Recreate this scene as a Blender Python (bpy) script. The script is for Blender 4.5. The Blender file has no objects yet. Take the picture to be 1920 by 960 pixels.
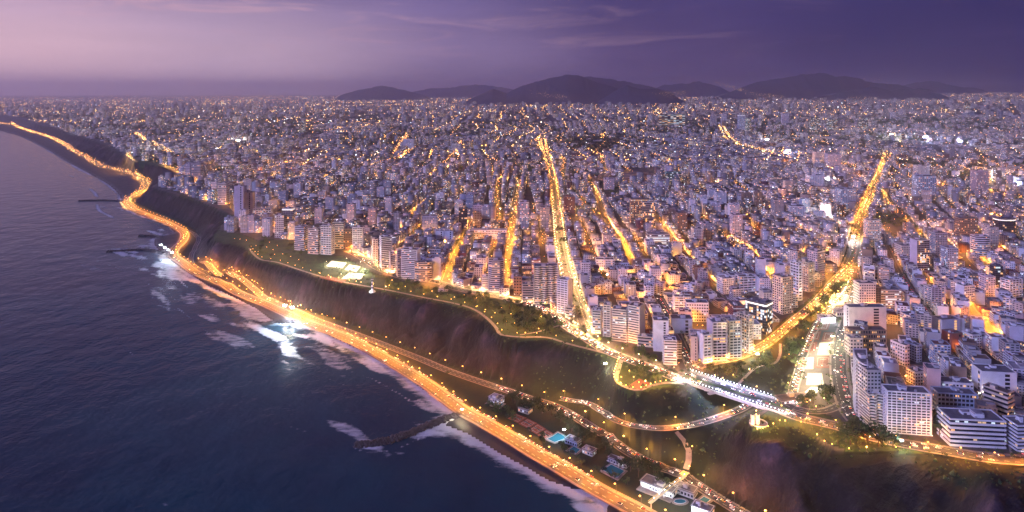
import bpy, math, random
import numpy as np
from mathutils import Vector, Matrix
rnd = random.Random(7)
nrs = np.random.RandomState(7)
S = bpy.context.scene
COL = S.collection
PI = math.pi
# ---------------------------------------------------------------- camera (a level shift-lens camera high above the bay)
FOC = 1251.0; HOR = 172.0; ZC = 400.0; ZT = 60.0
cam = bpy.data.cameras.new('camera'); camo = bpy.data.objects.new('camera', cam); COL.objects.link(camo)
camo.location = (0, 0, ZC); camo.rotation_euler = (math.radians(90), 0, 0)
cam.sensor_width = 36; cam.lens = 36*FOC/1920; cam.shift_y = -(480-HOR)/1920
cam.clip_start = 5; cam.clip_end = 200000
S.camera = camo
# ---------------------------------------------------------------- render, exposure
S.render.engine = 'CYCLES'
cy = S.cycles
cy.use_denoising = True; cy.denoiser = 'OPENIMAGEDENOISE'
try: cy.denoising_prefilter = 'ACCURATE'
except Exception: pass
cy.max_bounces = 5; cy.diffuse_bounces = 2; cy.glossy_bounces = 2; cy.transmission_bounces = 2; cy.volume_bounces = 3; cy.transparent_max_bounces = 6
cy.use_adaptive_sampling = True; cy.adaptive_threshold = .015; cy.sample_clamp_indirect = 3.0; cy.sample_clamp_direct = 0
cy.use_light_tree = True; cy.caustics_reflective = False; cy.caustics_refractive = False
S.render.use_persistent_data = False
vs = S.view_settings; vs.view_transform = 'Standard'; vs.look = 'None'; vs.exposure = -0.08; vs.gamma = 1
vs.use_curve_mapping = False
# ---------------------------------------------------------------- world: dusk sky, last glow low on the left
def ramp(nt, pts, interp='EASE'):
    r = nt.nodes.new('ShaderNodeValToRGB'); cr = r.color_ramp; cr.interpolation = interp
    while len(cr.elements) > 1: cr.elements.remove(cr.elements[-1])
    cr.elements[0].position = pts[0][0]; cr.elements[0].color = (*pts[0][1], 1)
    for p, c in pts[1:]:
        e = cr.elements.new(p); e.color = (*c, 1)
    return r
def math_node(nt, op, a, b=None, clamp=False):
    n = nt.nodes.new('ShaderNodeMath'); n.operation = op; n.use_clamp = clamp
    for i, v in enumerate((a, b)):
        if v is None: continue
        if isinstance(v, (int, float)): n.inputs[i].default_value = v
        else: nt.links.new(v, n.inputs[i])
    return n.outputs[0]
def mixc(nt, fac, a, b, mode='MIX'):
    n = nt.nodes.new('ShaderNodeMix'); n.data_type = 'RGBA'; n.blend_type = mode
    for i, v in ((0, fac), (6, a), (7, b)):
        if isinstance(v, (int, float)): n.inputs[i].default_value = v
        elif isinstance(v, tuple): n.inputs[i].default_value = (*v, 1) if len(v) == 3 else v
        else: nt.links.new(v, n.inputs[i])
    return n.outputs[2]
w = bpy.data.worlds.new('World'); S.world = w; w.use_nodes = True
nt = w.node_tree; nt.nodes.clear()
tc = nt.nodes.new('ShaderNodeTexCoord')
sep = nt.nodes.new('ShaderNodeSeparateXYZ'); nt.links.new(tc.outputs['Generated'], sep.inputs[0])
X, Y, Zc = sep.outputs
# closeness to the sunset bearing (sin of the bearing, 0 opposite .. 1 toward the sunset)
dotp = math_node(nt, 'ADD', math_node(nt, 'MULTIPLY', X, -0.93), math_node(nt, 'MULTIPLY', Y, 0.30))
side = math_node(nt, 'ADD', math_node(nt, 'MULTIPLY', dotp, 0.5), 0.5, True)
low = ramp(nt, [(0.0, (.045, .038, .15)), (.30, (.035, .026, .13)), (.42, (.033, .027, .14)), (.56, (.12, .080, .21)), (.68, (.33, .235, .42)), (.82, (.86, .60, .72)), (.90, (1.15, .74, .78)), (1.0, (4.2, 2.5, 2.3))])
high = ramp(nt, [(0.0, (.035, .04, .16)), (.35, (.026, .025, .115)), (.55, (.058, .046, .18)), (.72, (.16, .125, .33)), (1.0, (.34, .27, .50))])
nt.links.new(side, low.inputs[0]); nt.links.new(side, high.inputs[0])
elev = ramp(nt, [(0.0, (0, 0, 0)), (.06, (.25, .25, .25)), (.16, (1, 1, 1))], 'LINEAR')
nt.links.new(Zc, elev.inputs[0])
c1 = mixc(nt, elev.outputs[0], low.outputs[0], high.outputs[0])
# thin streaks of cloud
vm = nt.nodes.new('ShaderNodeVectorMath'); vm.operation = 'MULTIPLY'; vm.inputs[1].default_value = (3.2, 3.2, 26)
nt.links.new(tc.outputs['Generated'], vm.inputs[0])
nz = nt.nodes.new('ShaderNodeTexNoise'); nz.inputs['Scale'].default_value = 1.6; nz.inputs['Detail'].default_value = 6; nz.inputs['Roughness'].default_value = .62
nz.inputs['Distortion'].default_value = .8
nt.links.new(vm.outputs[0], nz.inputs['Vector'])
cr = ramp(nt, [(.50, (0, 0, 0)), (.72, (1, 1, 1))]); nt.links.new(nz.outputs[0], cr.inputs[0])
band = ramp(nt, [(.03, (0, 0, 0)), (.08, (1, 1, 1)), (.25, (.8, .8, .8))]); nt.links.new(Zc, band.inputs[0])
cf = math_node(nt, 'MULTIPLY', math_node(nt, 'MULTIPLY', cr.outputs[0], band.outputs[0]), math_node(nt, 'MULTIPLY', math_node(nt, 'POWER', side, 2.0), .8), True)
cloudc = mixc(nt, side, (.15, .10, .22), (.95, .55, .62))
c2 = mixc(nt, cf, c1, cloudc)
big = nt.nodes.new('ShaderNodeTexNoise'); big.inputs['Scale'].default_value = .9; big.inputs['Detail'].default_value = 4
nt.links.new(vm.outputs[0], big.inputs['Vector'])
bf = math_node(nt, 'ADD', math_node(nt, 'MULTIPLY', big.outputs[0], .5), .75)
c3 = mixc(nt, 1.0, c2, bf, 'MULTIPLY')
bg = nt.nodes.new('ShaderNodeBackground'); bg.inputs[1].default_value = 1.0
nt.links.new(c3, bg.inputs[0])
wo = nt.nodes.new('ShaderNodeOutputWorld'); nt.links.new(bg.outputs[0], wo.inputs[0])
w.cycles.sampling_method = 'MANUAL'; w.cycles.sample_map_resolution = 512
# ---------------------------------------------------------------- last light of the dusk: a broad soft sun from the left, behind the camera
sun = bpy.data.lights.new('sun', 'SUN'); sun.energy = 2.9; sun.angle = math.radians(9); sun.color = (.44, .46, 1.0)
so = bpy.data.objects.new('sun', sun); COL.objects.link(so)
so.rotation_euler = Vector((-.76, -.55, .34)).to_track_quat('Z', 'Y').to_euler()
# ---------------------------------------------------------------- helpers
def zplat(x, y):
    """Ground height of the inhabited plain: level near the cliffs, rising slowly inland."""
    x = np.asarray(x, float); y = np.asarray(y, float)
    d = np.hypot(x, y); t = np.clip((d-3000)/11000, 0, 1); t = t*t*(3-2*t)
    a = np.clip(x/np.maximum(y, 1)+.9, 0.25, 1.5)
    t2 = np.clip((d-14000)/16000, 0, 1)
    b = np.clip(x/np.maximum(y, 1)-.15, 0, .6)/.6
    return ZT + 115*t*a + t2*110*b
def W(px, py, z=ZT):
    """World point that stands at photograph pixel (px, py) at height z."""
    D = FOC*(ZC-z)/(py-HOR); return ((px-960)/FOC*D, D)
def Wg(px, py):
    z = ZT
    for _ in range(12):
        X_, Y_ = W(px, py, z); z = .5*z+.5*float(zplat(X_, Y_))
    return (X_, Y_)
def tag(o, label=None, cat=None, group=None, kind=None):
    if label: o['label'] = label
    if cat: o['category'] = cat
    if group: o['group'] = group
    if kind: o['kind'] = kind
    return o
def link(name, data, parent=None):
    o = bpy.data.objects.new(name, data); COL.objects.link(o)
    if parent: o.parent = parent
    return o
def empty(name, loc, rz=0):
    o = bpy.data.objects.new(name, None); COL.objects.link(o); o.location = loc; o.rotation_euler = (0, 0, rz); o.empty_display_size = 1
    return o
class MB:
    def __init__(s): s.v = []; s.f = []; s.m = []
    def quad(s, a, b, c, d, m=0):
        n = len(s.v); s.v += [a, b, c, d]; s.f.append((n, n+1, n+2, n+3)); s.m.append(m)
    def poly(s, pts, m=0):
        n = len(s.v); s.v += pts; s.f.append(tuple(range(n, n+len(pts)))); s.m.append(m)
    def prism(s, pts, z0, z1, m=0, mt=None, bottom=False):
        """pts: ccw footprint."""
        n = len(s.v); k = len(pts)
        s.v += [(p[0], p[1], z0) for p in pts] + [(p[0], p[1], z1) for p in pts]
        for i in range(k):
            j = (i+1) % k; s.f.append((n+i, n+j, n+k+j, n+k+i)); s.m.append(m)
        s.f.append(tuple(n+k+i for i in range(k))); s.m.append(m if mt is None else mt)
        if bottom: s.f.append(tuple(n+k-1-i for i in range(k))); s.m.append(m)
    def box(s, x0, x1, y0, y1, z0, z1, m=0, mt=None, bottom=True):
        s.prism([(x0, y0), (x1, y0), (x1, y1), (x0, y1)], z0, z1, m, mt, bottom)
    def tube(s, p0, p1, r0, r1, n=6, m=0, cap=True):
        p0 = Vector(p0); p1 = Vector(p1); d = (p1-p0).normalized()
        a = d.orthogonal().normalized(); b = d.cross(a); k = len(s.v)
        for p, r in ((p0, r0), (p1, r1)):
            for i in range(n):
                t = 2*PI*i/n; s.v.append(tuple(p+a*(r*math.cos(t))+b*(r*math.sin(t))))
        for i in range(n):
            j = (i+1) % n; s.f.append((k+i, k+j, k+n+j, k+n+i)); s.m.append(m)
        if cap: s.f.append(tuple(k+n+i for i in range(n))); s.m.append(m)
    def blob(s, c, r, m=0, sq=1.0, jit=.0, rg=rnd):
        t = (1+5**.5)/2; vs_ = [(-1, t, 0), (1, t, 0), (-1, -t, 0), (1, -t, 0), (0, -1, t), (0, 1, t), (0, -1, -t), (0, 1, -t), (t, 0, -1), (t, 0, 1), (-t, 0, -1), (-t, 0, 1)]
        fs = [(0,11,5),(0,5,1),(0,1,7),(0,7,10),(0,10,11),(1,5,9),(5,11,4),(11,10,2),(10,7,6),(7,1,8),(3,9,4),(3,4,2),(3,2,6),(3,6,8),(3,8,9),(4,9,5),(2,4,11),(6,2,10),(8,6,7),(9,8,1)]
        k = len(s.v)
        for v in vs_:
            q = r/1.902*(1+rg.uniform(-jit, jit)); s.v.append((c[0]+v[0]*q, c[1]+v[1]*q, c[2]+v[2]*q*sq))
        for f in fs: s.f.append(tuple(k+i for i in f)); s.m.append(m)
    def mesh(s, name, mats):
        me = bpy.data.meshes.new(name); me.from_pydata(s.v, [], s.f)
        for m in (mats if isinstance(mats, (list, tuple)) else [mats]): me.materials.append(m)
        if any(s.m): me.polygons.foreach_set('material_index', s.m)
        return me
    def build(s, name, mats, parent=None): return link(name, s.mesh(name, mats), parent)
def np_mesh(name, V, Fq, mats, mi=None, attrs=None, uv=None, smooth=False):
    """V (n,3), Fq (k,4 or 3) numpy; attrs: {name: (domain, type, array)}; uv per loop."""
    me = bpy.data.meshes.new(name); n = Fq.shape[1]
    me.vertices.add(len(V)); me.vertices.foreach_set('co', np.ascontiguousarray(V, dtype=np.float32).ravel())
    me.loops.add(Fq.size); me.loops.foreach_set('vertex_index', np.ascontiguousarray(Fq, dtype=np.int32).ravel())
    me.polygons.add(len(Fq)); me.polygons.foreach_set('loop_start', np.arange(0, Fq.size, n, dtype=np.int32))
    me.polygons.foreach_set('loop_total', np.full(len(Fq), n, dtype=np.int32))
    me.update(calc_edges=True)
    for m in (mats if isinstance(mats, (list, tuple)) else [mats]): me.materials.append(m)
    if mi is not None: me.polygons.foreach_set('material_index', np.ascontiguousarray(mi, dtype=np.int32))
    if smooth: me.polygons.foreach_set('use_smooth', np.ones(len(Fq), dtype=bool))
    for k, (dom, ty, arr) in (attrs or {}).items():
        at = me.attributes.new(k, ty, dom)
        at.data.foreach_set('color' if 'COLOR' in ty else 'value', np.ascontiguousarray(arr, dtype=np.float32).ravel())
    if uv is not None:
        u = me.uv_layers.new(name='UVMap'); u.data.foreach_set('uv', np.ascontiguousarray(uv, dtype=np.float32).ravel())
    me.validate(clean_customdata=False)
    return me
def bsdf(name, col=(.5, .5, .5), rough=.7, metal=0., emit=None, es=0., spec=.5, noise=0., nscale=.3, bump=0., bscale=1.0, sample=None):
    m = bpy.data.materials.new(name); m.use_nodes = True; t = m.node_tree; b = t.nodes['Principled BSDF']
    b.inputs['Base Color'].default_value = (*col, 1); b.inputs['Roughness'].default_value = rough; b.inputs['Metallic'].default_value = metal
    b.inputs['Specular IOR Level'].default_value = spec
    if emit: b.inputs['Emission Color'].default_value = (*emit, 1); b.inputs['Emission Strength'].default_value = es
    if noise or bump:
        g = t.nodes.new('ShaderNodeNewGeometry')
        nz = t.nodes.new('ShaderNodeTexNoise'); nz.inputs['Scale'].default_value = nscale; nz.inputs['Detail'].default_value = 4
        t.links.new(g.outputs['Position'], nz.inputs['Vector'])
        if noise:
            r = ramp(t, [(.3, tuple(c*(1-noise) for c in col)), (.7, tuple(min(1, c*(1+noise*.7)) for c in col))], 'LINEAR')
            t.links.new(nz.outputs[0], r.inputs[0]); t.links.new(r.outputs[0], b.inputs['Base Color'])
        if bump:
            n2 = t.nodes.new('ShaderNodeTexNoise'); n2.inputs['Scale'].default_value = bscale; n2.inputs['Detail'].default_value = 5
            t.links.new(g.outputs['Position'], n2.inputs['Vector'])
            bp = t.nodes.new('ShaderNodeBump'); bp.inputs['Distance'].default_value = bump; t.links.new(n2.outputs[0], bp.inputs['Height']); t.links.new(bp.outputs[0], b.inputs['Normal'])
    m.cycles.emission_sampling = sample or 'NONE'
    return m
def resample(pts, step):
    P = np.array(pts, float); d = np.r_[0, np.cumsum(np.hypot(*np.diff(P[:, :2], axis=0).T))]
    n = max(2, int(d[-1]/step)+1); s = np.linspace(0, d[-1], n)
    return np.stack([np.interp(s, d, P[:, i]) for i in range(P.shape[1])], 1)
def smooth_path(pts, step):
    """Catmull-Rom through pts (2 or 3 columns), resampled."""
    P = np.array(pts, float); P = np.vstack([2*P[0]-P[1], P, 2*P[-1]-P[-2]]); out = []
    for i in range(1, len(P)-2):
        for t in np.linspace(0, 1, 9)[:-1]:
            a, b, c, d = P[i-1:i+3]
            out.append(.5*((2*b)+(c-a)*t+(2*a-5*b+4*c-d)*t*t+(3*b-a-3*c+d)*t**3))
    out.append(P[-2]); return resample(out, step)
def inside(poly, x, y):
    P = np.array(poly, float); r = np.zeros(x.shape, bool); n = len(P)
    for i in range(n):
        x0, y0 = P[i]; x1, y1 = P[(i+1) % n]
        if y0 == y1: continue
        c = ((y0 > y) != (y1 > y)) & (x < (x1-x0)*(y-y0)/(y1-y0)+x0)
        r ^= c
    return r
def seg_dist(path, x, y):
    """distance and arc position of points to a polyline (n,2)."""
    P = np.array(path, float)[:, :2]; best = np.full(x.shape, 1e18); arc = np.zeros(x.shape); s = 0.
    for i in range(len(P)-1):
        ax, ay = P[i]; dx, dy = P[i+1]-P[i]; L2 = dx*dx+dy*dy
        if L2 == 0: continue
        t = np.clip(((x-ax)*dx+(y-ay)*dy)/L2, 0, 1); d = (x-ax-t*dx)**2+(y-ay-t*dy)**2
        m = d < best; best[m] = d[m]; L = math.sqrt(L2); arc[m] = s+(t*L)[m]; s += L
    return np.sqrt(best), arc
def vnoise(x, y, seed=0):
    """smooth value noise, numpy."""
    xi = np.floor(x).astype(np.int64); yi = np.floor(y).astype(np.int64); fx = x-xi; fy = y-yi
    fx = fx*fx*(3-2*fx); fy = fy*fy*(3-2*fy)
    def h(a, b):
        n = (a*374761393+b*668265263+seed*974711) & 0xffffffff; n = ((n ^ (n >> 13))*1274126177) & 0xffffffff
        return ((n ^ (n >> 16)) & 0xffff)/65535.
    return (h(xi, yi)*(1-fx)+h(xi+1, yi)*fx)*(1-fy)+(h(xi, yi+1)*(1-fx)+h(xi+1, yi+1)*fx)*fy
def fbm(x, y, o=4, seed=0):
    r = 0; a = .5; 
    for i in range(o): r = r+a*vnoise(x*2**i, y*2**i, seed+i); a *= .5
    return r
# ================================================================ THE LAND
def PW(lst, z): return [W(a, b, z) for a, b in lst]
shore_px = [(-900, 199), (-400, 213), (-150, 229), (0, 245), (40, 256), (80, 275), (130, 305), (170, 326), (205, 346), (226, 366), (229, 378), (240, 392), (262, 403), (292, 412), (318, 424), (328, 436), (305, 443), (292, 448), (290, 457),
            (300, 470), (320, 487), (352, 510), (392, 536), (432, 553), (480, 577), (512, 600), (530, 606), (552, 603), (576, 611), (605, 622), (650, 643), (700, 667), (740, 690), (785, 722), (825, 750), (850, 768), (862, 778),
            (850, 790), (833, 794), (862, 806), (885, 815), (935, 847), (985, 873), (1030, 900), (1071, 914), (1100, 918), (1128, 930), (1142, 944), (1140, 965), (1120, 1000), (1150, 1060), (1300, 1180)]
foot_px = [(-900, 196), (-400, 207), (-150, 217), (0, 227), (60, 243), (100, 256), (135, 270), (150, 288), (180, 300), (215, 312), (235, 318), (262, 329), (284, 340), (281, 352), (268, 366), (258, 379), (278, 389), (305, 401), (340, 417), (367, 430), (376, 445), (366, 470), (362, 492), (380, 507),
           (440, 538), (500, 556), (527, 566), (565, 577), (615, 592), (665, 609), (715, 628), (790, 661), (850, 686), (915, 708), (932, 712), (980, 731), (1012, 742), (1045, 752), (1075, 768), (1120, 795), (1150, 818), (1200, 846), (1240, 868), (1270, 884), (1300, 898), (1330, 914), (1387, 946), (1440, 975), (1560, 1045), (1700, 1130), (2000, 1330)]
top_px = [(-900, 193), (-400, 202), (-150, 211), (0, 220), (50, 231), (95, 240), (140, 255), (170, 262), (200, 272), (236, 292), (252, 303), (275, 306), (300, 311), (322, 317), (330, 326), (322, 337), (300, 342), (283, 349), (300, 356), (335, 367), (372, 379), (400, 390), (425, 399), (432, 409), (415, 422), (404, 436), (400, 447), (412, 455), (440, 459), (460, 464), (468, 475), (482, 485), (512, 493), (552, 504), (600, 521), (655, 534), (727, 547), (790, 560), (852, 572), (885, 582), (908, 596), (925, 610), (937, 625), (952, 632), (985, 635), (1025, 636), (1065, 649), (1100, 657), (1135, 665), (1156, 677), (1157, 690), (1154, 703), (1157, 716), (1175, 729), (1198, 735), (1222, 729), (1262, 723), (1296, 722),
          (1312, 701), (1334, 694), (1372, 689), (1404, 677), (1432, 661), (1458, 640), (1482, 616), (1520, 578), (1558, 546), (1580, 532), (1590, 540), (1575, 560), (1548, 588), (1524, 618), (1506, 648), (1494, 682), (1484, 715), (1470, 742), (1462, 752), (1440, 768), (1412, 776), (1402, 790), (1412, 803), (1438, 807), (1464, 799), (1500, 802), (1530, 820), (1559, 842), (1600, 845), (1665, 845), (1710, 848), (1760, 849), (1800, 856), (1860, 866), (1920, 872), (2100, 886), (2500, 900)]
SHORE = np.array(PW(shore_px, 0)); FOOT = np.array(PW(foot_px, 4)); TOP = np.array(PW(top_px, ZT))
SHORE_S = smooth_path(SHORE[2:], 12); FOOT_S = smooth_path(FOOT[2:], 12); TOP_S = smooth_path(TOP[2:], 8)
far = [(-70000, 70000)]
SEA_POLY = [tuple(p) for p in SHORE]+[(600, 200), (-70000, 200), (-70000, SHORE[0][1])]
LOW_POLY = [tuple(p) for p in FOOT]+[(900, 200), (-70000, 200), (-70000, FOOT[0][1])]
TOP_POLY = [tuple(p) for p in TOP]+[(90000, 600), (90000, 90000), (-90000, 90000), (-90000, TOP[0][1])]
bal_px = [(1010, 745, 4.5), (1052, 750, 7), (1100, 757, 14), (1125, 770, 22), (1150, 786, 27), (1179, 797, 30), (1204, 801, 32), (1233, 804, 34), (1268, 802, 37), (1304, 796, 40), (1346, 784, 43), (1390, 767, 46), (1425, 742, 49), (1455, 712, 52), (1478, 668, 54), (1510, 612, 56), (1545, 568, 58), (1575, 545, 59.5)]
BAJADA = smooth_path([(*W(a, b, z), z) for a, b, z in bal_px], 6)
pth_px = [(1268, 813, 33), (1278, 822, 30), (1289, 838, 26), (1293, 856, 20), (1290, 872, 15), (1286, 888, 10)]
HILLPATH = smooth_path([(*W(a, b, z), z) for a, b, z in pth_px], 4)
# far bajada in the left bays
farb_px = [(270, 340, 5), (262, 330, 9), (250, 316, 18), (240, 304, 32), (250, 298, 45), (290, 296, 62), (325, 294, 79)]
farb_px = [(a, b, 4+(z-4)*.74) for a, b, z in farb_px]
FARBAJ = smooth_path([(*W(a, b, z), z) for a, b, z in farb_px], 20)
NU, NV = 520, 760
UU = np.linspace(-1.08, 1.12, NU); LL = np.linspace(math.log(432), math.log(52000), NV)
dU = UU[1]-UU[0]; dL = LL[1]-LL[0]
DD = np.exp(LL)[:, None]*np.ones((1, NU)); XX = DD*UU[None, :]
ins_top = inside(TOP_POLY, XX, DD); ins_low = inside(LOW_POLY, XX, DD); ins_sea = inside(SEA_POLY, XX, DD)
# near wobble so that edges do not read as ruled
HG = zplat(XX, DD)
near = (DD < 12500)
mask = near & (ins_sea | ins_low)
xs, ys = XX[mask], DD[mask]
ds, _ = seg_dist(SHORE_S, xs, ys)
isea = ins_sea[mask]; Z = np.where(isea, -np.minimum(9, ds*.09), np.minimum(4.2, .35+ds*.085))
tmp = np.full(XX.shape, 4.); tmp[mask] = Z; tmp[(ins_sea) & ~near] = -9
HG = np.where(ins_sea | (ins_low & ~ins_top), tmp, HG)
unk = ~ins_top & ~ins_low & ~ins_sea
df, arcf = np.zeros(XX.shape), np.zeros(XX.shape); dt = np.zeros(XX.shape)
a, b = seg_dist(FOOT_S, XX[unk], DD[unk]); df[unk] = a; arcf[unk] = b
a, b = seg_dist(TOP_S, XX[unk], DD[unk]); dt[unk] = a
HG[unk] = 4+(ZT-4)*(df/(df+dt+1e-6))[unk]
fix = np.zeros(XX.shape, bool)
def stamp(path, half, blend=1.0):
    lo, hi = path[:, 1].min()-40, path[:, 1].max()+40
    m = unk & (DD > lo) & (DD < hi)
    d, s = seg_dist(path, XX[m], DD[m]); L = np.r_[0, np.cumsum(np.hypot(*np.diff(path[:, :2], axis=0).T))]
    z = np.interp(s, L, path[:, 2]); on = d < half
    idx = np.argwhere(m)[on]; HG[idx[:, 0], idx[:, 1]] = z[on]; fix[idx[:, 0], idx[:, 1]] = True
stamp(BAJADA, 8.5); stamp(HILLPATH, 4); stamp(FARBAJ, 22)
free = unk & ~fix
r0, r1 = np.where(free.any(1))[0][[0, -1]]; r0 = max(1, r0); r1 = min(NV-2, r1)
c0, c1_ = np.where(free.any(0))[0][[0, -1]]; c0 = max(1, c0); c1_ = min(NU-2, c1_)
sub = (slice(r0, r1+1), slice(c0, c1_+1)); fr = free[sub]
wu, wl = 1/dU**2, 1/dL**2
for it in range(500):
    A = HG[r0-1:r1+2, c0-1:c1_+2]
    nw = (wl*(A[:-2, 1:-1]+A[2:, 1:-1])+wu*(A[1:-1, :-2]+A[1:-1, 2:]))/(2*(wu+wl))
    HG[sub] = np.where(fr, nw, HG[sub])
# cliff profile: steep fluted rock below, a gentler green shoulder above
t = np.clip((HG-4)/(ZT-4), 0, 1)
prof = np.where(t < .62, .80*t/.62, .80+.20*(t-.62)/.38)
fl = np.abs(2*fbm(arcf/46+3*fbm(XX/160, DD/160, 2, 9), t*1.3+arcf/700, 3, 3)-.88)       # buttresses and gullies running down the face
fl2 = np.abs(2*vnoise(arcf/17, t*2.2, 21)-1)
bal_d = np.full(XX.shape, 999.)
mm = unk & (DD < 1500); dq, _ = seg_dist(BAJADA[::3], XX[mm], DD[mm]); bal_d[mm] = dq
dq, _ = seg_dist(HILLPATH, XX[mm], DD[mm]); bal_d[mm] = np.minimum(bal_d[mm], dq)
calm = np.clip((bal_d-9)/45, 0, 1)
amp = np.sin(PI*np.clip(t, 0, 1))*calm*np.clip(1.25-t*.7, 0, 1)
shift = (fl*1.5-.50)*.72+(fl2-.5)*.16+(fbm(XX/14, DD/14, 3, 5)-.45)*.22
steepw = np.clip((df+dt)/75, .35, 1.0)
HG = np.where(free, 4+(ZT-4)*np.clip((1-calm)*t+calm*prof+shift*amp*steepw*1.0, .01, .995), HG)
HG += np.where(unk, 0, 0)
gul = np.where(free, np.clip(fl, 0, 1), 0.5)
cliffness = np.where(free, np.clip((.86-t-.22*(fbm(XX/60, DD/60, 3, 33)-.45)*3)/.10, 0, 1)*np.clip((bal_d-18)/30, 0, 1), 0)
# the inner slopes of the ravine are grassed
rav = inside(PW([(1125, 640), (1175, 745), (1215, 860), (1262, 905), (1305, 905), (1300, 850), (1330, 800), (1420, 830), (1480, 800), (1640, 500), (1560, 500), (1400, 640), (1290, 690)], 45), XX, DD)
brown = inside(PW([(1150, 735), (1190, 760), (1260, 770), (1300, 790), (1230, 800), (1150, 785), (1125, 760)], 30), XX, DD)
cliffness = np.where(rav & ~brown, cliffness*.12, cliffness)
def H(x, y):
    """terrain height at world points."""
    x = np.asarray(x, float); y = np.asarray(y, float)
    fi = np.clip((np.log(np.maximum(y, 433))-LL[0])/dL, 0, NV-1.001); fj = np.clip((x/np.maximum(y, 1)-UU[0])/dU, 0, NU-1.001)
    i = fi.astype(int); j = fj.astype(int); a = fi-i; b = fj-j
    return (HG[i, j]*(1-b)+HG[i, j+1]*b)*(1-a)+(HG[i+1, j]*(1-b)+HG[i+1, j+1]*b)*a
# ground kinds painted as real surfaces: sand, grass, rock, town ground
sea1 = [(-120, 222), (0, 231), (46, 243), (87, 256), (110, 265), (137, 283), (160, 295), (190, 312), (229, 321), (262, 333), (274, 345), (264, 360), (240, 374), (250, 390), (273, 400), (302, 411), (331, 425), (346, 437), (342, 452), (328, 466), (326, 478), (345, 492), (368, 510), (400, 524), (440, 544), (500, 569), (545, 590), (600, 611), (650, 631), (700, 656), (750, 685), (800, 716), (830, 738), (865, 764), (900, 785), (960, 820), (1010, 850), (1060, 878), (1120, 912), (1180, 945), (1240, 982)]
seaward = inside(PW(sea1, 5)+[(600, 200), (-70000, 200), (-70000, 9000)], XX, DD)
sand = np.where(ins_low & ~ins_sea & (seaward | (DD > 2600)), 1., 0.)
park_px = [[(640, 478), (700, 512), (760, 528), (850, 548), (935, 562), (1010, 582), (1060, 622), (1105, 645), (1165, 672), (1240, 702), (1290, 720), (1200, 740), (1150, 722), (1150, 680), (1060, 645), (960, 636), (930, 620), (900, 590), (800, 560), (660, 538), (560, 505), (470, 478), (455, 458), (500, 448), (560, 452), (590, 470), (625, 480)],
           [(1325, 697), (1372, 692), (1404, 680), (1446, 655), (1480, 620), (1560, 545), (1555, 530), (1470, 600), (1405, 668), (1310, 686)],
           [(1465, 752), (1500, 772), (1545, 775), (1590, 802), (1700, 836), (1800, 858), (1600, 850), (1500, 805), (1440, 812), (1400, 800)],
           [(360, 505), (500, 510), (560, 480), (455, 440), (400, 430), (440, 405), (280, 340), (230, 300), (330, 300)]]
grass = np.zeros(XX.shape)
for p in park_px: grass = np.maximum(grass, inside(PW(p, ZT), XX, DD)*1.)
grass = np.where(ins_top, grass, np.where(unk, .5, 0))
grass = np.where(ins_low & ~ins_sea, .5, grass)
V = np.stack([XX.ravel(), DD.ravel(), HG.ravel()], 1)
ii = (np.arange(NV-1)[:, None]*NU+np.arange(NU-1)[None, :]).ravel()
Fq = np.stack([ii, ii+1, ii+NU+1, ii+NU], 1)
mg = bpy.data.materials.new('ground'); mg.use_nodes = True; t_ = mg.node_tree; b_ = t_.nodes['Principled BSDF']
def attr(t, n):
    a_ = t.nodes.new('ShaderNodeAttribute'); a_.attribute_name = n; return a_.outputs['Fac']
def tnoise(t, scale, detail=4, rough=.55, vec=None, sc3=None):
    n = t.nodes.new('ShaderNodeTexNoise'); n.inputs['Scale'].default_value = scale; n.inputs['Detail'].default_value = detail; n.inputs['Roughness'].default_value = rough
    if vec is None: g_ = t.nodes.new('ShaderNodeNewGeometry'); vec = g_.outputs['Position']
    if sc3:
        m_ = t.nodes.new('ShaderNodeVectorMath'); m_.operation = 'MULTIPLY'; m_.inputs[1].default_value = sc3; t.links.new(vec, m_.inputs[0]); vec = m_.outputs[0]
    t.links.new(vec, n.inputs['Vector']); return n.outputs[0]
def nramp(t, src, pts, interp='LINEAR'):
    r = ramp(t, pts, interp); t.links.new(src, r.inputs[0]); return r.outputs[0]
town = nramp(t_, tnoise(t_, .02), [(.35, (.05, .045, .045)), (.65, (.10, .09, .085))])
grs = nramp(t_, tnoise(t_, .045, 6, .7), [(.30, (.010, .022, .009)), (.52, (.026, .056, .014)), (.72, (.060, .080, .028))])
rock = nramp(t_, tnoise(t_, .03, 8, .7, sc3=(1, 1, .45)), [(.32, (.009, .007, .011)), (.50, (.022, .017, .023)), (.72, (.075, .056, .064))])
snd = nramp(t_, tnoise(t_, .03, 5, .6), [(.35, (.07, .055, .05)), (.65, (.13, .10, .08))])
gsel = math_node(t_, 'GREATER_THAN', attr(t_, 'grass'), .75); gany = math_node(t_, 'MULTIPLY', attr(t_, 'grass'), 2.0, True)
scrubc = nramp(t_, tnoise(t_, .03, 7, .72), [(.34, (.003, .008, .004)), (.52, (.006, .017, .005)), (.70, (.015, .026, .009))])
ca = mixc(t_, gany, town, mixc(t_, gsel, scrubc, grs)); cb = mixc(t_, attr(t_, 'sand'), ca, snd)
g2 = t_.nodes.new('ShaderNodeNewGeometry'); sp = t_.nodes.new('ShaderNodeSeparateXYZ'); t_.links.new(g2.outputs['Position'], sp.inputs[0])
wet = nramp(t_, sp.outputs[2], [(0.0, (.55, .5, .5)), (.9, (.55, .5, .5))])
cxy = t_.nodes.new('ShaderNodeCombineXYZ'); t_.links.new(math_node(t_, 'MULTIPLY', attr(t_, 'along'), .045), cxy.inputs[0]); t_.links.new(math_node(t_, 'MULTIPLY', sp.outputs[2], .03), cxy.inputs[1])
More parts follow.
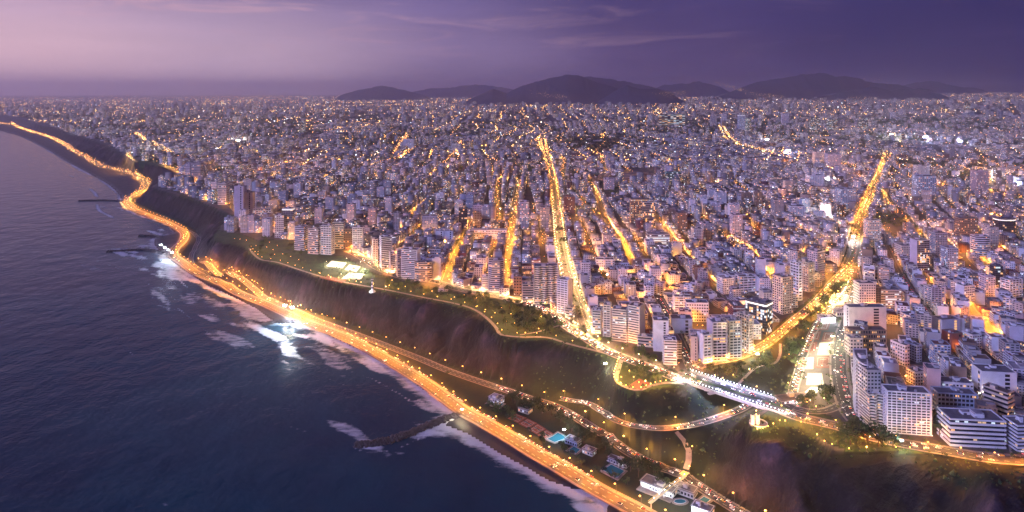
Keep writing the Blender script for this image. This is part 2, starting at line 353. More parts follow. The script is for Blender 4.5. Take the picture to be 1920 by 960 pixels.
flute = tnoise(t_, 1.0, 5, .6, vec=cxy.outputs[0])
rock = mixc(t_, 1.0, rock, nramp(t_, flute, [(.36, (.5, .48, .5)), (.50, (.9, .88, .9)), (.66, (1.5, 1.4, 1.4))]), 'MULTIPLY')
rock = mixc(t_, 1.0, rock, nramp(t_, math_node(t_, 'ADD', attr(t_, 'rib'), math_node(t_, 'MULTIPLY', tnoise(t_, .06, 6, .7), .35)), [(.22, (.18, .18, .22)), (.42, (.5, .47, .5)), (.62, (1.1, .98, 1.02)), (.85, (1.9, 1.6, 1.65))]), 'MULTIPLY')  # gullies darkened, ribs lightened: relief shading painted into the rock colour
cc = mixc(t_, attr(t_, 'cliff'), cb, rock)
wetf = t_.nodes.new('ShaderNodeMapRange'); wetf.inputs['From Min'].default_value = 2.2; wetf.inputs['From Max'].default_value = .6; t_.links.new(sp.outputs[2], wetf.inputs[0])
wetm = math_node(t_, 'MULTIPLY', wetf.outputs[0], attr(t_, 'sand'), True)
cd = mixc(t_, wetm, cc, (.035, .028, .032))
t_.links.new(cd, b_.inputs['Base Color'])
t_.links.new(math_node(t_, 'SUBTRACT', .92, math_node(t_, 'MULTIPLY', wetm, .55)), b_.inputs['Roughness'])
bp = t_.nodes.new('ShaderNodeBump'); bp.inputs['Distance'].default_value = 5; bp.inputs['Strength'].default_value = .8
t_.links.new(math_node(t_, 'MULTIPLY', math_node(t_, 'ADD', tnoise(t_, .10, 8, .65), math_node(t_, 'MULTIPLY', flute, 3.2)), attr(t_, 'cliff')), bp.inputs['Height']); t_.links.new(bp.outputs[0], b_.inputs['Normal'])
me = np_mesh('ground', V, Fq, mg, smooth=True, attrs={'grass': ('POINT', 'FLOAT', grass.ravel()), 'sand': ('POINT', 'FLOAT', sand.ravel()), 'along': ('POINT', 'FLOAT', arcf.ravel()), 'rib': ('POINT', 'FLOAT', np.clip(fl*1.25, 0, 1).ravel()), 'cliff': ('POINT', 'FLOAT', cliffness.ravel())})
tag(link('ground', me), kind='structure')
# ================================================================ THE SEA
NS, MS = 620, 620
su = np.linspace(-1.08, .62, NS); sl = np.linspace(math.log(500), math.log(26000), MS)
SD = np.exp(sl)[:, None]*np.ones((1, NS)); SX = SD*su[None, :]
keep = inside(SEA_POLY, SX, SD); d2 = np.full(SX.shape, 1e4); a2 = np.zeros(SX.shape)
kk = SD < 11000
dd_, aa_ = seg_dist(SHORE_S, SX[kk], SD[kk]); d2[kk] = dd_; a2[kk] = aa_
inland = ~keep
foam = np.zeros(SX.shape)
# width of the surf belt grows toward the two near beaches
wid = 17+24*fbm(a2/260, a2*0, 2, 4)
scal = np.abs(np.sin(a2/26.+2*vnoise(a2/90, a2*0, 8)))*9
foam = np.where(d2 < 900, np.clip(1.15-(d2+scal*.6)/wid, 0, 1), 0)
foam *= np.clip(.55+.9*(fbm(a2/140, d2/30, 3, 12)-.35), 0, 1)*1.35
brk = np.abs(d2-(70+28*fbm(a2/200, a2*0, 2, 14)))                      # second line of breakers
foam = np.maximum(foam, np.clip(1-brk/12, 0, 1)*np.clip(4.5*(fbm(a2/160, d2*0, 2, 15)-.40), 0, .95)*(SD < 3500))
def patch(cx, cy, rx, ry, ang, s, stretch=1):
    """an irregular sheet of white water centred at the photograph's (cx, cy)."""
    global foam
    X0, Y0 = W(cx, cy, 0); k = Y0/FOC; kx, ky = rx*k, ry*k*Y0/ZC
    q = inside([(X0-4*kx, Y0-4*ky), (X0+4*kx, Y0-4*ky), (X0+4*kx, Y0+4*ky), (X0-4*kx, Y0+4*ky)], SX, SD)
    pu = (SX/SD*FOC+960)-cx; pv = (FOC*ZC/SD+HOR)-cy; c, s_ = math.cos(ang), math.sin(ang)
    a_ = (pu*c+pv*s_)/rx; b_ = (-pu*s_+pv*c)/ry
    nz_ = fbm((SX*.75-SD*.66)/60, (SX*.66+SD*.75)/17, 4, 41)
    f_ = np.clip((1-np.sqrt(a_*a_+b_*b_))*1.15+(nz_-.47)*3.4, 0, 1)*s
    foam = np.where(q, np.maximum(foam, f_), foam)
def crest(pts, wpx, s):
    """a thin wandering line of foam along a wave."""
    global foam
    P_ = smooth_path(PW(pts, 0), 10); m = (SD > P_[:, 1].min()-80) & (SD < P_[:, 1].max()+80)
    d_, a_ = seg_dist(P_, SX[m], SD[m]); k = (SD[m])/FOC*wpx
    f_ = np.clip(1-d_/k, 0, 1)*s*np.clip(.4+1.3*(fbm(a_/40, d_/14, 3, 61)-.2), 0, 1)
    foam[m] = np.maximum(foam[m], f_)
for a_ in [(268, 488, 62, 15, .35, .75), (330, 515, 55, 15, .6, .7), (312, 568, 36, 13, .5, .6), (395, 560, 70, 16, .45, .45), (450, 610, 75, 16, .25, .9), (520, 628, 62, 18, .15, 1.0), (470, 590, 90, 22, .42, .62), (600, 665, 70, 20, .5, .5), (350, 545, 90, 24, .5, .45), (545, 650, 60, 34, .9, .55), (440, 640, 70, 16, .35, .5), (560, 612, 36, 12, .3, 1.0), (400, 600, 60, 14, .3, .65),
           (250, 462, 40, 8, .1, .55), (215, 392, 44, 7, .1, .55), (300, 440, 30, 10, .3, .7), (620, 640, 42, 12, .4, .8), (700, 685, 40, 11, .5, .7), (805, 745, 34, 20, .7, .75), (760, 715, 50, 12, .55, .7), (815, 765, 40, 14, .2, .6),
           (700, 838, 62, 11, -.1, .75), (800, 815, 60, 12, -.25, .7), (655, 806, 60, 10, .4, .55), (745, 850, 60, 8, -.15, .5), (820, 790, 40, 10, -.3, .7), (900, 828, 45, 14, .5, .8), (985, 880, 50, 16, .5, .85), (1080, 925, 55, 16, .3, .95), (1095, 955, 50, 16, .1, .9), (310, 948, 24, 12, .5, .6), (180, 505, 40, 9, .3, .35), (235, 375, 20, 5, 0, .5), (640, 775, 90, 20, .2, .18), (560, 700, 60, 40, 1.2, .22)]: patch(*a_)
for a_ in [([(180, 488), (260, 520), (330, 575), (405, 635)], 5, .6), ([(300, 500), (330, 520), (352, 540)], 4, .9), ([(660, 838), (690, 850), (740, 842), (800, 818), (850, 800)], 4, .75), ([(545, 800), (600, 815), (660, 812)], 6, .55), ([(90, 400), (200, 455), (330, 540)], 4, .5), ([(860, 805), (900, 828), (940, 856), (990, 884), (1040, 912), (1100, 926), (1140, 945)], 7, .9), ([(200, 610), (260, 680), (300, 740)], 5, .45), ([(560, 690), (640, 720), (720, 770)], 5, .45), ([(640, 690), (700, 712), (770, 752)], 5, .6)]: crest(*a_)
foam = np.clip(foam, 0, 1)
sz = .35*np.sin((d2+22*fbm(SX/170, SD/170, 2, 71))/16.)*np.clip(1-d2/700, 0, 1)*np.clip(d2/30, 0, 1)+foam*.25
sz = np.where(inland, -.9, sz)
jj = (np.arange(MS-1)[:, None]*NS+np.arange(NS-1)[None, :]).ravel()
kf = keep | (d2 < 25); kf = (kf[:-1, :-1] | kf[1:, 1:] | kf[1:, :-1] | kf[:-1, 1:]).ravel(); jj = jj[kf]
ms = bpy.data.materials.new('sea_water'); ms.use_nodes = True; t_ = ms.node_tree; b_ = t_.nodes['Principled BSDF']
fa = attr(t_, 'foam')
mpn = t_.nodes.new('ShaderNodeMapping'); mpn.inputs['Rotation'].default_value = (0, 0, math.radians(41)); mpn.inputs['Scale'].default_value = (.34, 1, 1)
geo_ = t_.nodes.new('ShaderNodeNewGeometry'); t_.links.new(geo_.outputs['Position'], mpn.inputs['Vector'])
fn = tnoise(t_, .11, 9, .74, vec=mpn.outputs[0])
fthr = t_.nodes.new('ShaderNodeMapRange'); fthr.inputs['From Min'].default_value = .53; fthr.inputs['From Max'].default_value = .74
t_.links.new(math_node(t_, 'ADD', math_node(t_, 'MULTIPLY', fa, .52), math_node(t_, 'MULTIPLY', fn, .72)), fthr.inputs[0])
ff = math_node(t_, 'MULTIPLY', fthr.outputs[0], math_node(t_, 'POWER', fa, .35), True)
wcol = nramp(t_, tnoise(t_, .004, 3), [(.35, (.000, .022, .055)), (.65, (.000, .058, .088))])
t_.links.new(mixc(t_, ff, wcol, (.72, .74, .78)), b_.inputs['Base Color'])
b_.inputs['IOR'].default_value = 1.33; b_.inputs['Specular IOR Level'].default_value = .2
t_.links.new(math_node(t_, 'ADD', .09, math_node(t_, 'MULTIPLY', ff, .7)), b_.inputs['Roughness'])
bp = t_.nodes.new('ShaderNodeBump'); bp.inputs['Distance'].default_value = 1.0; bp.inputs['Strength'].default_value = .42
h1 = tnoise(t_, .10, 6, .6, sc3=(1, 1.6, 1)); h2 = tnoise(t_, .018, 4, .55, sc3=(1.3, 1, 1))
t_.links.new(math_node(t_, 'ADD', h1, math_node(t_, 'MULTIPLY', h2, 8.)), bp.inputs['Height']); t_.links.new(bp.outputs[0], b_.inputs['Normal'])
me = np_mesh('sea', np.stack([SX.ravel(), SD.ravel(), sz.ravel()], 1), np.stack([jj, jj+1, jj+NS+1, jj+NS], 1), ms, smooth=True, attrs={'foam': ('POINT', 'FLOAT', foam.ravel())})
seao = link('sea', me); tag(seao, kind='structure')
# open water beyond the frame: the same sheet goes on
o = MB(); o.quad((-60000, -3000, -.05), (3000, -3000, -.05), (3000, 501, -.05), (-60000, 501, -.05)); o.quad((-60000, 501, -.05), (-541, 501, -.05), (-28070, 25990, -.05), (-60000, 25990, -.05))
tag(o.build('open_water', ms), kind='structure')
# ================================================================ MOUNTAINS
mm_ = bsdf('mountain_rock', (.045, .045, .075), .95, noise=.4, nscale=.0006)
def mountain(pts, D0, depth, zfoot, seed):
    """a ridge whose skyline passes through the photograph's pixels pts at distance D0."""
    P_ = np.array(pts, float); n = 150; m = 26
    px = np.linspace(P_[0, 0], P_[-1, 0], n); py = np.interp(px, P_[:, 0], P_[:, 1])
    X0 = (px-960)/FOC*D0; top = ZC+(HOR-py)/FOC*D0
    top = top+(fbm(X0/420, X0*0, 5, seed)-.47)*170*np.sin(np.linspace(0, PI, n))
    v = []
    for j in range(m):
        s = j/(m-1)*2-1; Yj = D0+s*depth
        pr = (1-abs(s))**1.15
        rg = (fbm(X0/700+j*.13, X0*0+j*.25, 4, seed+3)-.47)*520*(1-abs(s))*abs(s)*2
        Zj = zfoot-60+(top-zfoot+60)*pr+rg*np.clip((top-zfoot)/300, 0, 1)
        v.append(np.stack([X0*(Yj/D0)*.5+X0*.5, np.full(n, Yj), Zj], 1))
    v = np.vstack(v); k = (np.arange(m-1)[:, None]*n+np.arange(n-1)[None, :]).ravel()
    return np_mesh('mountain', v, np.stack([k, k+1, k+n+1, k+n], 1), mm_, smooth=True)
MNT = [([(640, 178), (665, 170), (690, 164), (715, 161), (740, 163), (770, 171), (800, 179)], 21000, 2200, 190, 3, 'low hazy hill standing far left of the tall central mountain'),
       ([(740, 181), (790, 168), (840, 163), (900, 158), (940, 162), (990, 174)], 27000, 2500, 190, 5, 'faint long ridge fading into the haze behind the central mountain'),
       ([(870, 190), (905, 174), (925, 166), (950, 171), (975, 160), (1000, 150), (1030, 142), (1060, 137), (1090, 143), (1120, 153), (1150, 164), (1180, 176), (1220, 190)], 13500, 1700, 190, 11, 'tall dark central mountain rising above the middle of the city'),
       ([(1060, 170), (1090, 142), (1110, 141), (1150, 150), (1200, 158), (1260, 170)], 17000, 1500, 190, 13, 'blue hill peeping out behind the right shoulder of the central mountain'),
       ([(1120, 190), (1150, 172), (1175, 161), (1200, 169), (1235, 167), (1260, 176), (1285, 190)], 12300, 900, 190, 17, 'small double-topped hill at the right foot of the central mountain'),
       ([(1190, 180), (1215, 168), (1250, 157), (1310, 152), (1350, 163), (1380, 178)], 24000, 2200, 220, 19, 'distant bluish range between the two dark mountains'),
       ([(1340, 184), (1385, 165), (1420, 152), (1470, 147), (1520, 137), (1560, 136), (1600, 145), (1660, 155), (1720, 168), (1790, 184)], 16500, 1900, 240, 23, 'long dark mountain on the right with a broad flat top'),
       ([(1500, 190), (1560, 176), (1600, 167), (1640, 158), (1670, 168), (1700, 162), (1740, 166), (1785, 184), (1800, 192)], 13000, 1000, 250, 29, 'low dark hill in front of the right mountain with lights climbing its side'),
       ([(1640, 176), (1680, 163), (1730, 150), (1780, 157), (1840, 168), (1880, 178)], 26000, 2500, 260, 31, 'faint indigo range at the far right behind the dark mountain')]
for p, D0, dp, zf, sd, lb in MNT:
    o = link('mountain', mountain(p, D0, dp, zf, sd)); tag(o, lb, 'mountain')
# ================================================================ ROADS
M_asph = bsdf('asphalt', (.060, .058, .060), .75, noise=.25, nscale=.15)
M_walk = bsdf('pavement', (.30, .24, .22), .85, noise=.2, nscale=.2)
M_mark = bsdf('road_paint', (.75, .75, .72), .7)
M_conc = bsdf('concrete', (.42, .40, .40), .85, noise=.2, nscale=.12)
M_rock = bsdf('groyne_rock', (.055, .048, .052), .8, noise=.5, nscale=.2)
M_grass = bsdf('lawn', (.045, .085, .022), .95, noise=.5, nscale=.08)
ROADS = []      # (path (n,3), width, key)
def path3(pts, z=None, step=8, lift=.25):
    if len(pts[0]) == 3: P_ = smooth_path([(*W(a, b, c), c) for a, b, c in pts], step); return P_+np.array([0, 0, lift])
    P_ = smooth_path([W(a, b, z) if z is not None and z < 50 else Wg(a, b) for a, b in pts], step)
    return np.c_[P_, H(P_[:, 0], P_[:, 1])+lift]
def side_normals(P_):
    T = np.gradient(P_[:, :2], axis=0); T /= np.hypot(*T.T)[:, None]+1e-9; return np.stack([-T[:, 1], T[:, 0]], 1)
def ribbon(P_, off0, off1, dz=0., mb=None):
    N_ = side_normals(P_); mb = mb or MB(); k = len(mb.v)
    for p, n in zip(P_, N_):
        mb.v += [(p[0]+n[0]*off0, p[1]+n[1]*off0, p[2]+dz), (p[0]+n[0]*off1, p[1]+n[1]*off1, p[2]+dz)]
    for i in range(len(P_)-1):
        mb.f.append((k+2*i, k+2*i+1, k+2*i+3, k+2*i+2) if off0 > off1 else (k+2*i+1, k+2*i, k+2*i+2, k+2*i+3)); mb.m.append(0)
    return mb
def drape(P_, half):
    """lift a path so a flat ribbon of this half width clears the terrain."""
    N_ = side_normals(P_); z = P_[:, 2].copy()
    for s in (-half, -half*.5, half*.5, half): z = np.maximum(z, H(P_[:, 0]+N_[:, 0]*s, P_[:, 1]+N_[:, 1]*s)+.2)
    Q = P_.copy(); Q[:, 2] = np.convolve(np.pad(z, 2, 'edge'), np.ones(5)/5, 'valid'); Q[:, 2] = np.maximum(Q[:, 2], z-.1); return Q
def dashes(P_, off, n0, n1, w, dz):
    """painted dashes along a path."""
    D_ = resample(P_, 4.5); N_ = side_normals(D_); mb = MB()
    for i in range(0, len(D_)-1, n0+n1):
        for a in (i,):
            b = min(a+n0, len(D_)-1)
            if a == b: continue
            p, q = D_[a], D_[b]; n, m = N_[a], N_[b]
            mb.quad((p[0]+n[0]*(off-w), p[1]+n[1]*(off-w), p[2]+dz), (q[0]+m[0]*(off-w), q[1]+m[1]*(off-w), q[2]+dz), (q[0]+m[0]*(off+w), q[1]+m[1]*(off+w), q[2]+dz), (p[0]+n[0]*(off+w), p[1]+n[1]*(off+w), p[2]+dz))
    return mb
def road(name, pts, width, key, z=None, walk=3., marks=True, step=8, lift=.25):
    P_ = drape(path3(pts, z, step, lift), width/2+walk)
    if walk:
        o = ribbon(P_, -width/2-walk, -width/2, .12); ribbon(P_, width/2, width/2+walk, .12, o); tag(o.build('pavement', M_walk), kind='structure')
    r_ = ribbon(P_, -width/2-.05, width/2+.05).build(name, M_asph); tag(r_, kind='structure')
    if marks:
        offs = [0] if width < 12 else [-width/4, width/4]
        for of in offs:
            q = dashes(P_, of, 1, 1, .16, .03)
            if q.v: q.build('lane_marking', M_mark, r_)['kind'] = 'stuff'
        q = dashes(P_, width/2-.5, 1, 0, .12, .03); q.build('edge_line', M_mark, r_)['kind'] = 'stuff'
    ROADS.append((P_, width+2*walk, key)); return P_
R = {}
R['coast'] = road('coastal_road', sea1, 17, 'coast', 5, walk=3.5)
R['upper'] = road('cliff_foot_road', [(372, 500), (400, 515), (440, 533), (500, 560), (560, 584), (600, 600), (650, 618), (710, 641), (790, 673), (830, 690), (865, 703), (915, 720), (950, 731), (990, 745), (1044, 762), (1098, 793), (1152, 830), (1206, 862), (1274, 893), (1323, 920), (1377, 952), (1430, 982)], 12, 'upper', 5, walk=1.5)
R['loop'] = road('loop_road', [(331, 424), (350, 431), (364, 438), (372, 451), (366, 468), (358, 486), (366, 500), (392, 516)], 9, 'coast', 5, walk=1)
R['bajada'] = road('ravine_road', [(a, b, z) for a, b, z in bal_px[1:-5]], 9.5, 'bajada', walk=1.2, lift=.5)
R['malecon'] = road('clifftop_avenue', [(560, 440), (600, 452), (640, 465), (660, 473), (690, 490), (715, 506), (760, 521), (820, 529), (855, 541), (890, 548), (935, 556), (977, 566), (1015, 578), (1040, 592), (1065, 613), (1102, 636), (1132, 655), (1162, 668), (1200, 682), (1237, 696), (1272, 710), (1290, 718)], 15, 'malecon', walk=2.5)
R['far_malecon'] = road('clifftop_avenue', [(300, 309), (345, 328), (370, 350), (400, 366), (430, 384), (455, 405), (500, 420), (530, 432), (560, 440)], 12, 'malecon', walk=2, marks=False)
R['east'] = road('clifftop_avenue', [(1470, 772), (1500, 783), (1530, 790), (1573, 800), (1630, 818), (1700, 833), (1771, 845), (1842, 857), (1920, 864), (2100, 880)], 15, 'east', walk=2.5)
R['m1'] = road('palm_lined_avenue', [(1018, 262), (1021, 280), (1030, 310), (1037, 340), (1041, 375), (1046, 415), (1050, 450), (1059, 500), (1072, 545), (1085, 585), (1098, 628)], 21, 'm1', walk=4)
STREETS = {'m2': [(975, 335), (970, 360), (962, 410), (955, 460), (950, 500), (947, 545)], 'm3': [(884, 412), (870, 445), (855, 475), (845, 500), (835, 527)], 'm4': [(815, 395), (787, 427), (770, 445), (752, 465), (738, 500)],
 'm5': [(1105, 345), (1120, 370), (1130, 400), (1145, 432), (1162, 450), (1185, 500)], 'm6': [(1235, 415), (1265, 457), (1290, 485), (1315, 512), (1335, 535), (1352, 560), (1380, 580)],
 'm7': [(1355, 442), (1405, 472), (1422, 500), (1440, 520), (1455, 535)], 'm7b': [(1440, 520), (1490, 497), (1508, 477), (1535, 466)], 'm9': [(1662, 462), (1680, 500), (1700, 535), (1717, 560), (1740, 590), (1757, 622), (1775, 660), (1800, 690), (1822, 712), (1842, 740), (1865, 765), (1885, 792), (1908, 840), (1914, 862)],
 'm10': [(1837, 482), (1855, 500), (1875, 515), (1930, 560)], 'm11': [(1805, 560), (1830, 592), (1855, 615), (1870, 642), (1895, 665), (1920, 683), (2000, 745)], 'm12': [(1667, 648), (1685, 685), (1700, 710), (1712, 730)],
 'm14': [(1300, 694), (1283, 660), (1272, 635), (1262, 612), (1252, 590), (1235, 560)], 'm15': [(860, 345), (880, 320), (900, 300)], 'm16': [(740, 290), (752, 270), (765, 255)], 'm17': [(1700, 395), (1640, 380), (1560, 370), (1500, 372)],
 'm18': [(990, 420), (955, 432), (880, 446), (830, 458)], 'm19': [(1300, 555), (1240, 545), (1180, 540), (1110, 545)], 'm20': [(1920, 610), (1870, 595), (1800, 606), (1757, 622)]}
for k, p in STREETS.items(): R[k] = road('street', p, 11 if k != 'm12' else 15, k, walk=2, marks=k in ('m9', 'm12', 'm14', 'm6'))
R['m8'] = road('wide_avenue', [(1665, 290), (1650, 325), (1632, 365), (1618, 400), (1607, 440), (1600, 475), (1591, 500)], 21, 'm8', walk=3)
R['m13'] = road('ravine_side_street', [(1600, 500), (1606, 540), (1598, 575), (1588, 610), (1576, 645), (1573, 680), (1577, 720), (1590, 765), (1612, 795), (1645, 816)], 17, 'm13', walk=2.5)
R['rl'] = road('ravine_side_road', [(1592, 498), (1563, 528), (1528, 568), (1493, 598), (1465, 622), (1438, 644), (1406, 661), (1372, 673), (1335, 680), (1306, 688)], 12, 'rl', walk=2)
R['rr'] = road('ravine_side_road', [(1596, 522), (1583, 548), (1558, 575), (1536, 602), (1519, 635), (1506, 668), (1497, 700), (1488, 732), (1492, 762)], 9, 'rr', walk=1)
R['slip'] = road('slip_road', [(1466, 757), (1490, 765), (1520, 772), (1550, 770), (1580, 757)], 9, 'east', walk=1.5, lift=.32)
def wroad(name, pts, width, key):
    P_ = smooth_path(pts, 14); P_ = np.c_[P_, zplat(P_[:, 0], P_[:, 1])+.3]
    tag(ribbon(P_, -width/2, width/2).build(name, M_asph), kind='structure'); ROADS.append((P_, width, key)); return P_
rq = random.Random(12)
for i, x0 in enumerate([-620, -330, -250, -40, 210, 420, 520, 690, 830]):
    y0 = rq.uniform(1350, 1900) if x0 > -300 else 2100; y1 = rq.uniform(3000, 5200); wroad('street', [(x0+rq.uniform(-30, 30)+(y-y0)*rq.uniform(-.03, .05), y) for y in np.linspace(y0, y1, 5)], 17, 'w%d' % i)
for i, (x0, y0) in enumerate([(820, 1250), (980, 1250), (1180, 1500), (1500, 1800), (1900, 2300)]):
    L_ = rq.uniform(900, 2200); wroad('street', [(x0+t*L_*.40+rq.uniform(-15, 15), y0+t*L_*.92) for t in np.linspace(0, 1, 5)], 17, 'v%d' % i)
R['exp'] = road('expressway', [(1352, 235), (1368, 262), (1420, 280), (1467, 288), (1513, 292), (1580, 308), (1647, 324), (1713, 338), (1767, 350), (1873, 367), (1990, 385)], 40, 'exp', walk=0, marks=False)
R['fl'] = road('avenue', [(255, 250), (264, 258), (300, 276), (328, 292)], 22, 'exp', walk=0, marks=False)
R['fb'] = road('slope_road', [(a, b, z) for a, b, z in farb_px], 16, 'exp', walk=0, marks=False, lift=1.)
R['parkpath'] = road('park_path', [(1165, 676), (1160, 692), (1156, 705), (1158, 716), (1176, 727), (1198, 732), (1218, 724), (1250, 718), (1283, 720)], 5, 'path', walk=0, marks=False)
R['promenade'] = road('promenade', [(468, 466), (476, 477), (490, 487), (520, 492), (556, 504), (604, 519), (655, 531), (727, 544), (790, 557), (852, 569), (888, 580), (912, 596), (930, 614), (940, 627), (975, 632), (1025, 633), (1066, 645), (1102, 654), (1140, 664)], 5, 'path', walk=0, marks=False)
for k in ('parkpath', 'promenade'): pass
R['path3'] = road('park_path', [(1370, 760, 38), (1382, 742, 42), (1420, 705, 46), (1450, 690, 50), (1462, 668, 55), (1463, 645, 60)], 3.2, 'path', walk=0, marks=False, lift=.6)
R['path4'] = road('park_path', [(975, 628), (1010, 622), (1050, 610), (1062, 607)], 3, 'path', walk=0, marks=False)
R['hill'] = road('hillside_path', [(a, b, z) for a, b, z in pth_px], 6, 'path', walk=0, marks=False, lift=.5)
for n in ('park_path', 'promenade', 'hillside_path'):
    for o in COL.objects:
        if o.name.split('.')[0] == n: o.data.materials[0] = M_walk
# ---------------------------------------------------------------- groynes of dumped rock
def groyne(pts, half, label):
    P_ = smooth_path(PW(pts, 1.5), 3); N_ = side_normals(P_); mb = MB()
    for p, n in zip(P_, N_):
        for k in range(9):
            o_ = rnd.uniform(-half, half); r_ = rnd.uniform(1.4, 2.9); mb.blob((p[0]+n[0]*o_+rnd.uniform(-1, 1), p[1]+n[1]*o_+rnd.uniform(-1, 1), 1.9*(1-abs(o_)/half)+.2), r_, 0, .8, .3)
    k0 = len(mb.v)
    for p, n in zip(P_, N_): mb.v += [(p[0]-n[0]*half*1.05, p[1]-n[1]*half*1.05, -1.5), (p[0]-n[0]*half*.4, p[1]-n[1]*half*.4, 2.3), (p[0]+n[0]*half*.4, p[1]+n[1]*half*.4, 2.3), (p[0]+n[0]*half*1.05, p[1]+n[1]*half*1.05, -1.5)]
    for i in range(len(P_)-1):
        for c in range(3): a = k0+i*4+c; mb.f.append((a, a+1, a+5, a+4)); mb.m.append(0)
    tag(mb.build('groyne', M_rock), label, 'groyne', 'rock groynes running into the sea')
groyne([(148, 376), (190, 375), (232, 377)], 7, 'thin straight groyne farthest up the bay, pointing left into the lilac water')
groyne([(202, 471), (240, 469), (275, 468), (305, 474)], 7, 'long rock groyne beside the row of white beach floodlights')
groyne([(262, 441), (285, 442), (306, 445)], 6, 'short rock groyne on the upper side of the grassy beach lot')
groyne([(494, 608), (512, 603), (530, 602), (552, 602)], 6.5, 'stubby hooked groyne below the brilliant white floodlights')
groyne([(668, 832), (695, 830), (735, 822), (780, 806), (815, 791), (845, 780), (862, 777)], 6, 'nearest groyne, long and dark, with swirling foam round its tip')
# ---------------------------------------------------------------- BRIDGE over the ravine
P0 = np.array(W(1283, 705)); P1 = np.array(W(1484, 770)); bd = P1-P0; BL = np.hypot(*bd); bd /= BL; bn = np.array([-bd[1], bd[0]])
def BP(s, o, z=0.): q = P0+bd*s+bn*o; return (q[0], q[1], ZT+z)
BW = 15.5
brg = empty('road_bridge', (*P0, ZT), 0); tag(brg, 'wide concrete road bridge lit white-blue, crossing the dark green ravine', 'bridge')
def bpart(mb, name, mat, parent=brg):
    mb.v = [(x-P0[0], y-P0[1], z-ZT) for x, y, z in mb.v]; return mb.build(name, mat, parent)
M_white = bsdf('white_concrete', (.62, .60, .62), .7, noise=.12, nscale=.2)
def bbox(mb, s0, s1, o0, o1, z0, z1):
    a = [BP(s0, o0), BP(s1, o0), BP(s1, o1), BP(s0, o1)]; mb.prism([(p[0], p[1]) for p in a], ZT+z0, ZT+z1, bottom=True)
q = MB(); bbox(q, 0, BL, -BW, BW, -1.6, .45); bpart(q, 'deck', M_conc)
q = MB(); bbox(q, 0, BL, -BW+3, BW-3, .45, .62); bpart(q, 'carriageway', M_asph)
q = MB(); bbox(q, 0, BL, -1.6, 1.6, .62, .95); bpart(q, 'median', M_grass)
for sd in (-1, 1):
    q = MB(); a_, b__ = sorted((sd*(BW-3), sd*BW)); bbox(q, 0, BL, a_, b__, .45, .75); bpart(q, 'footway', M_walk)
    q = MB(); a_, b__ = sorted((sd*(BW-.5), sd*(BW-.05))); bbox(q, 0, BL, a_, b__, 1.55, 1.85); rail = bpart(q, 'railing', M_white)
    post = None
    for k in range(int(BL/2.2)):
        if post is None: q = MB(); bbox(q, 0, .35, sd*(BW-.28)-.2, sd*(BW-.28)+.2, .75, 1.55); post = bpart(q, 'baluster', M_white, rail)
        else:
            c = post.copy(); c.location = (bd[0]*2.2*k, bd[1]*2.2*k, 0); COL.objects.link(c)
for sd in (-9, 0, 9):
    for s0, s1 in ((BL*.25, BL*.02), (BL*.62, BL*.88)):
        q = MB(); a_ = BP(s0+BL*.12, sd, -1.5); b__ = BP(s1+(6 if s1 < 20 else -2), sd, -22); q.tube(a_, b__, 1.6, 2.0, 8); bpart(q, 'leaning_pier', M_conc)
    q = MB(); A_ = [BP(BL*t_, sd, -1.6-9*(2*t_-1)**2*1.2) for t_ in np.linspace(.05, .95, 15)]
    for i in range(14): q.tube(A_[i], A_[i+1], 1.2, 1.2, 6)
    bpart(q, 'arch_rib', M_conc)
BRIDGE_C = [BP(s, 0, .62) for s in np.linspace(-12, BL+12, 20)]
P_ = np.array([(*(P0+bd*s), ZT+.62) for s in np.linspace(0, BL, 14)]); ROADS.append((P_, 31, 'bridge')); R['bridge'] = P_
for of in (-7, 7): q = dashes(P_, of, 1, 1, .16, .03); q.v = [(x-P0[0], y-P0[1], z-ZT) for x, y, z in q.v]; q.build('lane_marking', M_mark, brg)['kind'] = 'stuff'
# ================================================================ BUILDINGS
PAL = {'white': (.74, .73, .78), 'lilac': (.56, .52, .60), 'cream': (.66, .60, .54), 'grey': (.40, .39, .42), 'beige': (.55, .45, .40), 'brown': (.24, .16, .13), 'blue': (.36, .42, .55), 'maroon': (.20, .06, .07), 'dark': (.10, .09, .11), 'pink': (.62, .47, .47), 'teal': (.10, .30, .30), 'brick': (.30, .14, .10)}
WM = {k: bsdf('wall_'+k, c, .85, noise=.14, nscale=.12) for k, c in PAL.items()}
M_roof = [bsdf('roof_grey', (.16, .15, .17), .9, noise=.35, nscale=.15), bsdf('roof_brown', (.15, .10, .09), .9, noise=.3, nscale=.15), bsdf('roof_pale', (.32, .30, .34), .9, noise=.25, nscale=.15), bsdf('roof_red', (.20, .07, .06), .9, noise=.3, nscale=.2)]
M_glass = bsdf('dark_glass', (.022, .024, .035), .12, spec=.8)
M_glass2 = bsdf('bluish_glass', (.05, .07, .12), .15, spec=.8)
M_warm = bsdf('lit_window_warm', (.3, .2, .1), .5, emit=(1, .50, .18), es=1.3)
M_warm2 = bsdf('lit_window_amber', (.3, .2, .1), .5, emit=(1, .66, .36), es=.75)
M_cool = bsdf('lit_window_cool', (.3, .3, .3), .5, emit=(.75, .92, 1.0), es=1.0)
M_tank = bsdf('water_tank', (.05, .05, .06), .6)
def facing(nx, ny, x, y):
    L = math.hypot(x, y); return (-nx*x-ny*y)/L
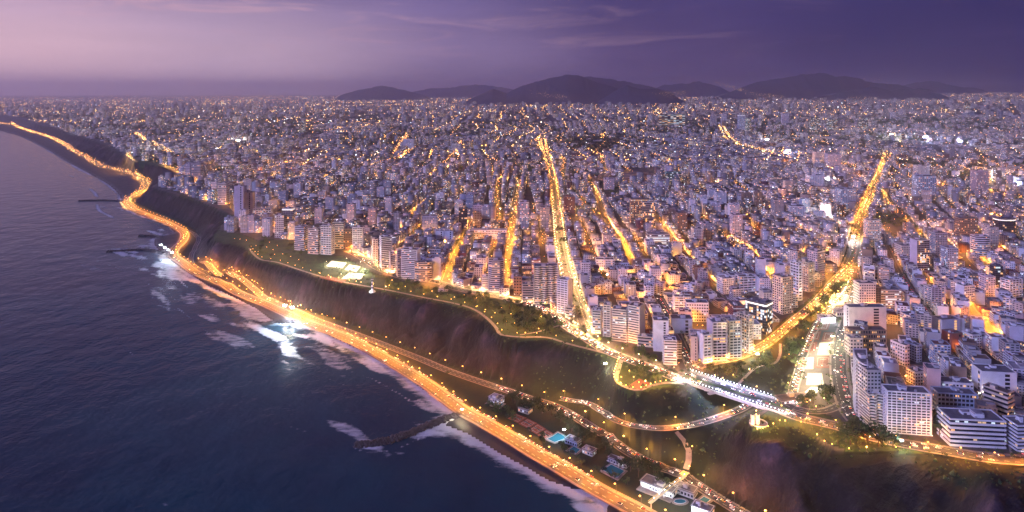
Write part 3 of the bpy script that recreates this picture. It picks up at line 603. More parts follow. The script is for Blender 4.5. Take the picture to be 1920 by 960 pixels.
def offs(poly, d):
    n = len(poly); out = []
    for i in range(n):
        p0, p1, p2 = poly[i-1], poly[i], poly[(i+1) % n]
        a = (p1[0]-p0[0], p1[1]-p0[1]); b = (p2[0]-p1[0], p2[1]-p1[1]); la = math.hypot(*a) or 1; lb = math.hypot(*b) or 1
        na = (a[1]/la, -a[0]/la); nb = (b[1]/lb, -b[0]/lb); k = 1+na[0]*nb[0]+na[1]*nb[1]; k = max(k, .35)
        out.append((p1[0]+(na[0]+nb[0])/k*d, p1[1]+(na[1]+nb[1])/k*d))
    return out
def rect(w, d, a=0., cx=0., cy=0.):
    c, s = math.cos(a), math.sin(a); return [(cx+x*c-y*s, cy+x*s+y*c) for x, y in ((-w/2, -d/2), (w/2, -d/2), (w/2, d/2), (-w/2, d/2))]
def ring_quads(mb, poly, z0, z1, out, inn, m=0):
    """a hollow band following the footprint: outer face, inner lip and top."""
    A = offs(poly, out); B = offs(poly, inn); n = len(poly)
    for i in range(n):
        j = (i+1) % n
        mb.quad((*A[i], z0), (*A[j], z0), (*A[j], z1), (*A[i], z1), m); mb.quad((*A[i], z1), (*A[j], z1), (*B[j], z1), (*B[i], z1), m)
        mb.quad((*A[j], z0), (*A[i], z0), (*B[i], z0), (*B[j], z0), m)
        mb.quad((*B[j], z0), (*B[i], z0), (*B[i], z1), (*B[j], z1), m)
def edges(poly, minlen=1.5):
    n = len(poly)
    for i in range(n):
        a, b = poly[i], poly[(i+1) % n]; L = math.hypot(b[0]-a[0], b[1]-a[1])
        if L > minlen: yield a, b, L, ((b[1]-a[1])/L, -(b[0]-a[0])/L)
def panes(poly, h, floors, bay, x, y, p_lit, wfrac=.62, hfrac=.52, z0=0., proud=.08, blank=(), cool=.25, solid=True):
    """list of window quads (corner, side vector, up, material index): only on walls that a viewer in front could see."""
    out = []; fh = h/floors; row = [rnd.random()*1.6+.2 for _ in range(floors)]
    for ei, (a, b, L, nr) in enumerate(edges(poly)):
        if facing(nr[0], nr[1], x+a[0], y+a[1]) < -.35 or ei in blank: continue
        n = max(1, int(L/bay)); bw = L/n; tx, ty = (b[0]-a[0])/L, (b[1]-a[1])/L
        for f in range(floors):
            for k in range(n):
                s0 = (k+.5-wfrac/2)*bw; zz = z0+f*fh+fh*(.5-hfrac/2+.04)
                mi = 0
                if rnd.random() < p_lit*row[f]: mi = 3 if rnd.random() < cool else (1 if rnd.random() < .55 else 2)
                out.append(((a[0]+tx*s0+nr[0]*proud, a[1]+ty*s0+nr[1]*proud, zz), (tx*bw*wfrac, ty*bw*wfrac, 0), fh*hfrac, mi))
    return out
PANEM = [M_glass, M_warm, M_warm2, M_cool]
def pane_mesh(ps):
    mb = MB()
    for c, t, u, m in ps: mb.quad(c, (c[0]+t[0], c[1]+t[1], c[2]), (c[0]+t[0], c[1]+t[1], c[2]+u), (c[0], c[1], c[2]+u), m)
    return mb
def inner_box(poly, cx, cy, w, d, a): return rect(w, d, a, cx, cy)
LAND = []     # landmarks (x, y, w, short name)
OCC = []      # occupied discs (x, y, r)
def building(poly, x, y, z, h, floors, style, wall, label, short=None, group=None, p_lit=.22, bay=3.4, roof=0, name='apartment_tower', cat='apartment tower', single_win=False, blank=(), cool=.2, extras=1, rot=0., crown=False, band=None, frontonly=False, glassm=None):
    root = empty(name, (x, y, z)); tag(root, label, cat, group)
    fh = h/floors; wm = WM[wall]; bandm = WM[band or wall]
    cxs = [p[0] for p in poly]; cys = [p[1] for p in poly]; R_ = max(math.hypot(p[0], p[1]) for p in poly)
    OCC.append((x, y, R_)); 
    if short: LAND.append((x, y, R_, short))
    if style in ('bands', 'grid', 'balconies'):
        core = offs(poly, -1.1); q = MB(); q.prism(core, 0, h); q.build('walls', [glassm or M_glass], root)
        if blank:   # party walls: solid sheets from ground to roof
            for ei, (a, b, L, nr) in enumerate(edges(poly)):
                if ei in blank:
                    q = MB(); q.prism([(a[0]-nr[0]*1.3, a[1]-nr[1]*1.3), (a[0]+nr[0]*.15, a[1]+nr[1]*.15), (b[0]+nr[0]*.15, b[1]+nr[1]*.15), (b[0]-nr[0]*1.3, b[1]-nr[1]*1.3)], 0, h+1.1, bottom=False)
                    q.build('party_wall', wm, root)
        for f in range(floors+1):
            q = MB(); z0 = f*fh-(.25 if f else 0); z1 = z0+fh*(.46 if style != 'grid' else .34)
            if f == floors: z1 = z0+1.3
            ring_quads(q, poly, z0, z1, 0, -1.12); q.build('balcony' if f < floors else 'parapet', bandm, root)
        if style == 'grid' or style == 'balconies':
            k = 0; pm = None
            for a, b, L, nr in edges(poly):
                n = max(1, round(L/(bay*1.0 if style == 'grid' else bay*2)))
                for i in range(n+1):
                    t_ = i/n; px_, py_ = a[0]+(b[0]-a[0])*t_, a[1]+(b[1]-a[1])*t_
                    if facing(nr[0], nr[1], x, y) < -.3: continue
                    tx, ty = -nr[1], nr[0]; q = MB(); e = .28; o_ = .08
                    q.prism([(px_-tx*e-nr[0]*-o_, py_-ty*e+nr[1]*o_), (px_+nr[0]*o_-tx*-e, py_+nr[1]*o_+ty*e), (px_+tx*e-nr[0]*.9, py_+ty*e-nr[1]*.9), (px_-tx*e-nr[0]*.9, py_-ty*e-nr[1]*.9)][::-1], .02, h+.2); q.build('pier', bandm, root); k += 1
        base = core; pr = .06; wf, hf = .84, .44
    else:
        q = MB(); q.prism(poly, 0, h+(1.0 if style != 'glass' else .4), 0); q.build('walls', [wm], root)
        base = poly; pr = .05; wf, hf = (.60, .46)
        if style == 'strips': wf, hf = .96, .42
        if style == 'glass':
            wf, hf = .92, .80
            for f in range(0, floors+1, 1):
                q = MB(); ring_quads(q, poly, f*fh-.12, f*fh+.12, .16, 0); q.build('spandrel', bandm, root)
        if style == 'column': wf, hf = .5, .5
    if style == 'column':      # blank wall with one stair of windows
        ps = []
        for ei, (a, b, L, nr) in enumerate(edges(poly)):
            if facing(nr[0], nr[1], x, y) < -.2: continue
            tx, ty = (b[0]-a[0])/L, (b[1]-a[1])/L; s0 = L*.66
            for f in range(floors): ps.append(((a[0]+tx*s0+nr[0]*.06, a[1]+ty*s0+nr[1]*.06, f*fh+fh*.2), (tx*L*.14, ty*L*.14, 0), fh*.66, 0 if rnd.random() > p_lit else 1))
    else: ps = panes(base, h, floors, bay, x, y, p_lit, wf, hf, 0, pr, blank, cool)
    if single_win:
        meshes = {}
        for c, t, u, m in ps:
            key = (round(t[0], 2), round(t[1], 2), round(u, 2), m)
            if key not in meshes:
                q = MB(); q.quad((0, 0, 0), t, (t[0], t[1], u), (0, 0, u)); nx, ny = t[1], -t[0]; l = math.hypot(nx, ny); e = (nx/l*.07, ny/l*.07)
                q.quad((0, 0, 0), (e[0], e[1], 0), (e[0]+t[0], e[1]+t[1], 0), t); meshes[key] = q.mesh('window', PANEM[m])
            o = bpy.data.objects.new('window', meshes[key]); COL.objects.link(o); o.parent = root; o.location = c
    elif ps:
        o = pane_mesh(ps).build('window_glass', PANEM, root); o['kind'] = 'stuff'
    # roof: slab, parapet line, lift rooms, tanks
    q = MB(); rp = offs(poly, -.45 if style not in ('bands', 'grid', 'balconies') else -1.05); zt = h+(.35 if style in ('bands', 'grid', 'balconies') else 1.03)
    q.prism(rp, zt-.2, zt) ; q.build('roof', M_roof[roof], root)
    if style not in ('bands', 'grid', 'balconies'):
        q = MB(); ring_quads(q, poly, h+.2, h+1.7, .12, -.35); q.build('parapet', wm, root)
    rx = (min(cxs)+max(cxs))/2; ry = (min(cys)+max(cys))/2; ext = min(max(cxs)-min(cxs), max(cys)-min(cys))
    for k in range(extras):
        q = MB(); w_ = ext*rnd.uniform(.18, .32); d_ = ext*rnd.uniform(.18, .3); hh = rnd.uniform(2.4, 4.4); cx = rx+rnd.uniform(-.2, .2)*ext; cy_ = ry+rnd.uniform(-.15, .2)*ext
        q.prism(rect(w_, d_, rot, cx, cy_), zt+.01*k, zt+hh, 0, 1); q.build('rooftop_room', [wm, M_roof[2]], root)
    for k in range(3+extras if y < 1250 and ext > 9 else 0):
        q = MB(); q.prism(rect(rnd.uniform(1.2, 2.6), rnd.uniform(1.2, 2.2), rot, rx+rnd.uniform(-.3, .3)*ext, ry+rnd.uniform(-.28, .28)*ext), zt, zt+rnd.uniform(.8, 1.9)); q.build('roof_unit', WM[rnd.choice(['white', 'grey', 'dark'])], root)
    if extras and rnd.random() < .6:
        q = MB(); q.tube((rx+ext*.28, ry-ext*.1, zt), (rx+ext*.28, ry-ext*.1, zt+1.9), 1.1, 1.05, 8); q.build('water_tank', M_tank, root)
    if crown:
        q = MB(); ring_quads(q, poly, h-2.6, h-.6, .35, .2); q.build('lit_crown', bsdf('crown_light', (.5, .5, .5), .5, emit=(1, .9, .8), es=1.4), root)
    return root
def place(x0, x1, yt, yb, rot=0., depth=None, ratio=None):
    """footprint, position and height from where a building stands in the photograph."""
    z = ZT; X_, D_ = W((x0+x1)/2, yb, z); Wp = (x1-x0)/FOC*D_; a = math.radians(rot)
    d = depth or 16.; w_ = (Wp-d*abs(math.sin(a)))/math.cos(a)
    if w_ < 8: w_ = 8.; d = min(d, max(6., (Wp-w_*math.cos(a))/max(.05, abs(math.sin(a)))) if abs(rot) > 3 else d)
    h = (yb-yt)/FOC*D_; cy_ = D_+(w_*abs(math.sin(a))+d*math.cos(a))/2
    return X_*cy_/D_ if False else X_, cy_, z+.0, w_, d, a, h
def tower(x0, x1, yt, yb, floors, style, wall, label, short, rot=0., depth=None, foot=None, **kw):
    x, y, z, w_, d, a, h = place(x0, x1, yt, yb, rot, depth)
    poly = foot(w_, d) if foot else rect(w_, d, a)
    return building(poly, x, y, float(H(x, y)) if False else ZT, h, floors, style, wall, label, short, rot=a, **kw)
def arcfront(w, d, bulge=.25, n=9, a=0.):
    pts = []
    for i in range(n):
        t = i/(n-1); pts.append((-w/2+w*t, -d/2+bulge*w*(1-math.sin(PI*t))*.9))
    pts += [(w/2, d/2), (-w/2, d/2)]
    c, s = math.cos(a), math.sin(a); return [(px*c-py*s, px*s+py*c) for px, py in pts]
def wavy(w, d, n=14):
    pts = [(-w/2+w*i/(n-1), -d/2+1.4*math.sin(i*1.35)+(-2.5+5*i/(n-1))) for i in range(n)]; return pts+[(w/2, d/2), (-w/2, d/2)]
def quarter(w, d, n=10):
    """convex front sweeping from the left flank round to the near right corner."""
    pts = []
    for i in range(n):
        t = i/(n-1)*PI/2; pts.append((-w/2+w*(1-math.cos(t)), d/2-(d+0)*math.sin(t)))
    return [(px_+(py_+d/2)*.50, py_) for px_, py_ in pts+[(w/2, d/2)]]
def octo(w, d): return [(-w/2, -d/4), (-w/4, -d/2), (w/4, -d/2), (w/2, -d/4), (w/2, d/2), (-w/2, d/2)]
T = tower
# ---- right-hand clifftop
T(1600, 1628, 686, 792, 16, 'bands', 'white', 'tall white tower with curved stacked balconies at the corner by the ravine street', 'curved white corner tower', depth=44, foot=quarter, single_win=True, p_lit=.12, bay=3.2)
T(1626, 1652, 697, 798, 15, 'punched', 'grey', 'dark grey windowless-looking slab joined behind the curved white corner tower', 'dark slab tower', depth=22, p_lit=.03, extras=2)
T(1628, 1671, 741, 802, 11, 'bands', 'cream', 'lower block with dark wavy balcony bands between curved tower and white grid tower', 'wavy balcony block', depth=20, foot=wavy, p_lit=.12, single_win=True, extras=2)
T(1670, 1752, 740, 818, 15, 'grid', 'white', 'bright white slab tower with a regular grid of openings, nearest tall building', 'white grid tower', rot=-9, depth=17, single_win=True, p_lit=.10, bay=4.4, blank=(1,), extras=3)
T(1788, 1892, 792, 842, 6, 'bands', 'white', 'low white six-floor block with long stepped balcony bands at the lower right', 'low stepped white block', rot=-6, depth=24, single_win=True, p_lit=.12, bay=4, extras=4)
T(1908, 1960, 800, 848, 7, 'bands', 'white', 'white banded block cut off by the right edge of the picture', 'white block at the right edge', depth=20, p_lit=.15)
T(1868, 1912, 740, 792, 6, 'bands', 'beige', 'brownish six-floor wedge block lit orange from the street corner below', 'brown wedge block', rot=30, depth=24, p_lit=.15, roof=1)
T(1764, 1838, 742, 782, 5, 'grid', 'blue', 'open concrete frame of a building under construction, tangled and unlit', 'concrete frame under construction', rot=-8, depth=16, p_lit=.06, bay=4)
T(1847, 1912, 702, 740, 5, 'column', 'white', 'wide plain white block with a stair of windows in its middle', 'wide plain white block', rot=-8, depth=22, p_lit=.3)
T(1772, 1830, 722, 742, 3, 'punched', 'white', 'low white terraced house with a curved white gable above the concrete frame', 'white terraced house', rot=-10, depth=16, p_lit=.2)
T(1712, 1738, 700, 724, 4, 'punched', 'white', 'small plain white cube house beside the end of the orange side street', 'white cube house', rot=10, depth=14, p_lit=.0)
T(1686, 1708, 650, 688, 6, 'punched', 'lilac', 'narrow lilac slab with a ramped roof beside the orange side street', 'narrow lilac slab', rot=20, depth=22, p_lit=.08)
T(1710, 1731, 650, 680, 6, 'punched', 'blue', 'bluish block standing just right of the narrow lilac slab', 'bluish block', rot=20, depth=18, p_lit=.05)
T(1592, 1662, 578, 620, 8, 'column', 'cream', 'broad pale windowless twin block above the tennis courts', 'pale windowless twin block', depth=16, p_lit=.0, extras=3)
T(1594, 1662, 620, 660, 5, 'grid', 'brown', 'brown brick apartment block with glowing windows below the pale windowless block', 'brown brick block', depth=15, p_lit=.35, extras=4, roof=1)
T(1594, 1618, 636, 668, 5, 'punched', 'beige', 'beige block on the street corner left of the brown brick block', 'beige corner block', depth=14, p_lit=.1)
T(1611, 1642, 533, 582, 10, 'punched', 'cream', 'tall pale tower of three joined slabs near the head of the ravine', 'pale three-slab tower', depth=18, p_lit=.02, extras=2)
T(1641, 1652, 540, 580, 10, 'glass', 'dark', 'slim dark blue glass strip between the pale tower and the teal-windowed office', 'dark blue glass strip', depth=16, p_lit=.05)
T(1652, 1690, 545, 578, 7, 'strips', 'grey', 'grey office block with teal-lit window strips', 'grey teal-lit office', depth=18, p_lit=.5, cool=.9)
T(1716, 1746, 452, 508, 15, 'glass', 'lilac', 'tall narrow tower with blank white flank and dark glass front', 'white-flanked glass tower', rot=12, depth=18, p_lit=.15, blank=(3,))
T(1627, 1652, 414, 464, 15, 'punched', 'cream', 'slender cream tower lit golden beside the bright avenue', 'slender cream tower', depth=18, p_lit=.4)
T(1831, 1860, 444, 484, 10, 'bands', 'white', 'curved office slab with white horizontal bands and a dark flank', 'curved banded office', depth=20, foot=lambda w, d: arcfront(w, d, .15), p_lit=.3)
T(1876, 1908, 412, 448, 11, 'glass', 'dark', 'black glass tower with a bright lit crown near the right edge', 'black crowned tower', foot=octo, depth=24, p_lit=.12, crown=True)
T(1800, 1834, 410, 448, 11, 'punched', 'brown', 'dark brown office slab left of the black crowned tower', 'dark brown office slab', depth=20, p_lit=.18)
T(1803, 1832, 538, 574, 8, 'punched', 'white', 'bright white eight-floor block with a blank left wall', 'bright white eight-floor block', rot=15, depth=16, p_lit=.1, blank=(3,))
T(1744, 1775, 541, 577, 10, 'balconies', 'lilac', 'lilac tower with deep balconies and dark slots', 'lilac balcony tower', rot=8, depth=16, p_lit=.15)
T(1888, 1925, 526, 560, 8, 'balconies', 'white', 'white block with zigzag balconies at the right edge', 'white zigzag block', rot=18, depth=16, p_lit=.12)
T(1701, 1738, 594, 620, 6, 'punched', 'blue', 'pale blue block with few windows beside an orange cross street', 'pale blue block', rot=14, depth=18, p_lit=.12)
T(1780, 1808, 628, 660, 6, 'column', 'maroon', 'maroon block with a white stair of windows beside the long right-hand street', 'maroon block', rot=10, depth=16, p_lit=.5)
T(1818, 1844, 630, 658, 6, 'punched', 'white', 'white six-floor block two plots right of the maroon block', 'white six-floor block', rot=14, depth=16, p_lit=.15)
T(1762, 1806, 602, 626, 5, 'column', 'lilac', 'pale lilac block with one brightly lit stair strip', 'lit-stair lilac block', rot=10, depth=18, p_lit=.9, cool=.9)
# ---- centre
T(1001, 1047, 500, 570, 17, 'bands', 'cream', 'tall tower with scalloped white balconies on the clifftop avenue, centre of the picture', 'scalloped balcony tower', depth=20, foot=lambda w, d: wavy(w, d, 18), p_lit=.14, bay=3.2, single_win=True)
T(1045, 1075, 527, 590, 15, 'balconies', 'white', 'white tower with a blank right wall beside the scalloped tower', 'white blank-sided tower', rot=-30, depth=17, p_lit=.12, blank=(1,))
T(979, 1001, 534, 566, 7, 'bands', 'beige', 'low beige banded block left of the scalloped balcony tower', 'low beige banded block', depth=16, p_lit=.12)
T(1060, 1080, 578, 598, 4, 'bands', 'beige', 'small stepped block at the foot of the white blank-sided tower', 'small stepped block', rot=-25, depth=12, p_lit=.2)
T(963, 978, 520, 553, 6, 'punched', 'brown', 'plain brown block beside the glowing narrow street', 'plain brown block', depth=16, p_lit=.03)
T(915, 945, 490, 548, 15, 'bands', 'lilac', 'dark tower with chamfered corners and white balcony rings', 'chamfered ringed tower', foot=octo, depth=20, p_lit=.13)
T(903, 916, 520, 547, 8, 'bands', 'white', 'small white banded block leaning against the chamfered tower', 'small white banded block', depth=14, p_lit=.15)
T(1090, 1107, 494, 530, 9, 'punched', 'white', 'slim white block dotted with dark square windows', 'dotted white block', depth=15, p_lit=.03)
T(1118, 1152, 488, 510, 5, 'punched', 'white', 'white low block with dark window slots near the centre square', 'slotted white block', depth=16, p_lit=.25)
T(1152, 1180, 494, 508, 3, 'punched', 'white', 'plain white low building joined to the slotted white block', 'plain white low building', depth=14, p_lit=0)
T(1110, 1132, 584, 626, 9, 'bands', 'cream', 'leftmost stepped wing of the long balcony complex on the clifftop', 'leftmost wing of the balcony complex', rot=-14, depth=16, p_lit=.12)
T(1131, 1150, 574, 632, 13, 'balconies', 'cream', 'tall narrow wing of the balcony complex with paired windows', 'narrow paired-window wing', rot=-14, depth=17, p_lit=.1, single_win=True)
T(1148, 1182, 583, 642, 13, 'bands', 'cream', 'wide middle wing of the balcony complex with long horizontal bands', 'wide middle wing', rot=-18, depth=17, p_lit=.16, single_win=True)
T(1179, 1214, 577, 646, 15, 'bands', 'cream', 'tallest end wing of the balcony complex with a blank brownish flank', 'tallest end wing', rot=-32, depth=20, p_lit=.12, blank=(1,), single_win=True, roof=1)
T(1196, 1232, 634, 652, 3, 'bands', 'beige', 'low terraces stepping down in front of the tallest end wing', 'low stepping terraces', rot=-14, depth=12, p_lit=.2)
T(1226, 1257, 604, 660, 12, 'column', 'white', 'tall plain white slab with one column of dark windows', 'plain white slab tower', rot=-8, depth=15, p_lit=.03)
T(1245, 1272, 640, 685, 9, 'bands', 'white', 'nine-floor white banded block at the head of the bridge avenue', 'nine-floor banded block', rot=-6, depth=15, p_lit=.15, single_win=True)
T(1296, 1313, 634, 678, 8, 'column', 'beige', 'narrow beige slab with a blank front beside the red-lit street', 'narrow beige slab', rot=-12, depth=16, p_lit=.03)
T(1313, 1336, 630, 682, 9, 'balconies', 'white', 'white block with blank left gable and balconies to its right', 'white gabled block', rot=16, depth=15, p_lit=.15, blank=(3,))
T(1333, 1364, 606, 678, 13, 'grid', 'lilac', 'left third of the big gridded apartment slab beside the ravine', 'left third of the gridded slab', rot=6, depth=18, p_lit=.14, bay=6, single_win=True, blank=(3,))
T(1363, 1392, 603, 673, 13, 'grid', 'grey', 'middle third of the big gridded apartment slab beside the ravine', 'middle third of the gridded slab', rot=10, depth=18, p_lit=.16, bay=5, single_win=True)
T(1390, 1415, 594, 664, 13, 'grid', 'beige', 'right third of the big gridded slab, warmly lit grid of balconies', 'right third of the gridded slab', rot=30, depth=20, p_lit=.16, bay=4, single_win=True)
T(1408, 1456, 572, 628, 11, 'glass', 'dark', 'dark glass office with a pointed prow and brightly lit floors', 'prow-shaped glass office', rot=45, depth=30, p_lit=.34, bay=2.6, cool=.45, crown=True)
T(1457, 1492, 522, 590, 15, 'punched', 'beige', 'tall brownish-lilac slab with small windows on the ravine edge', 'tall brownish-lilac slab', rot=25, depth=20, p_lit=.12)
T(1489, 1506, 494, 564, 13, 'balconies', 'white', 'slim white balcony tower right behind the brownish-lilac slab', 'slim white balcony tower', rot=25, depth=18, p_lit=.15)
T(1505, 1532, 494, 548, 13, 'grid', 'beige', 'warmly lit gridded tower on the left bank of the ravine head', 'warmly lit gridded tower', rot=30, depth=20, p_lit=.18)
T(1522, 1552, 474, 528, 13, 'punched', 'pink', 'pinkish slab tower farthest up the ravine road', 'pinkish slab tower', rot=30, depth=20, p_lit=.1)
T(1215, 1256, 440, 467, 6, 'strips', 'grey', 'wide office building with white-teal lit floors', 'wide teal-lit office', depth=22, p_lit=.85, cool=1.0)
T(1183, 1219, 374, 422, 14, 'punched', 'brown', 'broad brown tower speckled with warm windows', 'broad speckled brown tower', depth=22, p_lit=.4)
T(1205, 1228, 380, 424, 13, 'glass', 'blue', 'blue glass tower overlapping the speckled brown tower on its right', 'blue glass tower', depth=18, p_lit=.2)
T(1288, 1330, 570, 604, 6, 'punched', 'white', 'white block of stepped flats in the dense quarter behind the gridded slab', 'white stepped flats', rot=-4, depth=16, p_lit=.15, extras=3)
T(1260, 1300, 600, 626, 4, 'column', 'blue', 'blue-painted blank block behind the plain white slab tower', 'blue blank block', rot=-4, depth=18, p_lit=.03)
T(1265, 1300, 558, 585, 6, 'balconies', 'white', 'white six-floor block with lit balconies, middle of the dense quarter', 'lit-balcony white block', rot=-3, depth=15, p_lit=.35)
T(1298, 1330, 556, 588, 6, 'balconies', 'brown', 'brown and white block adjoining the lit-balcony white block', 'brown and white block', rot=-3, depth=15, p_lit=.3)
T(1350, 1378, 524, 552, 7, 'punched', 'white', 'white block with dark square windows on the diagonal street', 'white diagonal-street block', rot=14, depth=20, p_lit=.12)
T(1384, 1420, 520, 548, 6, 'balconies', 'white', 'long white balcony block close to the street fork', 'white fork-side block', rot=10, depth=16, p_lit=.2)
# ---- left waterfront
T(694, 708, 450, 494, 13, 'punched', 'pink', 'pale slab tower, first of the row beside the curving clifftop avenue', 'pale first slab of the avenue row', rot=20, depth=16, p_lit=.04, extras=1)
T(708, 734, 446, 503, 16, 'bands', 'white', 'tall white banded tower, second of the row along the curving avenue', 'tall white banded tower', rot=24, depth=18, p_lit=.1)
T(727, 741, 476, 512, 10, 'balconies', 'lilac', 'narrow mid-height block between two white towers of the avenue row', 'narrow mid-height block', rot=20, depth=14, p_lit=.12)
T(740, 754, 470, 519, 13, 'bands', 'pink', 'pink-lit banded tower in the avenue row', 'pink-lit banded tower', rot=20, depth=14, p_lit=.1)
T(751, 786, 470, 524, 15, 'bands', 'white', 'broad white tower with fluted balconies facing the lighthouse park', 'broad fluted white tower', rot=-12, depth=18, p_lit=.1, blank=(1,))
T(776, 810, 493, 528, 9, 'bands', 'brown', 'brown twin block with a yellow-lit glass core beside the park', 'brown twin block', foot=octo, depth=18, p_lit=.35, band='beige')
T(661, 680, 427, 473, 12, 'grid', 'lilac', 'dark gridded tower with white cross frames behind the sports courts', 'dark cross-framed tower', depth=16, p_lit=.12)
T(791, 820, 406, 438, 11, 'punched', 'blue', 'bluish tower with a bright yellow-lit central strip', 'yellow-striped bluish tower', depth=18, p_lit=.12)
T(860, 876, 392, 433, 13, 'glass', 'dark', 'dark slim tower beside the orange slanting street', 'dark slim tower', depth=16, p_lit=.1)
T(887, 902, 386, 428, 13, 'punched', 'lilac', 'pale slim tower just right of the dark slim tower', 'pale slim tower', depth=16, p_lit=.05)
T(880, 950, 432, 448, 4, 'punched', 'white', 'very long low white building glowing pink at its base', 'very long low white building', depth=16, p_lit=.35)
T(816, 832, 434, 458, 6, 'column', 'white', 'left of two plain white cubes above the dark tree patch', 'left plain white cube', depth=14, p_lit=0)
T(833, 849, 434, 458, 6, 'column', 'white', 'right of two plain white cubes above the dark tree patch', 'right plain white cube', depth=14, p_lit=0)
T(805, 828, 468, 488, 4, 'punched', 'blue', 'low building wrapped in bright blue construction sheeting', 'blue-sheeted building', depth=14, p_lit=.05)
T(439, 456, 350, 418, 16, 'column', 'lilac', 'left of the two tallest blank towers above the left headland', 'left tallest blank tower', depth=24, p_lit=.02)
T(456, 472, 362, 416, 14, 'column', 'cream', 'right of the two tallest blank towers above the left headland', 'right tallest blank tower', depth=24, p_lit=.02)
T(474, 508, 392, 424, 9, 'balconies', 'cream', 'wide balcony block right of the two tallest blank towers', 'wide balcony block', depth=18, p_lit=.15)
T(512, 531, 405, 446, 11, 'punched', 'white', 'white tower in front of the brilliantly edged tower', 'white front tower', rot=12, depth=18, p_lit=.05)
T(529, 548, 392, 444, 14, 'glass', 'white', 'tower with one brilliantly lit white edge and a dark front', 'brilliantly edged tower', depth=18, p_lit=.1, crown=True)
T(550, 574, 426, 470, 12, 'bands', 'lilac', 'lilac banded tower, leftmost of three beside the long green park', 'leftmost lilac park tower', rot=-16, depth=16, p_lit=.15)
T(575, 600, 430, 477, 12, 'bands', 'pink', 'pinkish banded tower, middle of three beside the long green park', 'middle pinkish park tower', rot=-16, depth=16, p_lit=.15)
T(600, 624, 424, 478, 13, 'balconies', 'lilac', 'tall lilac tower, rightmost of three beside the long green park', 'rightmost lilac park tower', rot=-12, depth=16, p_lit=.15)
T(623, 644, 418, 467, 12, 'bands', 'cream', 'cream banded tower with lit balconies above the sports courts', 'cream courts-side tower', depth=16, p_lit=.3)
T(644, 661, 430, 468, 9, 'punched', 'brown', 'brown block squeezed behind the sports courts', 'brown squeezed block', depth=16, p_lit=.2)
T(347, 356, 308, 342, 11, 'punched', 'lilac', 'tall lilac slab, leftmost on the far clifftop', 'leftmost far slab', depth=30, p_lit=.1)
T(358, 376, 306, 344, 12, 'punched', 'grey', 'grey twin tower next to the leftmost far slab', 'grey far twin tower', depth=30, p_lit=.1)
T(396, 406, 342, 372, 9, 'punched', 'white', 'white block glowing at its base on the far clifftop', 'white far clifftop block', depth=26, p_lit=.12)
T(408, 424, 344, 384, 10, 'punched', 'cream', 'cream block in the far clifftop row', 'cream far clifftop block', depth=24, p_lit=.15)
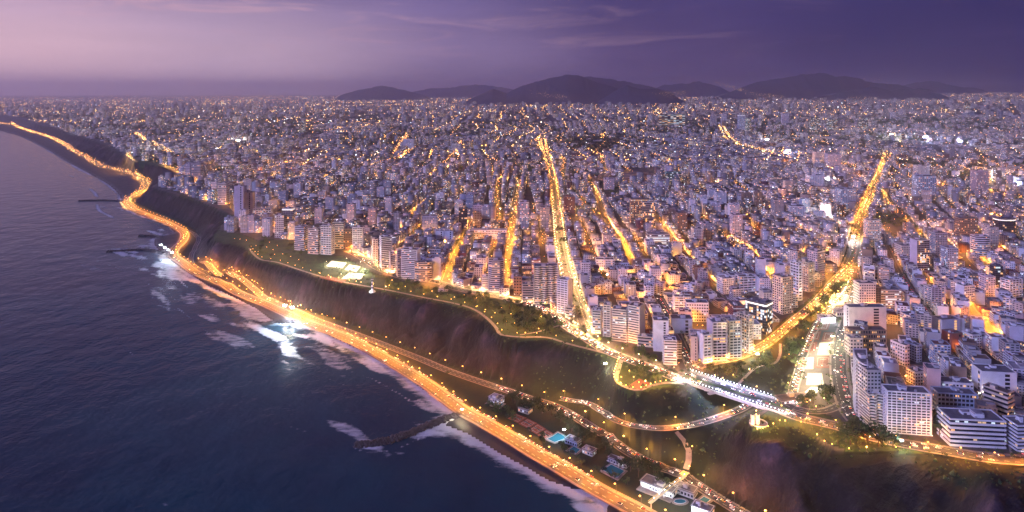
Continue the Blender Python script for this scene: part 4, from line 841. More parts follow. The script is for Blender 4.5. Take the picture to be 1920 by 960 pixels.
# ---- towers farther inland
FT = [(1468, 1480, 214, 236, 'lilac', 'slim tower with a pink-lit top in the financial cluster'), (1386, 1398, 216, 246, 'blue', 'bluish tower with a lit crown in the financial cluster'), (1400, 1408, 222, 250, 'teal', 'green-lit slim tower in the financial cluster'), (1334, 1344, 216, 240, 'grey', 'grey slim tower left of the green-lit one'), (1354, 1363, 214, 238, 'lilac', 'lilac slim tower between two greys'), (1524, 1540, 220, 252, 'dark', 'black leaning-sided tower on the right skyline'), (1556, 1572, 224, 246, 'dark', 'dark glass block with lit floors on the right skyline'), (1616, 1630, 222, 246, 'dark', 'dark tower with one white slanting edge'), (1812, 1821, 190, 216, 'dark', 'lone dark tower standing high at the far right'), (1505, 1515, 250, 268, 'cream', 'pale boxy tower below the black leaning tower'), (1555, 1580, 290, 315, 'lilac', 'pale twin tower beside the expressway'), (1530, 1548, 286, 310, 'cream', 'cream tower left of the pale twin beside the expressway'), (1723, 1745, 312, 340, 'cream', 'cream tower beside the expressway bend'), (1726, 1760, 332, 372, 'blue', 'blue glass tower behind the shopping avenue'), (1833, 1855, 322, 362, 'pink', 'red and white lit hotel tower on the right'), (1578, 1606, 356, 392, 'blue', 'dark blue glass office with lit floors left of the wide avenue'), (1520, 1548, 330, 352, 'white', 'big white box building by the lit mall'), (1484, 1512, 388, 414, 'white', 'white stepped building in front of the lit mall'), (1418, 1430, 362, 396, 'brown', 'dark red-brown tower in the middle distance'), (1344, 1362, 362, 398, 'white', 'white tower with a bright flank in the middle distance'), (1252, 1278, 324, 350, 'teal', 'glass block with many blue-lit windows, middle distance'), (1134, 1152, 336, 356, 'lilac', 'pale plain tower left of the brown mound'), (1240, 1290, 215, 240, 'dark', 'wide dark block with lit floors on the skyline'), (915, 925, 263, 282, 'cream', 'cream tower in the hazy centre'), (755, 775, 262, 280, 'white', 'white lit tower among trees in the hazy centre'), (846, 864, 270, 284, 'cream', 'wide cream block in the hazy centre'), (560, 570, 228, 250, 'dark', 'dark tower in the lilac haze at left'), (1013, 1030, 390, 430, 'grey', 'grey slab tower left of the palm-lined avenue'), (975, 992, 380, 430, 'blue', 'blue slab beside the narrow glowing street'), (1058, 1078, 370, 400, 'maroon', 'dark red block on the right of the palm-lined avenue'), (738, 748, 400, 436, 'grey', 'grey slim tower over the left quarter'), (690, 704, 392, 432, 'pink', 'pinkish slim tower over the left quarter'), (650, 664, 384, 424, 'lilac', 'lilac slim tower over the left quarter'), (722, 734, 372, 404, 'white', 'white slim tower over the left quarter'), (590, 604, 392, 424, 'lilac', 'lilac block behind the three park towers'), (1300, 1318, 430, 462, 'cream', 'cream tower behind the dense quarter'), (1320, 1338, 420, 456, 'grey', 'grey tower behind the dense quarter'), (1270, 1288, 400, 436, 'brown', 'brown tower behind the teal-lit office'), (1374, 1392, 404, 440, 'lilac', 'lilac tower over the middle right quarter'), (1452, 1470, 376, 412, 'grey', 'grey tower left of the stepped white building'), (1754, 1776, 438, 486, 'grey', 'grey glazed tower with scattered lit rooms'), (1776, 1796, 466, 512, 'blue', 'blue balcony tower next to the grey glazed tower'), (1690, 1712, 462, 486, 'cream', 'cream office with long lit strips'), (1854, 1872, 428, 470, 'cream', 'pale office tower with lit floors beside curved banded office'), (1866, 1880, 500, 540, 'dark', 'dark slab beside the white zigzag block'), (1848, 1866, 520, 556, 'lilac', 'lilac tower left of the dark slab')]
for i, (x0, x1, yt, yb, wl, lb) in enumerate(FT):
    X_, Y_ = Wg((x0+x1)/2, yb); zz = float(zplat(X_, Y_)); w_ = (x1-x0)/FOC*Y_; h = (yb-yt)/FOC*Y_; fl_ = max(6, min(32, int(h/3.3)))
    building(rect(w_, min(w_*1.1, 34), 0), X_, Y_+w_/2, zz, h, fl_, 'glass' if wl in ('dark', 'teal') else 'punched', wl, lb, lb.split(' with ')[0][:60], p_lit=.28 if wl in ('dark', 'teal', 'blue') else .16, cool=.55 if wl in ('dark', 'teal', 'blue') else .25, bay=max(3.4, w_/9), crown=('lit' in lb.split()[0:9] and 'crown' in lb))
# ================================================================ THE DENSE CITY
def road_clear(x, y, extra):
    ok = np.ones(x.shape, bool)
    for P_, wd, key in ROADS:
        if key == 'path': continue
        c_ = (y > P_[:, 1].min()-60) & (y < P_[:, 1].max()+60) & (x > P_[:, 0].min()-60) & (x < P_[:, 0].max()+60)
        if not c_.any(): continue
        d, _ = seg_dist(P_[::3] if len(P_) > 20 else P_, x[c_], y[c_]); ok[c_] &= d > wd/2+extra
    return ok
NOB = [PW(p, ZT) for p in ([(640, 478), (700, 512), (760, 528), (850, 548), (935, 562), (1010, 582), (1060, 622), (1105, 645), (1165, 672), (1240, 702), (1290, 720), (1200, 790), (1060, 700), (900, 620), (800, 580), (660, 538), (560, 505), (470, 500), (370, 470), (400, 430), (450, 436), (520, 445), (590, 462), (625, 462)],
       [(1330, 690), (1404, 674), (1460, 645), (1500, 610), (1570, 540), (1598, 515), (1608, 540), (1598, 580), (1578, 640), (1576, 730), (1590, 772), (1560, 800), (1400, 800), (1290, 730)],
       [(1465, 750), (1590, 790), (1700, 828), (1920, 858), (2200, 880), (2200, 960), (1400, 960)],
       [(1075, 635), (1100, 630), (1160, 640), (1250, 690), (1290, 700), (1240, 705), (1150, 672)],
       [(1110, 620), (1200, 650), (1240, 672), (1236, 690), (1180, 672)],
       [(1140, 525), (1215, 525), (1215, 540), (1140, 545)], [(1650, 400), (1700, 398), (1700, 445), (1655, 450)], [(1165, 315), (1232, 315), (1232, 345), (1165, 345)], [(1055, 415), (1080, 415), (1090, 465), (1050, 465)][:0] or [(1, 500), (2, 500), (2, 501)],
       [(585, 470), (690, 476), (720, 520), (660, 530), (600, 515)], [(1795, 812), (1700, 805), (1740, 780), (1790, 790)], [(1662, 622), (1700, 622), (1700, 640), (1662, 640)], [(1655, 610), (1700, 610), (1700, 645), (1655, 645)])]
LINE_B = np.array([(p[1], p[0]) for p in list(R['m13'][::-1][:, :2])[::-1]]+[(p[1], p[0]) for p in R['m8'][:, :2]]); LINE_B = LINE_B[np.argsort(LINE_B[:, 0])]
def isB(x, y):
    xb = np.interp(y, LINE_B[:, 0], LINE_B[:, 1]); xb = np.where(y > LINE_B[-1, 0], LINE_B[-1, 1]+(y-LINE_B[-1, 0])*.55, xb)
    return x > xb
occ = np.array(OCC)
def top_margin(x, y, m):
    okp = inside(TOP_POLY, x, y); nr = y < 9000
    d = np.full(x.shape, 999.); a, _ = seg_dist(TOP_S[::2], x[nr], y[nr]); d[nr] = a
    return okp & (d > m)
def warp(x, y):
    a = np.clip((y-1700)/2200, 0, 1)*.11*np.minimum(y, 9000)
    return x+a*(fbm(x/1500+3, y/1900, 2, 91)-.37)*1.6, y+a*(fbm(x/1700, y/1300+7, 2, 92)-.37)
def lots(D0, D1, bw, bd_, st, lw, jitter, ang, inB, seed):
    r_ = np.random.RandomState(seed); c, s = math.cos(ang), math.sin(ang)
    # frame coordinates covering the annulus
    R1 = D1*1.3; n1 = int(2*R1/(bw+st))+2
    p0 = np.arange(-R1, R1, bw+st); q0 = np.arange(0, R1, bd_+st)
    P0_, Q0_ = np.meshgrid(p0, q0); P0_ = P0_.ravel(); Q0_ = Q0_.ravel()
    cx = P0_*c-Q0_*s; cyy = P0_*s+Q0_*c
    k = (cyy > D0*.9-bw) & (cyy < D1*1.1+bw) & (np.abs(cx) < cyy*.86+bw*2); P0_ = P0_[k]; Q0_ = Q0_[k]
    out = []; rows = 2 if bd_ > 1.6*lw else 1; nl = max(1, int(bw/lw)); dw = bw/nl; dd = bd_/rows
    for r in range(rows):
        for i in range(nl):
            pw = dw*r_.uniform(.84, 1.0, len(P0_)); pd = dd*r_.uniform(.72, .98, len(P0_))
            out.append(np.stack([P0_+dw*(i+.5), Q0_+dd*(r+.5)+(1 if r else -1)*(dd-pd)/2*-1, pw, pd], 1))
    o = np.vstack(out); x = o[:, 0]*c-o[:, 1]*s; y = o[:, 0]*s+o[:, 1]*c
    x += r_.uniform(-jitter, jitter, len(x)); y += r_.uniform(-jitter, jitter, len(x))
    x, y = warp(x, y)
    k = (y >= D0) & (y < D1) & (np.abs(x) < y*.84) & (isB(x, y) == inB)
    return np.stack([x, y, o[:, 2], o[:, 3], np.full(len(x), ang)], 1)[k]
A_ANG, B_ANG = math.radians(-1.5), math.radians(-22)
BANDS = [(560, 1750, 92, 56, 13, 17.5, .4), (1750, 3200, 100, 60, 13, 22, .5), (3200, 6500, 130, 80, 22, 38, 3), (6500, 14000, 200, 150, 50, 72, 12), (14000, 46000, 340, 300, 90, 150, 40)]
ALL = []
for bi, (D0, D1, bw, bd_, st, lw, jt) in enumerate(BANDS):
    for ang, B_ in ((A_ANG, False), (B_ANG, True)):
        L_ = lots(D0, D1, bw, bd_, st, lw, jt, ang, B_, 100+bi)
        k = top_margin(L_[:, 0], L_[:, 1], 26 if bi < 3 else 60); L_ = L_[k]
        ex = {0: 6, 1: 8, 2: 16, 3: 25, 4: 40}[bi]
        k = road_clear(L_[:, 0], L_[:, 1], ex); L_ = L_[k]
        for n_ in NOB: L_ = L_[~inside(n_, L_[:, 0], L_[:, 1])]
        if bi < 2:
            for ox, oy, orr in occ:
                L_ = L_[np.hypot(L_[:, 0]-ox, L_[:, 1]-oy) > orr*.92+8]
        ALL.append(np.c_[L_, np.full(len(L_), bi)])
ROW = []
for P_, wd_, key in ROADS:
    if key in ('path', 'coast', 'upper', 'bajada', 'bridge', 'exp', 'east', 'rr'): continue
    Q = resample(P_, 17.6); N_ = side_normals(Q); T_ = np.gradient(Q[:, :2], axis=0)
    for sgn in ((1,) if key in ('malecon', 'rl') else (1, -1)):
        wv = nrs.uniform(15.5, 17.4, len(Q)); dv = nrs.uniform(13, 18, len(Q)); of = wd_/2+2.2+dv/2
        X_ = Q[:, 0]+N_[:, 0]*of*sgn; Y_ = Q[:, 1]+N_[:, 1]*of*sgn; k = (Y_ > 560) & (Y_ < 3200) & (np.abs(X_) < Y_*.84)
        k &= top_margin(X_, Y_, 26)
        for P2, w2, k2 in ROADS:
            if k2 == 'path' or P2 is P_: continue
            if P2[:, 1].min() > Y_.max()+40 or P2[:, 1].max() < Y_.min()-40: continue
            d_, _ = seg_dist(P2[::2], X_, Y_); k &= d_ > w2/2+8
        d_, _ = seg_dist(P_, X_, Y_); k &= d_ > wd_/2+5
        if not k.any(): continue
        for n_ in NOB: k &= ~inside(n_, X_, Y_)
        for ox, oy, orr in occ: k &= np.hypot(X_-ox, Y_-oy) > orr*.92+8
        for i in np.where(k)[0]:
            if all((X_[i]-r_[0])**2+(Y_[i]-r_[1])**2 > 225 for r_ in ROW): ROW.append((X_[i], Y_[i], wv[i], dv[i], math.atan2(T_[i, 1], T_[i, 0]), 0 if Y_[i] < 1750 else 1))
ROW = np.array(ROW); LT = np.vstack(ALL); kz = np.ones(len(LT), bool); nb = np.where(LT[:, 5] < 2)[0]
for i0 in range(0, len(nb), 2000):
    q_ = nb[i0:i0+2000]; d_ = np.min((LT[q_, 0][:, None]-ROW[:, 0])**2+(LT[q_, 1][:, None]-ROW[:, 1])**2, 1); kz[q_] = d_ > 17.5**2
LT = np.vstack([LT[kz], ROW]); nL = len(LT)
x, y = LT[:, 0], LT[:, 1]; bi = LT[:, 5].astype(int)
mid = fbm(x/260, y/260, 3, 51); u1 = nrs.rand(nL); u2 = nrs.rand(nL)
far_t = fbm(x/700, y/900, 3, 52)
# storeys: low houses with blocks of flats between them, towers in clusters
fl_n = np.where(u1 < .50-(mid-.45)*1.6, 1+(u2*3).astype(int), np.where(u1 < .89-(mid-.45)*1.2, 4+(u2*4).astype(int), 8+(u2*7).astype(int)))
fl_n = np.where((bi == 0) & (fl_n > 9), 6, fl_n)
fl_n = np.where((bi >= 3), np.where(u1 < .76, 2+(u2*3), np.where(u1 < .90, 6+u2*6, 12+u2*13)), fl_n).astype(int)
sea_d = np.full(nL, 999.); kk = bi < 3; a, _ = seg_dist(TOP_S[::3], x[kk], y[kk]); sea_d[kk] = a
fl_n = np.where((sea_d < 120) & (y > 1200) & (u1 > .35), 8+(u2*7).astype(int), fl_n)        # a wall of towers along the clifftop on the left
park = ((far_t < .41) & (bi >= 1) & (u1 < .75))                                                # dark wooded districts between
LT = LT[~park]; fl_n = fl_n[~park]; u1 = u1[~park]; TREELOT = np.stack([x[park], y[park]], 1); x, y = LT[:, 0], LT[:, 1]; bi = LT[:, 5].astype(int); nL = len(LT)
hh = fl_n*3.1+nrs.uniform(0, .8, nL); ww = LT[:, 2].copy(); wd = LT[:, 3].copy()
ww = np.where(bi >= 3, np.minimum(ww, 30+nrs.rand(nL)*34), ww); wd = np.where(bi >= 3, np.minimum(wd, 26+nrs.rand(nL)*24), wd)
tw = (fl_n >= 9); ww = np.where(tw & (bi < 3), np.minimum(ww, 24), ww); wd = np.where(tw & (bi < 3), np.minimum(wd, 20), wd)
zz = zplat(x, y)
size = ww*hh/(y*y); inview = (np.abs(x)/y < .765) & (y > 600)
names_col = ['white', 'lilac', 'cream', 'grey', 'beige', 'brown', 'blue', 'maroon', 'pink', 'brick']
pcol = np.array([.30, .14, .11, .15, .08, .08, .06, .02, .04, .02]); pcol /= pcol.sum()
colr = nrs.choice(len(names_col), nL, p=pcol)
cols_rgb = np.array([PAL[n] for n in names_col])
isapt = fl_n >= 5
ci = np.where(inview & isapt & (y < 2600))[0]; ci = ci[np.argsort(-size[ci])][:215]
hi = np.where(inview & ~isapt & (y < 1500))[0]; hi = hi[np.argsort(-size[hi])][:300]
single = np.zeros(nL, bool); single[ci] = True; single[hi] = True
lm = np.array([(a, b) for a, b, c, d in LAND]); lmn = [d for a, b, c, d in LAND]
used = {}
ORD = ['', 'second ', 'third ', 'fourth ', 'fifth ', 'sixth ', 'seventh ', 'eighth ', 'ninth ', 'tenth ', 'eleventh ', 'twelfth ']
NUMW = ['no', 'single', 'two', 'three', 'four', 'five', 'six', 'seven', 'eight', 'nine', 'ten', 'eleven', 'twelve', 'thirteen', 'fourteen', 'fifteen']
COLW = {'white': 'white', 'lilac': 'pale lilac', 'cream': 'cream', 'grey': 'grey', 'beige': 'beige', 'brown': 'brown', 'blue': 'bluish', 'maroon': 'dark red', 'pink': 'pinkish', 'brick': 'brick-red'}
def rel_label(x_, y_, word, cl, fl__, taken):
    d = np.hypot(lm[:, 0]-x_, (lm[:, 1]-y_)); order = np.argsort(d)[:6]
    for j in order:
        dx, dy = x_-lm[j, 0], y_-lm[j, 1]
        rel = ('behind' if dy > 0 else 'in front of') if abs(dy) > abs(dx)*1.0 else ('right of' if dx > 0 else 'left of')
        key = (j, rel, cl, word, fl__)
        n = used.get(key, 0)
        if n == 0:
            used[key] = 1; return f"{COLW[cl]} {NUMW[min(fl__, 15)]}-storey {word} {rel} the {lmn[j]}"
    j = order[0]; dx, dy = x_-lm[j, 0], y_-lm[j, 1]; rel = ('behind' if dy > 0 else 'in front of') if abs(dy) > abs(dx) else ('right of' if dx > 0 else 'left of')
    key = (j, rel, cl, word, fl__); n = used[key]; used[key] = n+1
    return f"{COLW[cl]} {NUMW[min(fl__, 15)]}-storey {word}, {ORD[min(n, 11)]}one out {rel} the {lmn[j]}"
idx = [i for i in np.where(single)[0]]; idx.sort(key=lambda i: min(np.hypot(lm[:, 0]-x[i], lm[:, 1]-y[i])))
for i in idx:
    cl = names_col[colr[i]]; fl__ = int(fl_n[i]); apt = isapt[i]; nm, word, cat = ('apartment_block', 'block', 'apartment block') if apt else ('house', 'house', 'house')
    w_, d_, h_ = float(ww[i]), float(wd[i]), float(hh[i]); a = float(LT[i, 4]); xi, yi = float(x[i]), float(y[i])
    lb = rel_label(xi, yi, word, cl, fl__, used)
    root = empty(nm, (xi, yi, ZT)); tag(root, lb, cat, 'flats of the dense quarters' if apt else 'low houses of the dense quarters')
    poly = rect(w_, d_, a); wm = WM[cl]; sty = rnd.random()
    q = MB(); q.prism(poly, 0, h_)
    if not apt and rnd.random() < .5 and fl__ > 1:   # set-back upper floor
        pass
    q.build('walls', wm, root)
    # parapet and roof clutter
    q = MB(); ring_quads(q, poly, h_-.1, h_+.9, .1, -.3); q.build('parapet', wm, root)
    q = MB(); q.prism(offs(poly, -.3), h_-.3, h_+.05); q.build('roof', M_roof[rnd.choice([0, 0, 1, 2, 3, 0])], root)
    c_, s_ = math.cos(a), math.sin(a)
    for k in range(rnd.choice([1, 2, 2, 3]) if apt else rnd.choice([0, 1, 1, 2])):
        q = MB(); lx, ly = rnd.uniform(-.3, .3)*w_, rnd.uniform(-.3, .3)*d_; q.prism(rect(rnd.uniform(.2, .4)*w_, rnd.uniform(.2, .4)*d_, a, lx*c_-ly*s_, lx*s_+ly*c_), h_+.04+.01*k, h_+rnd.uniform(2, 3.2), 0, 1)
        q.build('rooftop_room', [WM[rnd.choice(['white', 'grey', cl, cl])], M_roof[rnd.choice([0, 2])]], root)
    if rnd.random() < .5:
        q = MB(); lx, ly = rnd.uniform(-.35, .35)*w_, rnd.uniform(-.35, .35)*d_; q.tube((lx*c_-ly*s_, lx*s_+ly*c_, h_), (lx*c_-ly*s_, lx*s_+ly*c_, h_+1.6), .9, .85, 7); q.build('water_tank', M_tank, root)
    bl = tuple(k for k in (1, 3) if rnd.random() < .62)
    if sty < .45 and apt:
        for f in range(1, fl__+1):
            q = MB(); z0 = h_/fl__*f-1.3
            aa, bb = (-w_/2, -d_/2), (w_/2, -d_/2); pr_ = 1.0
            pts = [(-w_/2*.96, -d_/2-pr_), (w_/2*.96, -d_/2-pr_), (w_/2*.96, -d_/2-.02), (-w_/2*.96, -d_/2-.02)]
            q.prism([(px*c_-py*s_, px*s_+py*c_) for px, py in pts], z0-h_/fl__+1.3+.0, z0-h_/fl__+1.3+1.05, bottom=True); q.build('balcony', WM['white' if rnd.random() < .6 else cl], root)
    ps = panes(poly, h_, fl__, rnd.uniform(3.0, 4.2), xi, yi, .16 if apt else .13, rnd.uniform(.38, .72), rnd.uniform(.36, .5), 0, .06, bl, .25)
    if ps: pane_mesh(ps).build('window_glass', PANEM, root)['kind'] = 'stuff'
# ---- everything beyond: real boxes with roof rooms, windows in the material
def boxes_mesh(name, x, y, z, w_, d_, h_, ang, tint, seed, rooftint):
    n = len(x); c, s = np.cos(ang), np.sin(ang)
    sx = np.array([-1, 1, 1, -1])*.5; sy = np.array([-1, -1, 1, 1])*.5
    px = x[:, None]+(sx*w_[:, None])*c[:, None]-(sy*d_[:, None])*s[:, None]
    py = y[:, None]+(sx*w_[:, None])*s[:, None]+(sy*d_[:, None])*c[:, None]
    V_ = np.zeros((n, 8, 3)); V_[:, :4, 0] = px; V_[:, 4:, 0] = px; V_[:, :4, 1] = py; V_[:, 4:, 1] = py; V_[:, :4, 2] = (z-2)[:, None]; V_[:, 4:, 2] = (z+h_)[:, None]
    fq = np.array([[0, 1, 5, 4], [1, 2, 6, 5], [2, 3, 7, 6], [3, 0, 4, 7], [4, 5, 6, 7]])
    F_ = (np.arange(n)*8)[:, None, None]+fq[None]
    uv = np.zeros((n, 5, 4, 2)); L_ = [w_, d_, w_, d_]
    for i in range(4):
        o = i*.37; uv[:, i, 0] = np.stack([w_*0+o, w_*0-2], 1); uv[:, i, 1] = np.stack([L_[i]+o, w_*0-2], 1); uv[:, i, 2] = np.stack([L_[i]+o, h_], 1); uv[:, i, 3] = np.stack([w_*0+o, h_], 1)
    mi = np.tile([0, 0, 0, 0, 1], n)
    tn = np.repeat(np.c_[tint, np.ones(n)][:, None], 5, 1); tn[:, 4, :3] = rooftint
    sd = np.repeat(seed[:, None], 5, 1)
    return np_mesh(name, V_.reshape(-1, 3), F_.reshape(-1, 4), [M_facade, M_froof], mi, {'tint': ('FACE', 'FLOAT_COLOR', tn.reshape(-1, 4)), 'seed': ('FACE', 'FLOAT', sd.ravel())}, uv.reshape(-1, 2))
M_facade = bpy.data.materials.new('far_facades'); M_facade.use_nodes = True; t_ = M_facade.node_tree; b_ = t_.nodes['Principled BSDF']
uvn = t_.nodes.new('ShaderNodeUVMap'); uvn.uv_map = 'UVMap'; su_ = t_.nodes.new('ShaderNodeSeparateXYZ'); t_.links.new(uvn.outputs[0], su_.inputs[0])
ti = t_.nodes.new('ShaderNodeAttribute'); ti.attribute_name = 'tint'; sdv = attr(t_, 'seed')
u_ = math_node(t_, 'DIVIDE', su_.outputs[0], math_node(t_, 'ADD', 2.6, math_node(t_, 'MULTIPLY', sdv, 1.6))); v_ = math_node(t_, 'DIVIDE', su_.outputs[1], 3.1)
fu, fv = math_node(t_, 'FRACT', u_), math_node(t_, 'FRACT', v_)
def inr(a, lo, hi_): return math_node(t_, 'MULTIPLY', math_node(t_, 'GREATER_THAN', a, lo), math_node(t_, 'LESS_THAN', a, hi_))
wmask = math_node(t_, 'MULTIPLY', inr(fu, .22, .78), inr(fv, .30, .76))
cx_ = t_.nodes.new('ShaderNodeCombineXYZ'); t_.links.new(math_node(t_, 'FLOOR', u_), cx_.inputs[0]); t_.links.new(math_node(t_, 'FLOOR', v_), cx_.inputs[1]); t_.links.new(math_node(t_, 'MULTIPLY', sdv, 917.), cx_.inputs[2])
wn = t_.nodes.new('ShaderNodeTexWhiteNoise'); wn.noise_dimensions = '3D'; t_.links.new(cx_.outputs[0], wn.inputs[0])
lit = math_node(t_, 'MULTIPLY', math_node(t_, 'GREATER_THAN', wn.outputs[0], math_node(t_, 'SUBTRACT', .93, math_node(t_, 'MULTIPLY', math_node(t_, 'POWER', math_node(t_, 'FRACT', math_node(t_, 'MULTIPLY', sdv, 7.3)), 4.), .35))), wmask)
t_.links.new(mixc(t_, wmask, ti.outputs['Color'], (.03, .03, .045)), b_.inputs['Base Color']); b_.inputs['Roughness'].default_value = .8
spc = t_.nodes.new('ShaderNodeSeparateColor'); t_.links.new(wn.outputs[1], spc.inputs[0])
t_.links.new(mixc(t_, math_node(t_, 'GREATER_THAN', spc.outputs[1], .72), (1, .58, .25), (.8, .9, 1.0)), b_.inputs['Emission Color'])
t_.links.new(math_node(t_, 'MULTIPLY', lit, math_node(t_, 'ADD', 1.2, math_node(t_, 'MULTIPLY', spc.outputs[2], 2.4))), b_.inputs['Emission Strength'])
M_facade.cycles.emission_sampling = 'NONE'
M_froof = bpy.data.materials.new('far_roofs'); M_froof.use_nodes = True; t_ = M_froof.node_tree; b_ = t_.nodes['Principled BSDF']; ti = t_.nodes.new('ShaderNodeAttribute'); ti.attribute_name = 'tint'
t_.links.new(mixc(t_, .6, ti.outputs['Color'], nramp(t_, tnoise(t_, .25, 4, .7), [(.35, (.04, .04, .05)), (.65, (.34, .32, .36))])), b_.inputs['Base Color']); b_.inputs['Roughness'].default_value = .9
rt = cols_rgb[[3, 0, 5, 2]]*.5
m = ~single
def build_mass(name, m, label_):
    k = np.where(m)[0]; n = len(k); rti = rt[nrs.choice(4, n, p=[.45, .2, .25, .1])]*nrs.uniform(.5, 1.2, (n, 1))
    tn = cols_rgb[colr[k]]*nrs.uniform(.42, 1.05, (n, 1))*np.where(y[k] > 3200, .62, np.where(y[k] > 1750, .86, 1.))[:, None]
    # small roof rooms on most of them
    k2 = k[nrs.rand(n) < .62]; n2 = len(k2); ox = nrs.uniform(-.28, .28, n2)*ww[k2]; oy = nrs.uniform(-.28, .28, n2)*wd[k2]; ca_, sa_ = np.cos(LT[k2, 4]), np.sin(LT[k2, 4])
    X_ = np.r_[x[k], x[k2]+ox*ca_-oy*sa_]; Y_ = np.r_[y[k], y[k2]+ox*sa_+oy*ca_]; Z_ = np.r_[zz[k], zz[k2]+hh[k2]+1.9]
    me = boxes_mesh(name, X_, Y_, Z_, np.r_[ww[k], ww[k2]*.34], np.r_[wd[k], wd[k2]*.34], np.r_[hh[k], np.full(n2, 1.0)+nrs.rand(n2)*1.4], np.r_[LT[k, 4], LT[k2, 4]], np.r_[tn, cols_rgb[nrs.choice([0, 3, 0], n2)]], nrs.rand(n+n2), np.r_[rti, cols_rgb[nrs.choice([0, 3], n2)]*.6])
    o = link(name, me); tag(o, kind='stuff'); return o
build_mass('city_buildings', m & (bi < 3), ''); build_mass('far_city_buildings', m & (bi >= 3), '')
# ================================================================ LAMPS
def ldata(name, e, col, r=.4):
    down = name in ('sodium_light', 'sodium_light_bright', 'warm_light', 'district_light', 'far_district_light', 'avenue_light', 'expressway_light', 'bridge_light')
    l = bpy.data.lights.new(name, 'SPOT' if down else 'POINT'); l.energy = e; l.color = col; l.shadow_soft_size = r      # road lanterns shine downward only
    if down: l.energy = e*2.1; l.spot_size = math.radians(148); l.spot_blend = .35
    return l
LK = .70
L_SOD = ldata('sodium_light', 34000*LK, (1, .32, .035), .5)
L_SODB = ldata('sodium_light_bright', 58000*LK, (1, .31, .03), .6)
L_PARK = ldata('park_light', 12000*LK, (1, .47, .10), .4)
L_WHT = ldata('bridge_light', 7000*LK, (.45, .58, 1), .4)
L_WARM = ldata('warm_light', 60000*LK, (1, .52, .18), .5)
L_MID = ldata('quarter_light', 90000*LK, (1, .36, .05), 1.5)
L_FAR = ldata('far_district_light', 260000*LK, (1, .42, .09), 3)
L_COOL = ldata('cool_court_light', 60000*LK, (.95, .95, 1), .8)
M_pole = bsdf('lamp_pole', (.12, .11, .11), .5, metal=.6)
M_sod = bsdf('lamp_glow_sodium', (.5, .3, .1), .5, emit=(1, .50, .12), es=5.5)
M_parkg = bsdf('lamp_glow_park', (.5, .3, .1), .5, emit=(1, .48, .12), es=6)
M_whg = bsdf('lamp_glow_white', (.5, .5, .5), .5, emit=(.86, .90, 1), es=6)
M_warmg = bsdf('lamp_glow_warm', (.5, .5, .5), .5, emit=(1, .80, .5), es=6)
M_flood = bsdf('floodlight_glow', (.5, .5, .5), .5, emit=(.72, .86, 1), es=30)
def lamp_proto(kind, h, arm, headr, mat, ld, lz=-.6):
    q = MB(); q.tube((0, 0, -.5), (0, 0, h), .16, .09, 6)
    if arm: q.tube((0, 0, h), (arm, 0, h+.35), .08, .07, 5)
    pole = q.mesh('pole', M_pole); q = MB()
    if arm: q.blob((arm, 0, h+.15), headr, 0, .62)
    else: q.blob((0, 0, h+headr*.7), headr)
    head = q.mesh('lamp_head', mat)
    return dict(kind=kind, pole=pole, head=head, ld=ld, h=h, arm=arm, lz=lz)
L_CLIFF = ldata('cliff_lamp_light', 50000*LK, (1, .34, .04), .6)
L_BR = ldata('sodium_light', 80000*LK, (1, .33, .04), .6)
L_SIDE = ldata('side_street_light', 34000*LK, (1, .34, .045), .6)
PR = {'cliff': lamp_proto('street_lamp', 11, 2.2, 1.0, M_sod, L_CLIFF, 1.5), 'bright': lamp_proto('street_lamp', 10, 2.0, .9, M_sod, L_BR), 'street': lamp_proto('street_lamp', 9, 1.6, .85, M_sod, L_SOD), 'tall': lamp_proto('street_lamp', 11, 2.2, 1.0, M_sod, L_SODB), 'park': lamp_proto('park_lamp', 4.2, 0, .62, M_parkg, L_PARK), 'bridge': lamp_proto('bridge_lamp', 3.4, 0, .5, M_whg, L_WHT), 'warm': lamp_proto('street_lamp', 8, 1.4, .9, M_warmg, L_WARM)}
CNT = {}
def lamp(kind, x, y, z, rz, label, group, light=True):
    p = PR[kind]; CNT[p['kind']] = CNT.get(p['kind'], 0)+1
    if CNT[p['kind']] > 299: LEFT.append((x, y, z+p['h'], kind)); return
    d = np.hypot(lm[:, 0]-x, lm[:, 1]-y); j = int(np.argmin(d))
    if d[j] < 75 and len((label+' near the '+lmn[j]).split()) <= 16: label += ' near the '+lmn[j]; group = (group or label)+' near the '+lmn[j]
    r = empty(p['kind'], (x, y, z), rz); tag(r, label, p['kind'].replace('_', ' '), group)
    link('pole', p['pole'], r); link('lamp_head', p['head'], r)
    if light:
        o = bpy.data.objects.new('bulb', p['ld']); COL.objects.link(o); o.parent = r; o.location = (p['arm'], 0, p['h']+p['lz'] if p['arm'] else p['h']+1.4)
LEFT = []
def lamps_along(key, sp, off, kind, label, group, sides=(1,), dmin=0, dmax=99999, start=0.):
    P_ = resample(R[key], sp); N_ = side_normals(P_)
    for i, (p, n) in enumerate(zip(P_, N_)):
        for s in sides:
            if not dmin <= p[1] <= dmax: continue
            X_, Y_ = p[0]+n[0]*off*s, p[1]+n[1]*off*s
            ang = math.atan2(-n[1]*s, -n[0]*s); lb, gp = label, group
            if key in ('coast', 'upper'):
                q_ = X_/Y_*FOC+960; w_ = next(t for v, t in ((300, 'at the far bend by the upper groynes'), (470, 'by the looped junction'), (560, 'near the brilliant floodlights'), (720, 'under the tall fluted cliff'), (860, 'before the nearest groyne'), (1000, 'beside the beach houses'), (1110, 'beside the clay courts'), (1210, 'beside the turquoise pools'), (9999, 'near the footbridge')) if q_ < v)
                lb = ('sodium lamp on the coastal road ' if key == 'coast' else 'sodium lamp on the cliff foot road ')+w_; gp = group+' '+w_
            lamp(kind, X_, Y_, max(float(H(X_, Y_)), p[2]-.6), ang, lb, gp)
